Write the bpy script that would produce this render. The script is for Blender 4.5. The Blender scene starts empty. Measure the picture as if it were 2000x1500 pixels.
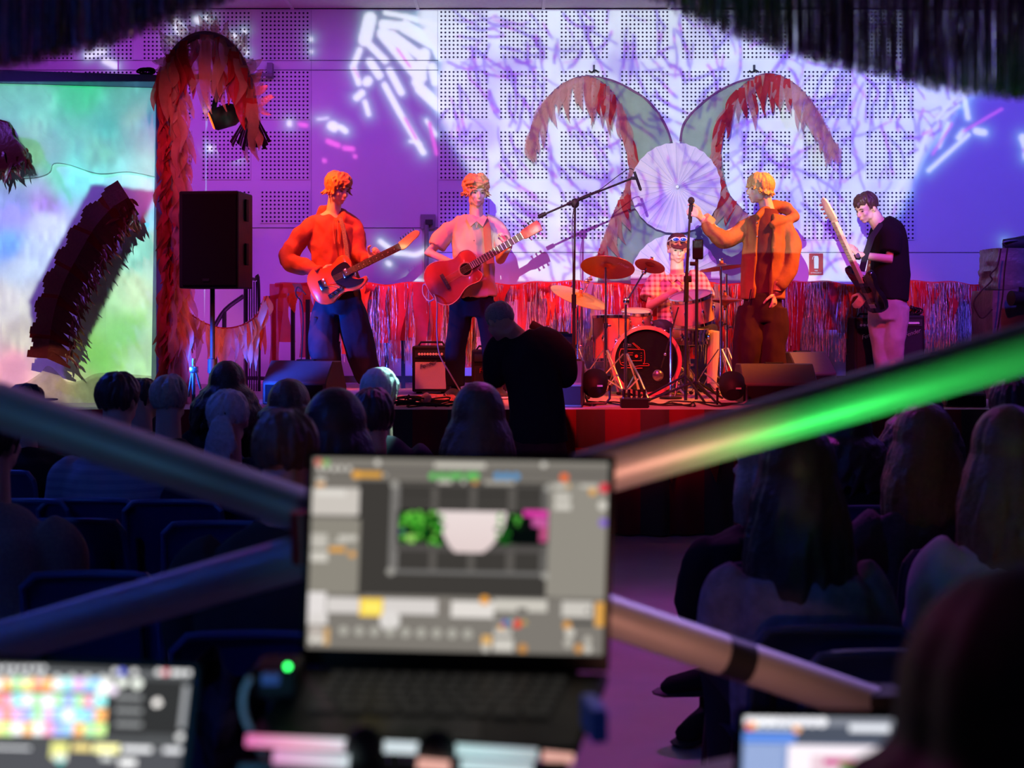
import bpy, bmesh, math, random
import numpy as np
from mathutils import Vector, Matrix, noise
PI = math.pi
random.seed(7)
C = bpy.context.scene.collection
SC = bpy.context.scene

# ------------------------------------------------------------------ camera, world, exposure
F = 2450.0            # focal length in pixels of the 2000 px wide frame
EYE = 1.6             # eye height (m)
HZ = 605.0            # picture row of the horizon
cam_d = bpy.data.cameras.new('camera'); cam = bpy.data.objects.new('camera', cam_d); C.objects.link(cam)
cam.location = (0, 0, EYE); cam.rotation_euler = (PI/2, 0, 0)
cam_d.sensor_width = 36; cam_d.lens = F/2000*36; cam_d.shift_y = (HZ-750)/2000
cam_d.clip_start = 0.05; cam_d.clip_end = 60
cam_d.dof.use_dof = True; cam_d.dof.focus_distance = 10.2; cam_d.dof.aperture_fstop = 3.0
SC.camera = cam
w = bpy.data.worlds.new('world'); SC.world = w; w.use_nodes = True
w.node_tree.nodes['Background'].inputs[0].default_value = (0.01, 0.012, 0.04, 1)
w.node_tree.nodes['Background'].inputs[1].default_value = 0.02
SC.view_settings.view_transform = 'Standard'; SC.view_settings.look = 'None'
SC.view_settings.exposure = 0.0; SC.view_settings.gamma = 1.0; SC.view_settings.use_curve_mapping = False
SC.cycles.max_bounces = 5; SC.cycles.diffuse_bounces = 2; SC.cycles.glossy_bounces = 2
SC.cycles.transparent_max_bounces = 12; SC.cycles.transmission_bounces = 3
SC.cycles.sample_clamp_indirect = 3; SC.cycles.use_denoising = True
SC.cycles.caustics_reflective = False; SC.cycles.caustics_refractive = False

def P(px, py, D):
    """the point at depth D (metres from the lens along the hall) that lies on the line of sight of a picture point"""
    return Vector(((px-1000)/F*D, D, EYE-(py-HZ)/F*D))

def spot(name, loc, aim, col, power, size=40, blend=0.5, radius=0.06):
    l = bpy.data.lights.new(name, 'SPOT'); l.color = col; l.energy = power; l.spot_size = math.radians(size)
    l.spot_blend = blend; l.shadow_soft_size = radius
    o = bpy.data.objects.new(name, l); C.objects.link(o); o.location = loc
    o.rotation_euler = (Vector(aim)-Vector(loc)).to_track_quat('-Z', 'Y').to_euler()
    return o

STAGE = 0.89; WALL = 12.0; FRONT = 8.9; CEIL = EYE+(HZ-18)/F*WALL
# stage lighting: violet washes on the wall, red and orange side light, blue floor light; added fill spots among them
spot('violet_wash', (-3.6, 10.0, 4.25), (-3.7, 12, 2.2), (0.50, 0.06, 1.0), 95, 130, 0.9, 0.15)
spot('violet_wash_inner', (-1.6, 10.0, 4.3), (-1.7, 12, 2.2), (0.42, 0.06, 1.0), 75, 120, 0.9, 0.15)
spot('magenta_uplight', (-2.6, 10.5, 0.95), (-2.7, 12, 2.2), (0.70, 0.06, 0.9), 34, 120, 0.9, 0.1)
spot('blue_wash', (4.2, 8.0, 4.1), (4.2, 12, 2.3), (0.12, 0.07, 1.0), 560, 92, 0.9, 0.15)
spot('centre_wash', (0.4, 8.0, 4.1), (0.4, 12, 2.3), (0.30, 0.06, 1.0), 200, 92, 0.9, 0.15)
spot('red_side_light_left', (-1.85, 8.9, 4.15), (-0.8, 10.2, 1.9), (1.0, 0.085, 0.012), 720, 48, 0.5, 0.08)
spot('orange_moving_head', (-2.05, 9.62, 3.08), (-1.0, 10.15, 2.15), (1.0, 0.15, 0.01), 120, 78, 0.6, 0.05)
spot('red_side_light_right', (3.9, 9.2, 4.1), (1.9, 10.2, 1.9), (1.0, 0.21, 0.008), 1700, 36, 0.6, 0.08)
spot('red_front_light', (0.3, 5.6, 4.2), (1.0, 10.4, 0.95), (1.0, 0.03, 0.05), 1900, 32, 0.7, 0.1)
spot('pink_front_light', (3.2, 6.0, 4.1), (2.9, 10.8, 1.4), (1.0, 0.05, 0.11), 700, 30, 0.7, 0.1)
spot('pink_left_light', (-3.0, 6.2, 4.1), (-1.5, 10.8, 1.4), (1.0, 0.05, 0.13), 200, 36, 0.7, 0.1)
spot('violet_screen_fill', (-5.0, 6.5, 4.2), (-3.5, 9.6, 2.0), (0.30, 0.10, 1.0), 320, 46, 0.9, 0.15)  # added fill, gives the unlit parts of the screen a violet tone
spot('bunting_fill', (-1.95, 8.75, 1.1), (-2.25, 9.85, 1.6), (1.0, 0.20, 0.06), 34, 62, 0.8, 0.04)  # unseen spot added to turn the bunting orange
spot('rose_arch_fill', (-1.6, 7.0, 4.0), (-2.35, 9.5, 2.9), (1.0, 0.22, 0.30), 170, 24, 0.8, 0.1)  # added fill that brightens the arch in pink, no fixture
spot('amber_kit_light', (-0.6, 7.6, 4.2), P(1200, 600, 10.3), (1.0, 0.55, 0.08), 330, 13, 0.8, 0.08)
spot('blue_floor_light', (-2.75, 8.7, 1.2), (-1.5, 9.95, 1.3), (0.01, 0.09, 1.0), 850, 42, 0.5, 0.06)
spot('blue_kit_light', (0.2, 8.75, 1.0), (1.1, 10.3, 1.2), (0.05, 0.12, 1.0), 45, 60, 0.5, 0.06)
spot('blue_hall_light', (-4.5, 7.6, 4.2), (-1.0, 4.6, 0.9), (0.03, 0.08, 1.0), 150, 84, 0.9, 0.2)
spot('blue_hall_rear_light', (-3.5, 0.0, 4.2), (-1.2, 4.9, 0.9), (0.03, 0.14, 1.0), 210, 70, 0.9, 0.2)
spot('violet_hall_light', (5.0, 8.0, 4.3), (1.6, 4.6, 0.8), (0.30, 0.09, 1.0), 60, 84, 0.9, 0.2)
spot('aisle_light', (0.6, 8.3, 4.3), (0.9, 5.2, 0.0), (0.72, 0.06, 0.80), 330, 50, 0.9, 0.2)
spot('teal_spot', (0.3, 7.4, 4.3), P(764, 730, 6.15), (0.4, 1.0, 0.85), 3600, 3.4, 0.5, 0.03)
spot('tinsel_back_fill', (2.2, 4.6, 3.6), (0.95, 2.3, 2.3), (0.55, 0.35, 1.0), 260, 60, 0.9, 0.1)  # added unseen spot, brightens the right tinsel from behind
spot('tinsel_magenta_fill', (-1.8, 4.4, 3.3), (-0.9, 2.3, 2.45), (0.9, 0.1, 0.45), 60, 36, 0.9, 0.1)  # added unseen spot, tints the left tinsel magenta
spot('green_tube_fill', P(1780, 1330, 1.42), P(1880, 740, 1.72), (0.05, 1.0, 0.14), 10, 125, 0.9, 0.02)  # unseen spot without fixture, added to colour the right tube green
spot('teal_tube_fill', P(260, 1560, 1.05), P(300, 990, 1.85), (0.10, 0.42, 0.75), 3.0, 84, 0.9, 0.04)  # unseen spot without fixture, added for teal on the left tubes
spot('warm_tube_fill_upper', P(1330, 1500, 1.25), P(1255, 925, 1.8), (1.0, 0.40, 0.28), 11.0, 50, 0.9, 0.03)  # added unseen fill, salmon tone on the upper tube beside the laptop
spot('warm_tube_fill', P(1390, 1560, 1.4), P(1350, 1150, 2.0), (1.0, 0.40, 0.28), 16, 80, 0.9, 0.03)  # added unseen fill, salmon tone on the lower right tube

# ------------------------------------------------------------------ materials
MATS = {}
def mat(name, col, rough=0.7, metal=0.0, var=0.12, scale=30, bump=0.15, alpha=1.0, trans=0.0, emit=None, estr=1.0, spec=0.5, coat=0.0):
    if name in MATS: return MATS[name]
    m = bpy.data.materials.new(name); m.use_nodes = True; nt = m.node_tree; b = nt.nodes['Principled BSDF']
    b.inputs['Roughness'].default_value = rough; b.inputs['Metallic'].default_value = metal
    b.inputs['Specular IOR Level'].default_value = spec if rough < .8 else .12; b.inputs['Coat Weight'].default_value = coat
    tc = nt.nodes.new('ShaderNodeTexCoord'); n = nt.nodes.new('ShaderNodeTexNoise'); n.inputs['Scale'].default_value = scale
    n.inputs['Detail'].default_value = 4
    nt.links.new(tc.outputs['Object'], n.inputs['Vector'])
    mx = nt.nodes.new('ShaderNodeMixRGB'); nt.links.new(n.outputs['Fac'], mx.inputs['Fac'])
    mx.inputs['Color1'].default_value = (*[max(0, c*(1-var)) for c in col], 1); mx.inputs['Color2'].default_value = (*[min(1, c*(1+var)) for c in col], 1)
    nt.links.new(mx.outputs[0], b.inputs['Base Color'])
    if bump:
        bp = nt.nodes.new('ShaderNodeBump'); bp.inputs['Strength'].default_value = bump; bp.inputs['Distance'].default_value = 0.01
        nt.links.new(n.outputs['Fac'], bp.inputs['Height']); nt.links.new(bp.outputs[0], b.inputs['Normal'])
    if emit:
        b.inputs['Emission Color'].default_value = (*emit, 1); b.inputs['Emission Strength'].default_value = estr
    if trans or alpha < 1:
        out = nt.nodes['Material Output']; last = b.outputs[0]
        if trans:
            t = nt.nodes.new('ShaderNodeBsdfTranslucent'); nt.links.new(mx.outputs[0], t.inputs[0])
            s = nt.nodes.new('ShaderNodeMixShader'); s.inputs[0].default_value = trans
            nt.links.new(last, s.inputs[1]); nt.links.new(t.outputs[0], s.inputs[2]); last = s.outputs[0]
        if alpha < 1:
            t = nt.nodes.new('ShaderNodeBsdfTransparent')
            s = nt.nodes.new('ShaderNodeMixShader'); s.inputs[0].default_value = alpha
            nt.links.new(t.outputs[0], s.inputs[1]); nt.links.new(last, s.inputs[2]); last = s.outputs[0]
        nt.links.new(last, out.inputs[0])
    MATS[name] = m; return m

def attr_mat(name, kind):
    """kind 'emit': a screen that shows the colour attribute; kind 'slide': film the projector shines through"""
    m = bpy.data.materials.new(name); m.use_nodes = True; nt = m.node_tree; nt.nodes.clear()
    out = nt.nodes.new('ShaderNodeOutputMaterial'); a = nt.nodes.new('ShaderNodeAttribute'); a.attribute_name = 'Col'
    if kind == 'emit':
        e = nt.nodes.new('ShaderNodeEmission'); nt.links.new(a.outputs['Color'], e.inputs[0]); e.inputs[1].default_value = 1.0
    else:
        e = nt.nodes.new('ShaderNodeBsdfTransparent'); nt.links.new(a.outputs['Color'], e.inputs[0])
    nt.links.new(e.outputs[0], out.inputs[0]); return m

def weave(name, c1, c2, scale, kind='check', rough=0.85):
    """plaid, stripes or checks: colour only"""
    if name in MATS: return MATS[name]
    m = mat(name, c1, rough); nt = m.node_tree; b = nt.nodes['Principled BSDF']
    tc = nt.nodes['Texture Coordinate']; sp = nt.nodes.new('ShaderNodeSeparateXYZ'); nt.links.new(tc.outputs['Object'], sp.inputs[0])
    def stripe(sock, width):
        a = nt.nodes.new('ShaderNodeMath'); a.operation = 'MULTIPLY'; a.inputs[1].default_value = scale; nt.links.new(sock, a.inputs[0])
        f = nt.nodes.new('ShaderNodeMath'); f.operation = 'FRACT'; nt.links.new(a.outputs[0], f.inputs[0])
        g = nt.nodes.new('ShaderNodeMath'); g.operation = 'LESS_THAN'; g.inputs[1].default_value = width; nt.links.new(f.outputs[0], g.inputs[0]); return g.outputs[0]
    fac = stripe(sp.outputs['Z'], 0.45)
    if kind != 'stripe':
        s2 = stripe(sp.outputs['X'], 0.45)
        ad = nt.nodes.new('ShaderNodeMath'); ad.operation = 'ADD'; nt.links.new(fac, ad.inputs[0]); nt.links.new(s2, ad.inputs[1])
        mu = nt.nodes.new('ShaderNodeMath'); mu.operation = 'MULTIPLY'; mu.inputs[1].default_value = 0.5; nt.links.new(ad.outputs[0], mu.inputs[0]); fac = mu.outputs[0]
    mx = nt.nodes.new('ShaderNodeMixRGB'); nt.links.new(fac, mx.inputs[0]); mx.inputs[1].default_value = (*c1, 1); mx.inputs[2].default_value = (*c2, 1)
    nt.links.new(mx.outputs[0], b.inputs['Base Color']); return m

M = dict(
    black=mat('black_plastic', (0.010, 0.010, 0.012), 0.6, spec=.22), matte=mat('matte_black', (0.01, 0.01, 0.012), 0.9),
    grille=mat('speaker_grille', (0.010, 0.010, 0.014), 0.8, 0.0, 0.5, 300, 0.5, spec=.15),
    chrome=mat('chrome', (0.8, 0.8, 0.82), 0.16, 1.0, 0.05, 60, 0.02), steel=mat('dark_steel', (0.04, 0.04, 0.045), 0.4, 0.7),
    skin=mat('skin', (0.72, 0.46, 0.36), 0.55, 0, 0.08, 40, 0.08), skin2=mat('tanned_skin', (0.6, 0.36, 0.27), 0.6, 0, 0.08, 40, 0.08),
    wood=mat('raw_wood', (0.35, 0.2, 0.1), 0.6), white=mat('white_paint', (0.75, 0.75, 0.76), 0.7),
    dark=mat('charcoal_cloth', (0.03, 0.03, 0.035), 0.9), red=mat('red_chiffon', (0.62, 0.05, 0.035), 0.8, 0, 0.3, 12, 0.2, 0.82, 0.35),
    rubber=mat('rubber', (0.02, 0.02, 0.02), 0.8))

# ------------------------------------------------------------------ object helpers
def offset(parent):
    v = Vector((0, 0, 0))
    while parent is not None: v += parent.location; parent = parent.parent
    return v
def link_mesh(name, me, m, parent=None, smooth=True, local=False):
    if smooth: me.polygons.foreach_set('use_smooth', [True]*len(me.polygons))
    o = bpy.data.objects.new(name, me); C.objects.link(o)
    if m is not None and not me.materials: me.materials.append(m)
    if parent is not None:
        if not local: me.transform(Matrix.Translation(-offset(parent)))
        o.parent = parent
    return o
def obj(name, bm, m, parent=None, smooth=False, local=False):
    me = bpy.data.meshes.new(name); bmesh.ops.recalc_face_normals(bm, faces=bm.faces); bm.to_mesh(me); bm.free()
    o = link_mesh(name, me, m, parent, False, local)
    if smooth:
        me.polygons.foreach_set('use_smooth', [True]*len(me.polygons))
        try: me.set_sharp_from_angle(angle=math.radians(38))
        except Exception: pass
    return o
def thing(name, label, cat, loc=(0, 0, 0), group=None):
    o = bpy.data.objects.new(name, None); C.objects.link(o); o.location = loc; o.empty_display_size = 0.1
    o['label'] = label; o['category'] = cat
    if group: o['group'] = group
    return o
def tag(o, label, cat, group=None, kind=None):
    o['label'] = label; o['category'] = cat
    if group: o['group'] = group
    if kind: o['kind'] = kind
    return o
def struct(name, bm, m, smooth=False):
    o = obj(name, bm, m, None, smooth); o['kind'] = 'structure'; return o
def copy_tree(o, parent=None):
    c = o.copy(); C.objects.link(c)
    if parent is not None: c.parent = parent
    for ch in list(o.children): copy_tree(ch, c)
    return c

def frame(z, hint=Vector((0, 0, 1))):
    z = z.normalized(); x = hint.cross(z)
    if x.length < 1e-4: x = Vector((1, 0, 0)).cross(z)
    if x.length < 1e-4: x = Vector((0, 1, 0)).cross(z)
    x.normalize(); return x, z.cross(x).normalized(), z
def rotm(x, y, z): return Matrix((x, y, z)).transposed()

def box(bm, c, s, R=None, bev=0.0):
    mtx = Matrix.Translation(Vector(c)) @ (R.to_4x4() if R else Matrix()) @ Matrix.Diagonal((s[0], s[1], s[2], 1))
    g = bmesh.ops.create_cube(bm, size=1, matrix=mtx)
    if bev:
        es = list({e for v in g['verts'] for e in v.link_edges})
        bmesh.ops.bevel(bm, geom=es, offset=bev, segments=2, affect='EDGES', profile=0.5)
    return bm
def BX(c, s, R=None, bev=0.0): return box(bmesh.new(), c, s, R, bev)
def ball(bm, c, r, R=None, seg=12):
    if not hasattr(r, '__len__'): r = (r, r, r)
    bmesh.ops.create_uvsphere(bm, u_segments=seg, v_segments=max(6, seg*2//3), radius=1, matrix=Matrix.Translation(Vector(c)) @ (R.to_4x4() if R else Matrix()) @ Matrix.Diagonal((r[0], r[1], r[2], 1)))
    return bm
def tube(bm, pts, rad, seg=10, flat=None, side=None, cap=True):
    """swept ring tube; rad a number or one per point; flat scales the ring across 'side'"""
    pts = [Vector(p) for p in pts]; n = len(pts)
    if not hasattr(rad, '__len__'): rad = [rad]*n
    hint = Vector(side) if side is not None else None
    prev = None; rings = []
    for i, p in enumerate(pts):
        t = (pts[min(i+1, n-1)]-pts[max(i-1, 0)])
        if t.length < 1e-7: t = Vector((0, 0, 1))
        t.normalize()
        if hint is not None:
            x = (hint-t*hint.dot(t))
            x = x.normalized() if x.length > 1e-4 else frame(t)[0]
        elif prev is None: x = frame(t)[0]
        else:
            x = prev-t*prev.dot(t); x = x.normalized() if x.length > 1e-5 else frame(t)[0]
        prev = x; y = t.cross(x)
        fl = flat[i] if hasattr(flat, '__len__') else (flat or 1.0)
        rings.append([bm.verts.new(p+x*(math.cos(2*PI*k/seg)*rad[i])+y*(math.sin(2*PI*k/seg)*rad[i]*fl)) for k in range(seg)])
    for a, b in zip(rings, rings[1:]):
        for k in range(seg): bm.faces.new((a[k], a[(k+1) % seg], b[(k+1) % seg], b[k]))
    if cap: bm.faces.new(rings[0][::-1]); bm.faces.new(rings[-1])
    return bm
def TB(pts, rad, seg=10, **k): return tube(bmesh.new(), pts, rad, seg, **k)
def lathe(bm, prof, R=Matrix.Identity(3), c=(0, 0, 0), seg=32):
    """prof: (radius, height) pairs round local z"""
    c = Vector(c); rings = []
    for r, h in prof:
        if r < 1e-6: rings.append([bm.verts.new(c+R @ Vector((0, 0, h)))])
        else: rings.append([bm.verts.new(c+R @ Vector((r*math.cos(2*PI*k/seg), r*math.sin(2*PI*k/seg), h))) for k in range(seg)])
    for a, b in zip(rings, rings[1:]):
        for k in range(seg):
            if len(a) == 1 and len(b) == 1: continue
            if len(a) == 1: bm.faces.new((a[0], b[k], b[(k+1) % seg]))
            elif len(b) == 1: bm.faces.new((a[k], a[(k+1) % seg], b[0]))
            else: bm.faces.new((a[k], a[(k+1) % seg], b[(k+1) % seg], b[k]))
    return bm
def LT(*a, **k): return lathe(bmesh.new(), *a, **k)
def prism(bm, pts2, c, R, th, bev=0.0):
    """flat outline (local x,y) of thickness th about local z"""
    c = Vector(c); f = [bm.verts.new(c+R @ Vector((x, y, th/2))) for x, y in pts2]; b = [bm.verts.new(c+R @ Vector((x, y, -th/2))) for x, y in pts2]
    n = len(pts2); ff = bm.faces.new(f); fb = bm.faces.new(b[::-1])
    for k in range(n): bm.faces.new((f[k], b[k], b[(k+1) % n], f[(k+1) % n]))
    if bev: bmesh.ops.bevel(bm, geom=list(ff.edges)+list(fb.edges), offset=bev, segments=2, affect='EDGES', profile=0.5)
    return bm
def smooth_pts(pts, n=6, closed=False):
    """Catmull-Rom through the points"""
    dim = len(pts[0]); out = []; m = len(pts)
    rng = range(m) if closed else range(m-1)
    for i in rng:
        p = [pts[(i+k-1) % m] if closed else pts[min(max(i+k-1, 0), m-1)] for k in range(4)]
        for s in range(n):
            t = s/n
            out.append(tuple(0.5*((2*p[1][d])+(-p[0][d]+p[2][d])*t+(2*p[0][d]-5*p[1][d]+4*p[2][d]-p[3][d])*t*t+(-p[0][d]+3*p[1][d]-3*p[2][d]+p[3][d])*t**3) for d in range(dim)))
    if not closed: out.append(tuple(pts[-1]))
    return out
def solid(name, bm, m, parent, voxel=0.01, smooth=4, fold=0.0, freq=9.0, seed=0, stretch=(1, 1, 0.5)):
    """fuse overlapping closed shapes into ONE continuous skin"""
    me = bpy.data.meshes.new('tmp'); bm.to_mesh(me); bm.free()
    o = bpy.data.objects.new('tmp', me); C.objects.link(o)
    r = o.modifiers.new('r', 'REMESH'); r.mode = 'VOXEL'; r.voxel_size = voxel
    if smooth:
        s = o.modifiers.new('s', 'SMOOTH'); s.iterations = smooth; s.factor = 0.5
    dg = bpy.context.evaluated_depsgraph_get(); ev = o.evaluated_get(dg); nm = bpy.data.meshes.new_from_object(ev)
    bpy.data.objects.remove(o); bpy.data.meshes.remove(me)
    nm.name = name
    if fold:
        k = len(nm.vertices); co = np.empty(k*3, 'f'); nm.vertices.foreach_get('co', co); no = np.empty(k*3, 'f'); nm.vertices.foreach_get('normal', no)
        co = co.reshape(-1, 3); no = no.reshape(-1, 3); d = np.empty(k, 'f'); sx, sy, sz = stretch
        for i in range(k):
            x, y, z = co[i]
            v = noise.noise((x*freq*sx+seed*3.1, y*freq*sy, z*freq*sz+seed)); v2 = noise.noise((x*freq*2.3+5, y*freq*2.3, z*freq*1.6+seed))
            d[i] = (1-abs(v)*2.4)*0.7+v2*0.5
        co += no*(d*fold)[:, None]; nm.vertices.foreach_set('co', co.reshape(-1)); nm.update()
    nm.materials.clear()
    return link_mesh(name, nm, m, parent, True)
def text(name, s, size, c, R, m, parent, depth=0.002, shear=0.0):
    cu = bpy.data.curves.new('t', 'FONT'); cu.body = s; cu.size = size; cu.extrude = depth; cu.shear = shear; cu.align_x = 'CENTER'; cu.align_y = 'CENTER'
    o = bpy.data.objects.new('t', cu); C.objects.link(o); dg = bpy.context.evaluated_depsgraph_get()
    me = bpy.data.meshes.new_from_object(o.evaluated_get(dg)); bpy.data.objects.remove(o)
    me.transform(Matrix.Translation(Vector(c)) @ R.to_4x4()); me.materials.clear()
    return link_mesh(name, me, m, parent, False)
FACE = rotm(Vector((1, 0, 0)), Vector((0, 0, 1)), Vector((0, -1, 0)))     # local x right, y up, z towards the audience
def colour_grid(name, img, corner, m, parent, per_face):
    """mesh grid whose colour attribute is img (h,w,3 linear); corner(u,v) gives world points"""
    h, wd = img.shape[:2]
    if per_face: nu, nv = wd+1, h+1
    else: nu, nv = wd, h
    u = np.linspace(0, 1, nu); v = np.linspace(0, 1, nv); U, V = np.meshgrid(u, v)
    co = corner(U.reshape(-1), V.reshape(-1))
    me = bpy.data.meshes.new(name); idx = np.arange(nu*nv).reshape(nv, nu)
    q = np.stack([idx[:-1, :-1], idx[1:, :-1], idx[1:, 1:], idx[:-1, 1:]], -1).reshape(-1, 4); nf = len(q)
    me.vertices.add(nu*nv); me.vertices.foreach_set('co', co.reshape(-1).astype('f'))
    me.loops.add(nf*4); me.loops.foreach_set('vertex_index', q.reshape(-1).astype('i'))
    me.polygons.add(nf); me.polygons.foreach_set('loop_start', np.arange(0, nf*4, 4, dtype='i')); me.update(calc_edges=True)
    if per_face:
        a = me.attributes.new('Col', 'FLOAT_COLOR', 'CORNER'); col = np.repeat(img.reshape(-1, 3), 4, axis=0)
    else:
        a = me.attributes.new('Col', 'FLOAT_COLOR', 'POINT'); col = img.reshape(-1, 3)
    a.data.foreach_set('color', np.concatenate([col, np.ones((len(col), 1))], 1).reshape(-1).astype('f'))
    return link_mesh(name, me, m, parent, False)
def lin(c): c = np.asarray(c, float)/255.0; return np.where(c <= 0.04045, c/12.92, ((c+0.055)/1.055)**2.4)
def blur(a, r):
    k = np.exp(-0.5*(np.arange(-3*r, 3*r+1)/max(r, 0.1))**2); k /= k.sum()
    p = np.pad(a, [(3*r, 3*r), (0, 0)]+[(0, 0)]*(a.ndim-2), mode='edge'); a = sum(k[i]*p[i:i+a.shape[0]] for i in range(len(k)))
    p = np.pad(a, [(0, 0), (3*r, 3*r)]+[(0, 0)]*(a.ndim-2), mode='edge'); return sum(k[i]*p[:, i:i+a.shape[1]] for i in range(len(k)))
def vnoise(X, Y, s, seed):
    rs = np.random.RandomState(seed); g = rs.rand(64, 64); x = X/s+seed*1.7; y = Y/s+seed*0.9; xi = np.floor(x).astype(int); yi = np.floor(y).astype(int)
    fx = x-xi; fy = y-yi; fx = fx*fx*(3-2*fx); fy = fy*fy*(3-2*fy); a = lambda i, j: g[(yi+j) % 64, (xi+i) % 64]
    return (a(0, 0)*(1-fx)+a(1, 0)*fx)*(1-fy)+(a(0, 1)*(1-fx)+a(1, 1)*fx)*fy

# ------------------------------------------------------------------ the hall
X0, X1, Y0 = -7.0, 7.0, -2.5
floor_m = mat('vinyl_floor', (0.42, 0.36, 0.36), 0.38, 0, 0.25, 3, 0.05)
struct('floor', BX((0, (Y0+WALL)/2, -0.05), (X1-X0, WALL-Y0, 0.1)), floor_m)
wall_m = mat('painted_wall', (0.78, 0.76, 0.8), 0.85, 0, 0.03, 5, 0.03)
struct('wall_back', BX((0, WALL+0.1, CEIL/2), (X1-X0, 0.2, CEIL)), wall_m)
side_m = mat('side_wall_paint', (0.2, 0.19, 0.22), 0.9)
struct('wall_left', BX((X0-0.1, (Y0+WALL)/2, CEIL/2), (0.2, WALL-Y0, CEIL)), side_m)
struct('wall_right', BX((X1+0.1, (Y0+WALL)/2, CEIL/2), (0.2, WALL-Y0, CEIL)), side_m)
struct('wall_front', BX((0, Y0-0.1, CEIL/2), (X1-X0, 0.2, CEIL)), side_m)
struct('ceiling', BX((0, (Y0+WALL)/2, CEIL+0.06), (X1-X0, WALL-Y0, 0.1)), mat('ceiling_board', (0.7, 0.7, 0.72), 0.9))
bm = bmesh.new()
for k in range(-6, 7): box(bm, (k*1.2+0.3, 9.0, CEIL+0.004), (0.03, 6.0, 0.012))
for k in range(5): box(bm, (0, 6.4+k*1.25, CEIL+0.005), (13.9, 0.03, 0.01))
struct('trim_1', bm, M['white'])
# joints in the wall lining (dark shadow gaps)
gap = mat('shadow_gap', (0.12, 0.1, 0.14), 0.9)
k = 1
for (a, b, y) in ((0, 856, 445), (856, 2300, 493), (-300, 856, 118), (-300, 856, 137)):
    k += 1; p, q = P(a, y, WALL), P(b, y, WALL); struct('trim_%d' % k, BX(((p.x+q.x)/2, WALL-0.002, p.z), (q.x-p.x, 0.006, 0.006)), gap)
for x in (608, 855):
    k += 1; p, q = P(x, 20, WALL), P(x, 552, WALL); struct('trim_%d' % k, BX((p.x, WALL-0.001, (p.z+q.z)/2), (0.004, 0.004, p.z-q.z)), mat('fine_joint', (0.4, 0.36, 0.45), 0.9))
# perforated acoustic panels
def perf_mat(name, pitch):
    m = mat(name, (0.78, 0.76, 0.8), 0.85, 0, 0.03, 5, 0.0); nt = m.node_tree; b = nt.nodes['Principled BSDF']
    tc = nt.nodes['Texture Coordinate']; sp = nt.nodes.new('ShaderNodeSeparateXYZ'); nt.links.new(tc.outputs['Object'], sp.inputs[0]); sq = []
    for ax in 'XZ':
        a = nt.nodes.new('ShaderNodeMath'); a.operation = 'DIVIDE'; a.inputs[1].default_value = pitch; nt.links.new(sp.outputs[ax], a.inputs[0])
        f = nt.nodes.new('ShaderNodeMath'); f.operation = 'FRACT'; nt.links.new(a.outputs[0], f.inputs[0])
        s = nt.nodes.new('ShaderNodeMath'); s.operation = 'SUBTRACT'; s.inputs[1].default_value = 0.5; nt.links.new(f.outputs[0], s.inputs[0])
        p = nt.nodes.new('ShaderNodeMath'); p.operation = 'POWER'; p.inputs[1].default_value = 2; nt.links.new(s.outputs[0], p.inputs[0]); sq.append(p.outputs[0])
    ad = nt.nodes.new('ShaderNodeMath'); ad.operation = 'ADD'; nt.links.new(sq[0], ad.inputs[0]); nt.links.new(sq[1], ad.inputs[1])
    rp = nt.nodes.new('ShaderNodeMapRange'); rp.inputs['From Min'].default_value = 0.05; rp.inputs['From Max'].default_value = 0.075; nt.links.new(ad.outputs[0], rp.inputs['Value'])
    mx = nt.nodes.new('ShaderNodeMixRGB'); nt.links.new(rp.outputs[0], mx.inputs[0]); mx.inputs[1].default_value = (0.03, 0.02, 0.05, 1)
    old = b.inputs['Base Color'].links[0].from_socket; nt.links.new(old, mx.inputs[2]); nt.links.new(mx.outputs[0], b.inputs['Base Color']); return m
PW = 96/F*WALL; PITCH = PW/12; pm = perf_mat('perforated_board', PITCH)
wallback = bpy.data.objects['wall_back']
pan = {}
def panel(px, py, rows):
    if rows not in pan:
        me = bpy.data.meshes.new('perforated_panel'); b = bmesh.new(); box(b, (PW/2, 0, -PITCH*rows/2), (PW, 0.016, PITCH*rows)); b.to_mesh(me); b.free(); me.materials.append(pm); pan[rows] = me
    o = bpy.data.objects.new('perforated_panel', pan[rows]); C.objects.link(o); o.parent = wallback
    p = P(px, py, WALL); o.location = (p.x, WALL-0.002, p.z)
for cx in (-68, 48, 164, 279, 394, 509):
    for py, rows in ((22, 12), (138, 12), (255, 12), (372, 8)): panel(cx, py, rows)
for cx in (858, 975, 1093, 1211, 1330, 1449, 1568, 1690):
    for py in (20, 137, 255, 373): panel(cx, py, 12)

# ------------------------------------------------------------------ stage
stage_m = mat('stage_deck', (0.42, 0.36, 0.33), 0.55, 0, 0.3, 6, 0.1)
t = thing('stage', 'low stage deck across the end of the hall with dark draped front', 'stage', (0, (FRONT+WALL)/2, 0))
obj('deck', BX((0.9, (FRONT+WALL)/2, STAGE-0.03), (11.6, WALL-FRONT-0.02, 0.06)), stage_m, t)
obj('riser', BX((0.9, (FRONT+WALL)/2+0.1, (STAGE-0.07)/2), (11.5, WALL-FRONT-0.3, STAGE-0.075)), M['matte'], t)
skirt_m = weave('stage_skirt_cloth', (0.20, 0.022, 0.022), (0.07, 0.05, 0.035), 2.2, 'stripe')
nt = skirt_m.node_tree
for l in list(nt.links):
    if l.from_socket.name == 'Z' : nt.links.new(l.from_node.outputs['X'], l.to_socket)
bm = bmesh.new(); n = 620; top = []; bot = []
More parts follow.
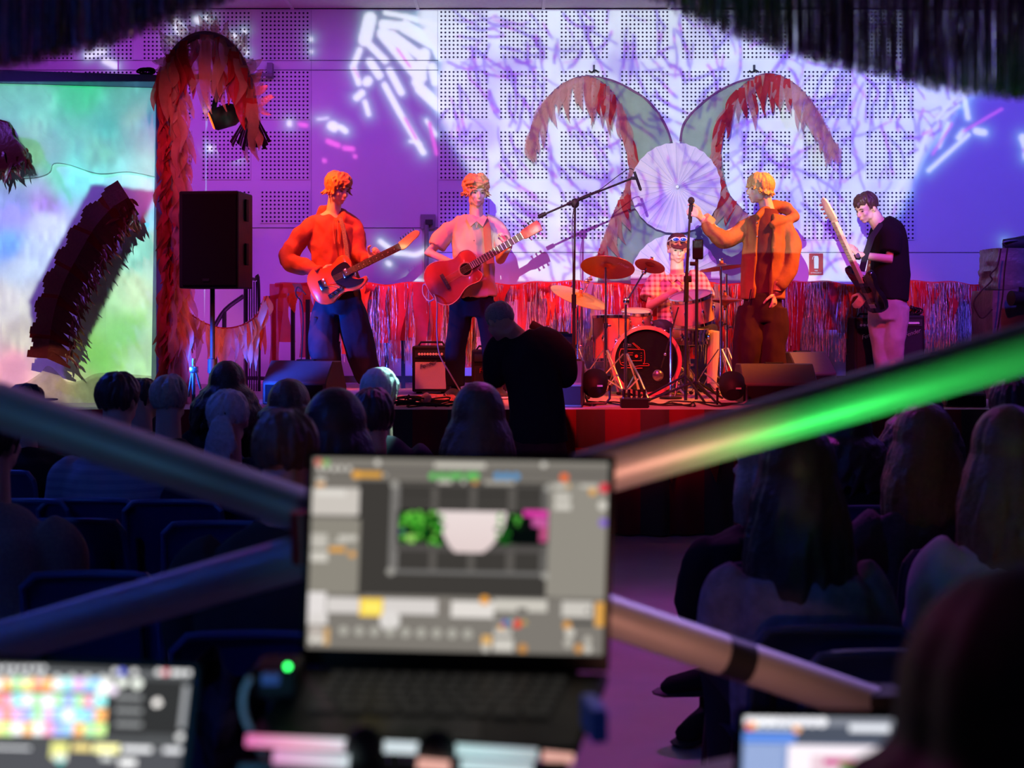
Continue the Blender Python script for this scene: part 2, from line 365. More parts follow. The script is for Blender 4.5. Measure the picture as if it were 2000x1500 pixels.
for i in range(n+1):
    x = -4.9+11.6*i/n; r = 0.018*math.sin(i*0.55)+0.012*math.sin(i*0.19+1)
    top.append(bm.verts.new((x, FRONT-0.015+r*0.25, STAGE+0.004))); bot.append(bm.verts.new((x+0.01*math.sin(i*.3), FRONT-0.05+r*1.6, 0.012)))
mid = [bm.verts.new((top[i].co*0.45+bot[i].co*0.55)+Vector((0, 0.006*math.sin(i*.9), 0))) for i in range(n+1)]
for i in range(n): bm.faces.new((top[i], top[i+1], mid[i+1], mid[i])); bm.faces.new((mid[i], mid[i+1], bot[i+1], bot[i]))
obj('stage_skirt', bm, skirt_m, t, True)
flag_m = mat('dark_orange_flag', (0.30, 0.045, 0.02), 0.85, 0, 0.3, 12, 0.2, 1, 0.2)
me = None
for i in range(22):
    x = -2.3+i*0.31; z = STAGE-0.18-0.13*abs(math.sin(i*0.42)); bm = bmesh.new()
    a, b2, c2, d2 = [bm.verts.new(v) for v in ((x-.05, FRONT-.1, z), (x+.05, FRONT-.1, z), (x+.012, FRONT-.105, z-.2), (x-.03, FRONT-.098, z-.1))]
    bm.faces.new((a, b2, c2, d2)); o = obj('bunting_flag', bm, flag_m, t)

# ------------------------------------------------------------------ the picture projectors (real slides in front of a lamp)
def segs(img, X, Y, lst, col, glow=None, gr=3.2, gcol=None):
    for s in lst:
        x0, y0, x1, y1, r = s; ax = X-x0; ay = Y-y0; bx = x1-x0; by = y1-y0; L = bx*bx+by*by+1e-6
        tt = np.clip((ax*bx+ay*by)/L, 0, 1); d = np.hypot(ax-bx*tt, ay-by*tt)
        if glow is not None: glow[:] = np.maximum(glow, np.exp(-np.maximum(d-r, 0)/(gr*5)))
        k = np.clip((r-d)/2.5+0.5, 0, 1)[..., None]; img[:] = img*(1-k)+np.asarray(col)*k
def projector(name, label, loc, plane, x0, x1, y0, y1, img, power, frame_px_plane, d=0.25):
    """a slide projector: lamp inside a black housing, film over its front opening, picture falls on the plane at y=plane"""
    L = Vector(loc); t = thing(name, label, 'projector', loc)
    def corner(u, v):
        px = x0+(x1-x0)*u; py = y0+(y1-y0)*v; D = frame_px_plane
        X = (px-1000)/F*D; Z = EYE-(py-HZ)/F*D; s = d/(plane-L.y)
        return np.stack([L.x+(X-L.x)*s, np.full_like(X, L.y+d), L.z+(Z-L.z)*s], -1)
    c = corner(np.array([0., 1.]), np.array([0., 1.])); xa, xb, zt, zb = c[0, 0], c[1, 0], c[0, 2], c[1, 2]
    colour_grid('film_slide', img, corner, attr_mat(name+'_film', 'slide'), t, False)
    h = M['black']; T = 0.012; XA, XB, ZA, ZB = min(xa, L.x-.06), max(xb, L.x+.06), min(zb, L.z-.05), max(zt, L.z+.05); ya, yb = L.y-0.12, L.y+d+0.006; xm, zm, ym = (XA+XB)/2, (ZA+ZB)/2, (ya+yb)/2
    bm = bmesh.new(); yf = L.y+d
    box(bm, (xm, ya, zm), (XB-XA+2*T, T, ZB-ZA+2*T)); box(bm, (xm, ym, ZB+T/2), (XB-XA+2*T, yb-ya, T)); box(bm, (xm, ym, ZA-T/2), (XB-XA+2*T, yb-ya, T))
    box(bm, (XA-T/2, ym, zm), (T, yb-ya, ZB-ZA+2*T)); box(bm, (XB+T/2, ym, zm), (T, yb-ya, ZB-ZA+2*T)); obj('housing', bm, h, t)
    bm = bmesh.new()
    for (x0_, x1_, z0_, z1_) in ((XA, XB, zt, ZB), (XA, XB, ZA, zb), (XA, xa, zb, zt), (xb, XB, zb, zt)):
        if x1_-x0_ > 1e-4 and z1_-z0_ > 1e-4: box(bm, ((x0_+x1_)/2, yf, (z0_+z1_)/2), (x1_-x0_, .006, z1_-z0_))
    obj('front_plate', bm, h, t); zt = ZB
    obj('ceiling_pole', TB([(xm, ym-.05, zt), (xm, ym-.05, CEIL)], 0.02), M['steel'], t)
    s = spot(name+'_lamp', loc, L+Vector((0, 1, 0)), (1, 1, 1), power, 160, 0.0, 0.00025); return t

# film 1: white line drawing over the whole back wall
ST = 3.0; xs = np.arange(-120, 2121, ST); ys = np.arange(16, 553, ST); X, Y = np.meshgrid(xs, ys)
img = np.zeros(X.shape+(3,)); glow = np.zeros(X.shape)
def poly_mask(pts):
    ins = np.zeros(X.shape, bool); j = len(pts)-1
    for i in range(len(pts)):
        xi, yi = pts[i]; xj, yj = pts[j]
        ins ^= ((yi > Y) != (yj > Y)) & (X < (xj-xi)*(Y-yi)/(yj-yi+1e-9)+xi); j = i
    return ins.astype(float)
region = poly_mask(smooth_pts([(850, 0), (862, 120), (850, 190), (880, 270), (925, 345), (950, 400), (935, 470), (948, 560), (1640, 560), (1700, 480), (1762, 400), (1800, 310), (1850, 235), (1890, 190), (1960, 150), (2010, 60), (2030, 0), (1400, -20)], 6, True))
soft = blur(region, 2)
base = np.array([0.66, 0.84, 0.80])
rs = np.random.RandomState(5); ink = np.zeros(X.shape); pink = np.zeros(X.shape)
for k in range(680):      # drawn pen strokes
    x = rs.uniform(860, 1960); y = rs.uniform(10, 545)
    fl = 1.45 if x > 1150 else 1.1; side = 1 if x < 1320 else -1
    ang = side*fl*0.9+0.55*math.sin(x/90.0+y/70.0)+rs.uniform(-.35, .35)+PI/2*(rs.rand() < 0.18)
    L = rs.uniform(18, 62); r = rs.uniform(1.2, 3.4); pts = [(x, y)]
    for q in range(7): ang += rs.uniform(-.28, .28)+0.05*math.sin(k); x += math.cos(ang)*L/7*1.6; y += math.sin(ang)*L/7*1.6; pts.append((x, y))
    xa = min(p[0] for p in pts)-12; xb = max(p[0] for p in pts)+12; ya = min(p[1] for p in pts)-12; yb = max(p[1] for p in pts)+12
    i0, i1 = int(max(0, (xa+120)/ST)), int(max(0, (xb+120)/ST)); j0, j1 = int(max(0, (ya-16)/ST)), int(max(0, (yb-16)/ST))
    sx, sy = X[j0:j1, i0:i1], Y[j0:j1, i0:i1]
    if not sx.size: continue
    for (a, b), (c, e) in zip(pts, pts[1:]):
        bx, by = c-a, e-b; tt = np.clip(((sx-a)*bx+(sy-b)*by)/(bx*bx+by*by+1e-6), 0, 1); dd = np.hypot(sx-a-bx*tt, sy-b-by*tt)
        v = np.clip((r-dd)/2.2+.5, 0, 1); tgt = ink if rs.rand() < .72 else pink; tgt[j0:j1, i0:i1] = np.maximum(tgt[j0:j1, i0:i1], v)
wob = vnoise(X, Y, 42, 3)*0.6+vnoise(X, Y, 17, 4)*0.4
inner = base*(0.82+0.3*wob[..., None])
inner = inner*(1-ink[..., None]*np.array([0.64, 0.70, 0.16]))*(1-pink[..., None]*np.array([0.22, 0.72, 0.15]))
dark = np.clip((vnoise(X, Y, 70, 8)-0.66)*4, 0, 1)[..., None]; inner = inner*(1-dark*np.array([.35, .4, .1]))
img += inner*soft[..., None]
bones = [(722, 36, 712, 78, 13), (747, 47, 780, 50, 9), (752, 25, 790, 32, 5), (790, 32, 855, 50, 6), (790, 52, 842, 82, 13), (722, 88, 752, 118, 7), (748, 65, 820, 150, 13), (765, 68, 815, 105, 9),
    (702, 97, 689, 130, 6), (689, 130, 700, 162, 6), (722, 120, 740, 147, 8), (718, 157, 716, 160, 9), (706, 181, 696, 190, 7), (712, 198, 719, 222, 5), (750, 165, 780, 220, 6), (780, 220, 826, 297, 6),
    (760, 137, 783, 180, 7), (820, 173, 858, 208, 11), (828, 105, 815, 160, 12), (800, 275, 822, 280, 3), (832, 235, 850, 262, 4), (843, 130, 850, 160, 9), (835, 60, 858, 110, 9),
    (648, 245, 652, 247, 10), (665, 248, 674, 255, 6), (565, 239, 565, 242, 5), (620, 232, 640, 230, 2), (408, 289, 428, 289, 5), (462, 305, 463, 306, 5), (607, 76, 607, 77, 4), (608, 100, 608, 101, 3),
    (345, 45, 352, 62, 9), (385, 38, 387, 40, 7), (402, 34, 412, 42, 4), (333, 76, 335, 78, 5), (456, 70, 470, 85, 6), (470, 85, 482, 104, 4), (476, 60, 478, 62, 4), (172, 108, 200, 100, 8), (205, 118, 225, 128, 7),
    (742, 470, 772, 492, 5), (772, 492, 812, 496, 5), (812, 496, 835, 486, 5), (800, 545, 832, 552, 6), (757, 512, 760, 514, 5),
    (1878, 170, 1889, 230, 5), (1872, 178, 1828, 232, 4), (1905, 255, 1920, 258, 7), (1890, 262, 1812, 332, 4), (1850, 240, 1832, 285, 4), (1838, 232, 1872, 205, 3), (1790, 300, 1740, 392, 6), (1812, 250, 1780, 340, 5), (1760, 380, 1748, 390, 6),
    (1880, 255, 1870, 268, 5), (1996, 268, 2004, 290, 8), (2000, 300, 2002, 308, 5), (1960, 470, 1962, 474, 3)]
outer = np.zeros_like(img); segs(outer, X, Y, bones, (0.75, 0.92, 0.85), glow, 2.2)
segs(outer, X, Y, [(640, 275, 660, 283, 5), (672, 288, 688, 290, 5), (692, 304, 693, 305, 4), (632, 312, 634, 313, 4), (585, 242, 597, 244, 4), (690, 133, 700, 150, 1.2), (775, 95, 800, 130, 2), (790, 230, 812, 270, 2), (838, 240, 852, 300, 3), (1880, 256, 1955, 212, 2), (1800, 262, 1835, 245, 2), (1858, 240, 1820, 300, 2), (1700, 280, 1716, 300, 4), (2000, 292, 2001, 294, 3), (1948, 520, 1950, 524, 6)], (0.75, 0.10, 0.45))
halo = (glow**1.3)[..., None]*np.array([0.10, 0.36, 0.26])
img = np.maximum(img, outer)+halo*(1-soft[..., None])*(1-np.clip(outer.sum(-1, keepdims=True), 0, 1))
edge = blur(region, 5)[..., None]*(1-region[..., None]); img += edge*np.array([0.03, 0.3, 0.42])
for bx_, by_, rx_, ry_ in ((932, 500, 46, 62), (1512, 470, 44, 90)): img *= (1-0.72*np.exp(-(((X-bx_)/rx_)**4+((Y-by_)/ry_)**4)))[..., None]  # film darkened here so less beam falls on acoustic guitarist and singer
img = np.clip(blur(img, 1)*0.45+img*0.55, 0.0, 1)
projector('wall_projector', 'black projector hung from the ceiling that throws the drawing on the back wall', (-0.34, 0.0, 2.92), WALL, -120, 2120, 16, 552, img, 6500, WALL)

# film 2: drifting pastel colours on the cloth screen at the left
DS = 9.6
xs = np.arange(-300, 312, 3.0); ys = np.arange(160, 860, 3.0); X, Y = np.meshgrid(xs, ys)
cp = [(60, 200, (130, 215, 190)), (150, 190, (70, 215, 150)), (220, 240, (90, 205, 180)), (290, 230, (70, 150, 190)), (265, 230, (150, 205, 190)), (60, 300, (150, 205, 170)), (200, 300, (120, 200, 165)), (150, 345, (110, 230, 210)), (260, 345, (150, 235, 225)),
      (30, 400, (150, 165, 230)), (80, 400, (170, 150, 220)), (20, 480, (90, 170, 230)), (90, 450, (200, 220, 225)), (50, 520, (190, 215, 215)), (290, 430, (100, 200, 225)), (280, 500, (150, 215, 200)), (250, 560, (190, 225, 190)),
      (20, 590, (215, 220, 190)), (40, 660, (200, 200, 160)), (20, 720, (235, 170, 160)), (90, 740, (215, 190, 150)), (200, 690, (140, 215, 110)), (270, 690, (170, 225, 140)), (250, 640, (150, 225, 140)), (200, 770, (170, 190, 140)), (290, 780, (190, 200, 150)), (-200, 500, (120, 200, 200))]
num = np.zeros(X.shape+(3,)); den = np.zeros(X.shape)
XX = X+26*(vnoise(X, Y, 40, 1)-.5); YY = Y+34*(vnoise(X, Y, 46, 2)-.5)
for (a, b, c) in cp:
    wgt = 1/(((XX-a)**2+(YY-b)**2)/900.0+0.15)**1.6; num += wgt[..., None]*lin(c); den += wgt
img = num/den[..., None]*(0.72+0.5*vnoise(X, Y*0.5, 9, 6)[..., None]*vnoise(X, Y, 40, 9)[..., None]+0.1)
def pm2(pts):
    ins = np.zeros(X.shape, bool); j = len(pts)-1
    for i in range(len(pts)):
        xi, yi = pts[i]; xj, yj = pts[j]; ins ^= ((yi > Y) != (yj > Y)) & (X < (xj-xi)*(Y-yi)/(yj-yi+1e-9)+xi); j = i
    return ins.astype(float)
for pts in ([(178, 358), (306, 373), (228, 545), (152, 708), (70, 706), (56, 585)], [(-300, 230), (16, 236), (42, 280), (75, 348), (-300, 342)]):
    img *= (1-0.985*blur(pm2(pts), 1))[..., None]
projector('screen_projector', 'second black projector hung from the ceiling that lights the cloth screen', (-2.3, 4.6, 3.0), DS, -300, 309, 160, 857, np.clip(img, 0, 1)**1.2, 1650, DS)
# ------------------------------------------------------------------ cloth strips
def strip_mesh(name, wd, L, seed, pointed=True, nseg=7):
    r = random.Random(seed); bm = bmesh.new(); rows = []; ph = r.uniform(0, 6); am = r.uniform(.2, .5)*wd*(1 if pointed else .3)
    for i in range(nseg+1):
        t = i/nseg; w2 = wd*(0.55+0.9*t-1.4*t*t if pointed else 0.5*(1+0.25*math.sin(t*5+ph)))
        if pointed and i == nseg: w2 = wd*0.03
        if pointed: w2 = max(w2, wd*0.03)
        x = am*math.sin(t*4+ph)-am*math.sin(ph); y = am*math.cos(t*5+ph)*t
        rows.append([bm.verts.new((x+s*w2, y+abs(s)*wd*0.35*math.sin(t*6+ph), -L*t)) for s in (-1, 0, 1)])
    for a, b in zip(rows, rows[1:]):
        for k in range(2): bm.faces.new((a[k], a[k+1], b[k+1], b[k]))
    me = bpy.data.meshes.new(name); bm.to_mesh(me); bm.free(); me.polygons.foreach_set('use_smooth', [True]*len(me.polygons)); return me
def put(name, me, parent, p, rx=0, ry=0, rz=0, s=(1, 1, 1)):
    o = bpy.data.objects.new(name, me); C.objects.link(o); o.parent = parent; o.location = Vector(p)-offset(parent); o.rotation_euler = (rx, ry, rz); o.scale = s; return o
def variants(name, m, wd, L, n=5, pointed=True):
    out = []
    for i in range(n): me = strip_mesh(name, wd, L*(0.85+0.1*i), i*13+int(L*100), pointed); me.materials.append(m); out.append(me)
    return out
def along(pts, k):
    """k evenly spaced (point, tangent) on a polyline"""
    pts = [Vector(p) for p in pts]; L = [0]
    for a, b in zip(pts, pts[1:]): L.append(L[-1]+(b-a).length)
    out = []
    for i in range(k):
        d = L[-1]*i/max(1, k-1); j = max(0, min(len(pts)-2, next((q for q in range(len(L)-1) if L[q+1] >= d-1e-9), len(pts)-2)))
        t = (d-L[j])/max(1e-9, L[j+1]-L[j]); out.append((pts[j].lerp(pts[j+1], t), (pts[j+1]-pts[j]).normalized()))
    return out
def curve(pts, D, n=8):
    """smooth 3D curve through (px, py[, depth]) picture points"""
    return [Vector(p) for p in smooth_pts([tuple(P(p[0], p[1], p[2] if len(p) > 2 else D)) for p in pts], n)]

pinkch = mat('pink_chiffon', (0.70, 0.22, 0.20), 0.8, 0, 0.3, 14, 0.2, 0.62, 0.4)
rose = mat('dusty_rose_chiffon', (0.7, 0.33, 0.30), 0.8, 0, 0.3, 14, 0.2, 0.6, 0.4)
crimson = mat('crimson_chiffon', (0.5, 0.03, 0.04), 0.8, 0, 0.3, 14, 0.2, 0.9, 0.3)
paleorg = mat('pale_orange_chiffon', (0.85, 0.42, 0.3), 0.8, 0, 0.2, 14, 0.2, 0.8, 0.4)

# ------------------------------------------------------------------ parasol-and-wing decoration on the back wall
DW = 11.82
green = mat('grey_green_gauze', (0.34, 0.40, 0.30), 0.85, 0, 0.15, 9, 0.25, 0.9, 0.2)
cane = mat('purple_cane', (0.16, 0.05, 0.13), 0.6)
def wing(mir):
    f = (lambda x: 2*1320-x) if mir else (lambda x: x)
    side = 'right' if mir else 'left'
    t = thing('fabric_wing', 'grey-green fabric wing with red chiffon fringe, %s one of the pair on the wall' % side, 'decoration', P(f(1190), 300, DW), 'fabric wings')
    outer = [(1311, 276), (1296, 238), (1268, 200), (1232, 175), (1190, 156), (1143, 148)]
    inner = [(1143, 149), (1175, 166), (1205, 197), (1222, 232), (1232, 275), (1234, 330)]
    if mir: outer = [(1311, 276), (1303, 240), (1272, 205), (1235, 178), (1190, 158), (1128, 146)]; inner = [(1128, 147), (1172, 172), (1206, 205), (1223, 245), (1234, 290), (1236, 330)]
    oc = curve([(f(a), b) for a, b in outer], DW); ic = curve([(f(a), b) for a, b in inner], DW+.02)
    bm = bmesh.new(); k = 30; A = [p for p, _ in along(oc, k)][::-1]; B = [p for p, _ in along(ic, k)]; g = []
    for i in range(k):
        g.append([bm.verts.new(A[i].lerp(B[i], s/6)+Vector((0, -0.035*math.sin(PI*s/6)+0.008*math.sin(i*1.1+s*1.7), 0))) for s in range(7)])
    for i in range(k-1):
        for s in range(6): bm.faces.new((g[i][s], g[i][s+1], g[i+1][s+1], g[i+1][s]))
    obj('wing_gauze', bm, green, t, True)
    obj('cane_rim', TB(oc, 0.012, 8), cane, t, True)
    # long drooping cane with the fringe
    if mir: rim = [(1003, 290), (1022, 262), (1042, 222), (1072, 180), (1110, 152), (1150, 146), (1190, 170), (1217, 212), (1233, 265), (1236, 320), (1222, 372), (1196, 405), (1180, 420)]
    else: rim = [(1030, 280), (1044, 240), (1066, 198), (1100, 165), (1143, 150), (1180, 166), (1210, 205), (1226, 255), (1233, 310), (1226, 360), (1205, 405), (1185, 455), (1165, 510)]
    rc = curve([(f(a), b) for a, b in rim], DW-0.03); obj('cane_rim', TB(rc, 0.012, 8), cane, t, True)
    vs = [variants('fringe_strip', m, 0.05, 0.25) for m in (rose, rose, pinkch, crimson)]
    r = random.Random(3+mir)
    for i, (p, tg) in enumerate(along(rc, 84)):
        fr = i/83; L = 0.75+0.5*math.sin(PI*min(1, fr*1.3)) if fr < 0.75 else 1.0
        out = (0.55 if fr > 0.5 else 0.0)*(-1 if not mir else 1)
        put('fringe_strip', r.choice(vs[0 if fr < .3 else r.randint(0, 3)]), t, p+Vector((0, -0.01-0.01*(i % 3), 0)), r.uniform(-.1, .1), r.uniform(-.15, .15)-out*0.6*-1 if mir else r.uniform(-.15, .15)+(-out)*-1*-0.6*-1, r.uniform(-.4, .4), (1, 1, L*r.uniform(.8, 1.25)))
    return t
wing(False); wing(True)
# gauze body behind the parasols
t = thing('gauze_body', 'grey and pale green gauze hanging behind the two parasols', 'decoration', P(1320, 560, DW+.06), None)
bm = bmesh.new(); rows = []
lft = smooth_pts([(1234, 300), (1222, 370), (1200, 430), (1172, 500), (1166, 560), (1150, 640), (1140, 720)], 5)
rgt = smooth_pts([(1408, 300), (1420, 370), (1446, 415), (1470, 470), (1480, 560), (1490, 640), (1495, 720)], 5)
for (a, b), (c, d) in zip(lft, rgt):
    rows.append([bm.verts.new(P(a+(c-a)*s/16, b+(d-b)*s/16, DW+.08)+Vector((0, 0.025*math.sin(s*1.9+a*.02)+0.012*math.sin(b*.07+s), 0))) for s in range(17)])
for a, b in zip(rows, rows[1:]):
    for k in range(16): bm.faces.new((a[k], a[k+1], b[k+1], b[k]))
obj('gauze_sheet', bm, mat('grey_gauze', (0.32, 0.33, 0.33), 0.85, 0, 0.35, 4, 0.25, 0.94, 0.2), t, True)
paper = mat('parasol_paper', (0.88, 0.68, 0.78), 0.75, 0, 0.05, 20, 0.05, 1, 0.25)
def parasol(px, py, rpx, label):
    c = P(px, py, DW-.12); R0 = rpx/F*(DW-.12); t = thing('paper_parasol', label, 'parasol', c, 'paper parasols')
    bm = bmesh.new(); n = 28; apex = bm.verts.new(c+Vector((0, -0.09, 0))); r1 = []; r2 = []
    for k in range(n*2):
        a = 2*PI*k/(n*2); v = k % 2; rr = R0*(1.0 if v == 0 else 0.985)
        r1.append(bm.verts.new(c+Vector((math.cos(a)*rr*.5, -0.045+(0.008*v), math.sin(a)*rr*.5)))); r2.append(bm.verts.new(c+Vector((math.cos(a)*rr, 0.01*v, math.sin(a)*rr))))
    for k in range(n*2):
        j = (k+1) % (n*2); bm.faces.new((apex, r1[k], r1[j])); bm.faces.new((r1[k], r2[k], r2[j], r1[j]))
    obj('canopy', bm, paper, t)
    rib = mat('parasol_rib', (0.62, 0.5, 0.66), 0.7)
    for k in range(n):
        a = 2*PI*k/n; obj('rib', TB([c+Vector((0, -0.091, 0)), c+Vector((math.cos(a)*R0*.5, -0.049, math.sin(a)*R0*.5)), c+Vector((math.cos(a)*R0, -0.003, math.sin(a)*R0))], 0.0022, 4), rib, t)
    obj('handle', TB([c+Vector((0, -.04, 0)), (c.x, WALL-.004, c.z)], .008, 8), mat('bamboo', (.5, .35, .2), .6), t, True)
    obj('finial', LT([(0.0, 0.03), (0.014, 0.025), (0.02, 0.008), (0.024, 0), (0.024, -0.01)], FACE, c+Vector((0, -0.09, 0)), 16), mat('ivory', (0.8, 0.75, 0.75), 0.5), t, True)
parasol(1320, 367, 89, 'pale paper parasol opened flat on the wall between the two wings')
parasol(1319, 545, 88, 'lilac paper parasol on the wall right behind the drummer')
# small wall fittings
for (px, lab) in ((1160, 'small metal hook bracket on the wall above the left wing'), (1473, 'small metal hook bracket on the wall above the right wing')):
    t = thing('wall_hook', lab, 'hook', P(px, 136, WALL-.03), 'hooks on the back wall')
    obj('plate', BX(P(px, 134, WALL-.012), (.02, .02, .07)), M['steel'], t)
    obj('hook', TB(curve([(px-10, 138), (px-4, 141), (px+2, 137), (px+9, 141)], WALL-.05), .008, 6), M['steel'], t)
t = thing('wall_bracket', 'square dark metal bracket with short pipe on the wall behind the acoustic guitarist', 'bracket', P(836, 433, WALL-.05))
obj('plate', BX(P(836, 433, WALL-.03), (.14, .03, .14), None, .004), mat('galvanised', (.25, .24, .27), .5, .5), t)
obj('pipe', TB([P(833, 433, WALL-.08), P(833, 552, WALL-.08)], .022), mat('galvanised', (0, 0, 0)), t)
obj('clamp', BX(P(838, 434, WALL-.08), (.07, .05, .05), None, .004), M['steel'], t)
t = thing('wall_pipe_hook', 'short horizontal pipe on a wall bracket behind the feathered arch', 'bracket', P(510, 145, WALL-.1))
obj('pipe', TB([P(425, 146, WALL-.12), P(533, 146, WALL-.12)], .018), mat('galvanised', (0, 0, 0)), t); obj('plate', BX(P(528, 138, WALL-.05), (.05, .08, .14)), mat('galvanised', (0, 0, 0)), t)
t = thing('fire_extinguisher_sign', 'red fire extinguisher sign with white cylinder symbol on the wall right of the singer', 'sign', P(1594, 516, WALL-.02))
c = P(1594, 516, WALL-.012); obj('sign_plate', BX(c, (27/204.2, .008, 42/204.2)), mat('sign_red', (.42, .03, .02), .5), t)
sw = mat('sign_white', (.75, .75, .72), .6)
obj('cylinder_symbol', prism(bmesh.new(), smooth_pts([(-.02, -.065), (.02, -.065), (.022, .03), (.018, .05), (.01, .056), (-.008, .056), (-.018, .05), (-.022, .03)], 1, True), c+Vector((0, -.006, .023)), FACE, .003), sw, t)
obj('hose_symbol', TB([c+Vector((a, -.006, b)) for a, b in ((0.0, .075), (-.02, .078), (-.034, .066), (-.036, .045))], .003, 6), sw, t)
text('lettering', 'FIRE', .017, c+Vector((0, -.006, -.062)), FACE, sw, t, .001); text('lettering', 'EXTINGUISHER', .0155, c+Vector((0, -.006, -.083)), FACE, sw, t, .001)

# ------------------------------------------------------------------ stage rail with tinsel fringe and cloth strips
DR = 11.3
holo = []
for i, (cc, rg) in enumerate((((0.85, 0.75, 0.95), .22), ((0.55, 0.75, 1.0), .18), ((1.0, 0.7, 0.45), .2), ((0.18, 0.15, 0.2), .3))): holo.append(mat('holographic_tinsel_%d' % i, cc, rg, 0.35, .5, 90, .6))
t = thing('stage_rail', 'black metal guard rail along the back of the stage', 'railing', P(1250, 744, DR))
rk = curve([(540, 556), (2010, 556)], DR)
obj('top_rail', TB([P(600, 560, DR+.03), P(2030, 560, DR+.03)], .022), M['steel'], t)
obj('lower_rail', BX((P(655, 741, DR).x*.5+P(2030, 741, DR).x*.5, DR+.03, P(0, 741, DR).z), (P(2030, 0, DR).x-P(655, 0, DR).x, .03, .06)), M['steel'], t)
for px in (662, 755, 787, 925, 1075, 1240, 1420, 1560, 1700, 1860, 2010): obj('post', BX((P(px, 0, DR).x, DR+.03, (P(0, 560, DR).z+STAGE)/2), (.035, .035, P(0, 560, DR).z-STAGE)), M['steel'], t)
def fringe_top(px): return 552+3*math.sin(px/37.0)+2*math.sin(px/13.0)
fr = thing('tinsel_fringe', 'holographic tinsel fringe with red and grey cloth strips hung on the stage rail', 'fringe', P(1250, 552, DR-.03))
r = random.Random(11)
for mi, m in enumerate(holo):
    bm = bmesh.new()
    for i in range((1700, 1400, 900, 900)[mi]):
        px = r.uniform(655, 1945); clump = 0.5+0.5*math.sin(px/19.0+2*math.sin(px/51.0))
        if r.random() > clump*1.1+0.12: continue
        L = r.uniform(.55, .74)*(1 if px < 1500 else .95); x = P(px, 0, DR-.04).x; z = P(0, fringe_top(px), DR).z-0.01; y = DR-.07+r.uniform(-.09, .04); w2 = r.uniform(.0018, .0042); ph = r.uniform(0, 6); q = 16
        prev = None
        for k in range(q+1):
            a = ph+k*r.uniform(.5, 1.4); zz = z-L*k/q; dx = w2*math.cos(a); dy = w2*math.sin(a); sx = x+.006*math.sin(k*.5+ph)
            cur = (bm.verts.new((sx-dx, y-dy, zz)), bm.verts.new((sx+dx, y+dy, zz)))
            if prev: bm.faces.new((prev[0], prev[1], cur[1], cur[0]))
            prev = cur
    o = obj('tinsel_strand', bm, m, fr); o['kind'] = 'stuff'
    if mi == 3: o['label'] = 'dark foil strands'
redc = mat('red_fringe_cloth', (.72, .035, .03), .85, 0, .25, 10, .25, .8, .35); greyc = mat('grey_fringe_cloth', (.36, .30, .36), .85, 0, .2, 10, .2, .85, .35); orgc = mat('orange_fringe_cloth', (.85, .11, .03), .85, 0, .2, 10, .2, .88, .35)
vr = [variants('cloth_strip', m, .11, .50, 5, False) for m in (redc, redc, orgc, greyc, crimson)]
px = 540
while px < 1940:
    k = r.choice((0, 0, 1, 2, 3, 4)) if px > 700 else r.choice((0, 2, 3)); L = r.choice((.3, .55, .8, 1.0, 1.15, 1.2))
    if 1040 < px < 1500: L *= 1.1
    p = P(px, fringe_top(px)+1, DR-.11+r.uniform(-.05, .04)); put('cloth_strip', r.choice(vr[k]), fr, p, 0, 0, r.uniform(-.3, .3), (r.uniform(.5, 1.2), 1, L)); px += r.uniform(7, 22)
bm = bmesh.new(); prev = None
for i in range(190):
    q = 540+i*7.4; z1 = P(0, fringe_top(q), DR).z; x = P(q, 0, DR).x; y = DR-.07+.012*math.sin(i*.9)
    cur = [bm.verts.new((x, y+.05, z1+.005)), bm.verts.new((x, y-.012, z1)), bm.verts.new((x, y-.015, z1-.035-.02*math.sin(i*.35)))]
    if prev: bm.faces.new((prev[0], prev[1], cur[1], cur[0])); bm.faces.new((prev[1], prev[2], cur[2], cur[1]))
    prev = cur
obj('fringe_header', bm, redc, fr, True)

# ------------------------------------------------------------------ left: rails, steps, bunting
def post(bm, px, y0, y1, D, r=.02): tube(bm, [P(px, y0, D), P(px, y1, D)], r, 8)
t = thing('stair_rail', 'dark tubular stair handrail left of the stage with an orange ribbon', 'railing', P(530, 745, 11.2))
for pts in ([(418, 640), (440, 605), (476, 578)], [(512, 596), (524, 583), (559, 577)]): obj('handrail', TB(curve(pts, 11.2, 4), .02, 8), M['steel'], t, True)
for px, a, b in ((438, 606, 760), (420, 640, 760), (535, 583, 760), (572, 574, 760), (601, 585, 760)): obj('post', TB([P(px, a, 11.2), P(px, b, 11.2)], .02, 8), M['steel'], t, True)
obj('lower_rail', TB([P(425, 737, 11.2), P(600, 741, 11.2)], .018, 8), M['steel'], t, True)
for (dx, dy, s) in ((-.02, 0, .5), (.03, 0, .35), (.0, 0, .7)): put('ribbon', variants('ribbon', orgc, .06, .28)[1], t, P(577, 570, 11.15)+Vector((dx, 0, dy)), 0, dx*8, 0, (1, 1, s))
t = thing('baluster_panel', 'upright panel of dark balusters with rounded top beside the speaker', 'railing', P(492, 744, 10.9))
obj('panel_frame', TB(curve([(479, 764), (479, 552), (484, 545), (498, 546), (505, 556), (506, 764)], 10.9, 5), .014, 8), M['steel'], t, True)
for i in range(5): obj('baluster', TB([P(483+i*4.4, 550, 10.9), P(483+i*4.4, 764, 10.9)], .006, 6), M['steel'], t, True)
t = thing('ribbon_bunting', 'garland of orange and pink torn fabric strips sagging left of the stage', 'bunting', P(430, 640, 9.75))
cc = curve([(345, 592, 9.7), (370, 612, 9.7), (402, 632, 9.75), (440, 641, 9.8), (480, 632, 9.9), (508, 608, 10), (521, 578, 10)], 9.7); obj('cord', TB(cc, .006, 6), crimson, t, True)
vb = [variants('bunting_strip', m, .042, .26) for m in (paleorg, pinkch, rose, orgc)]
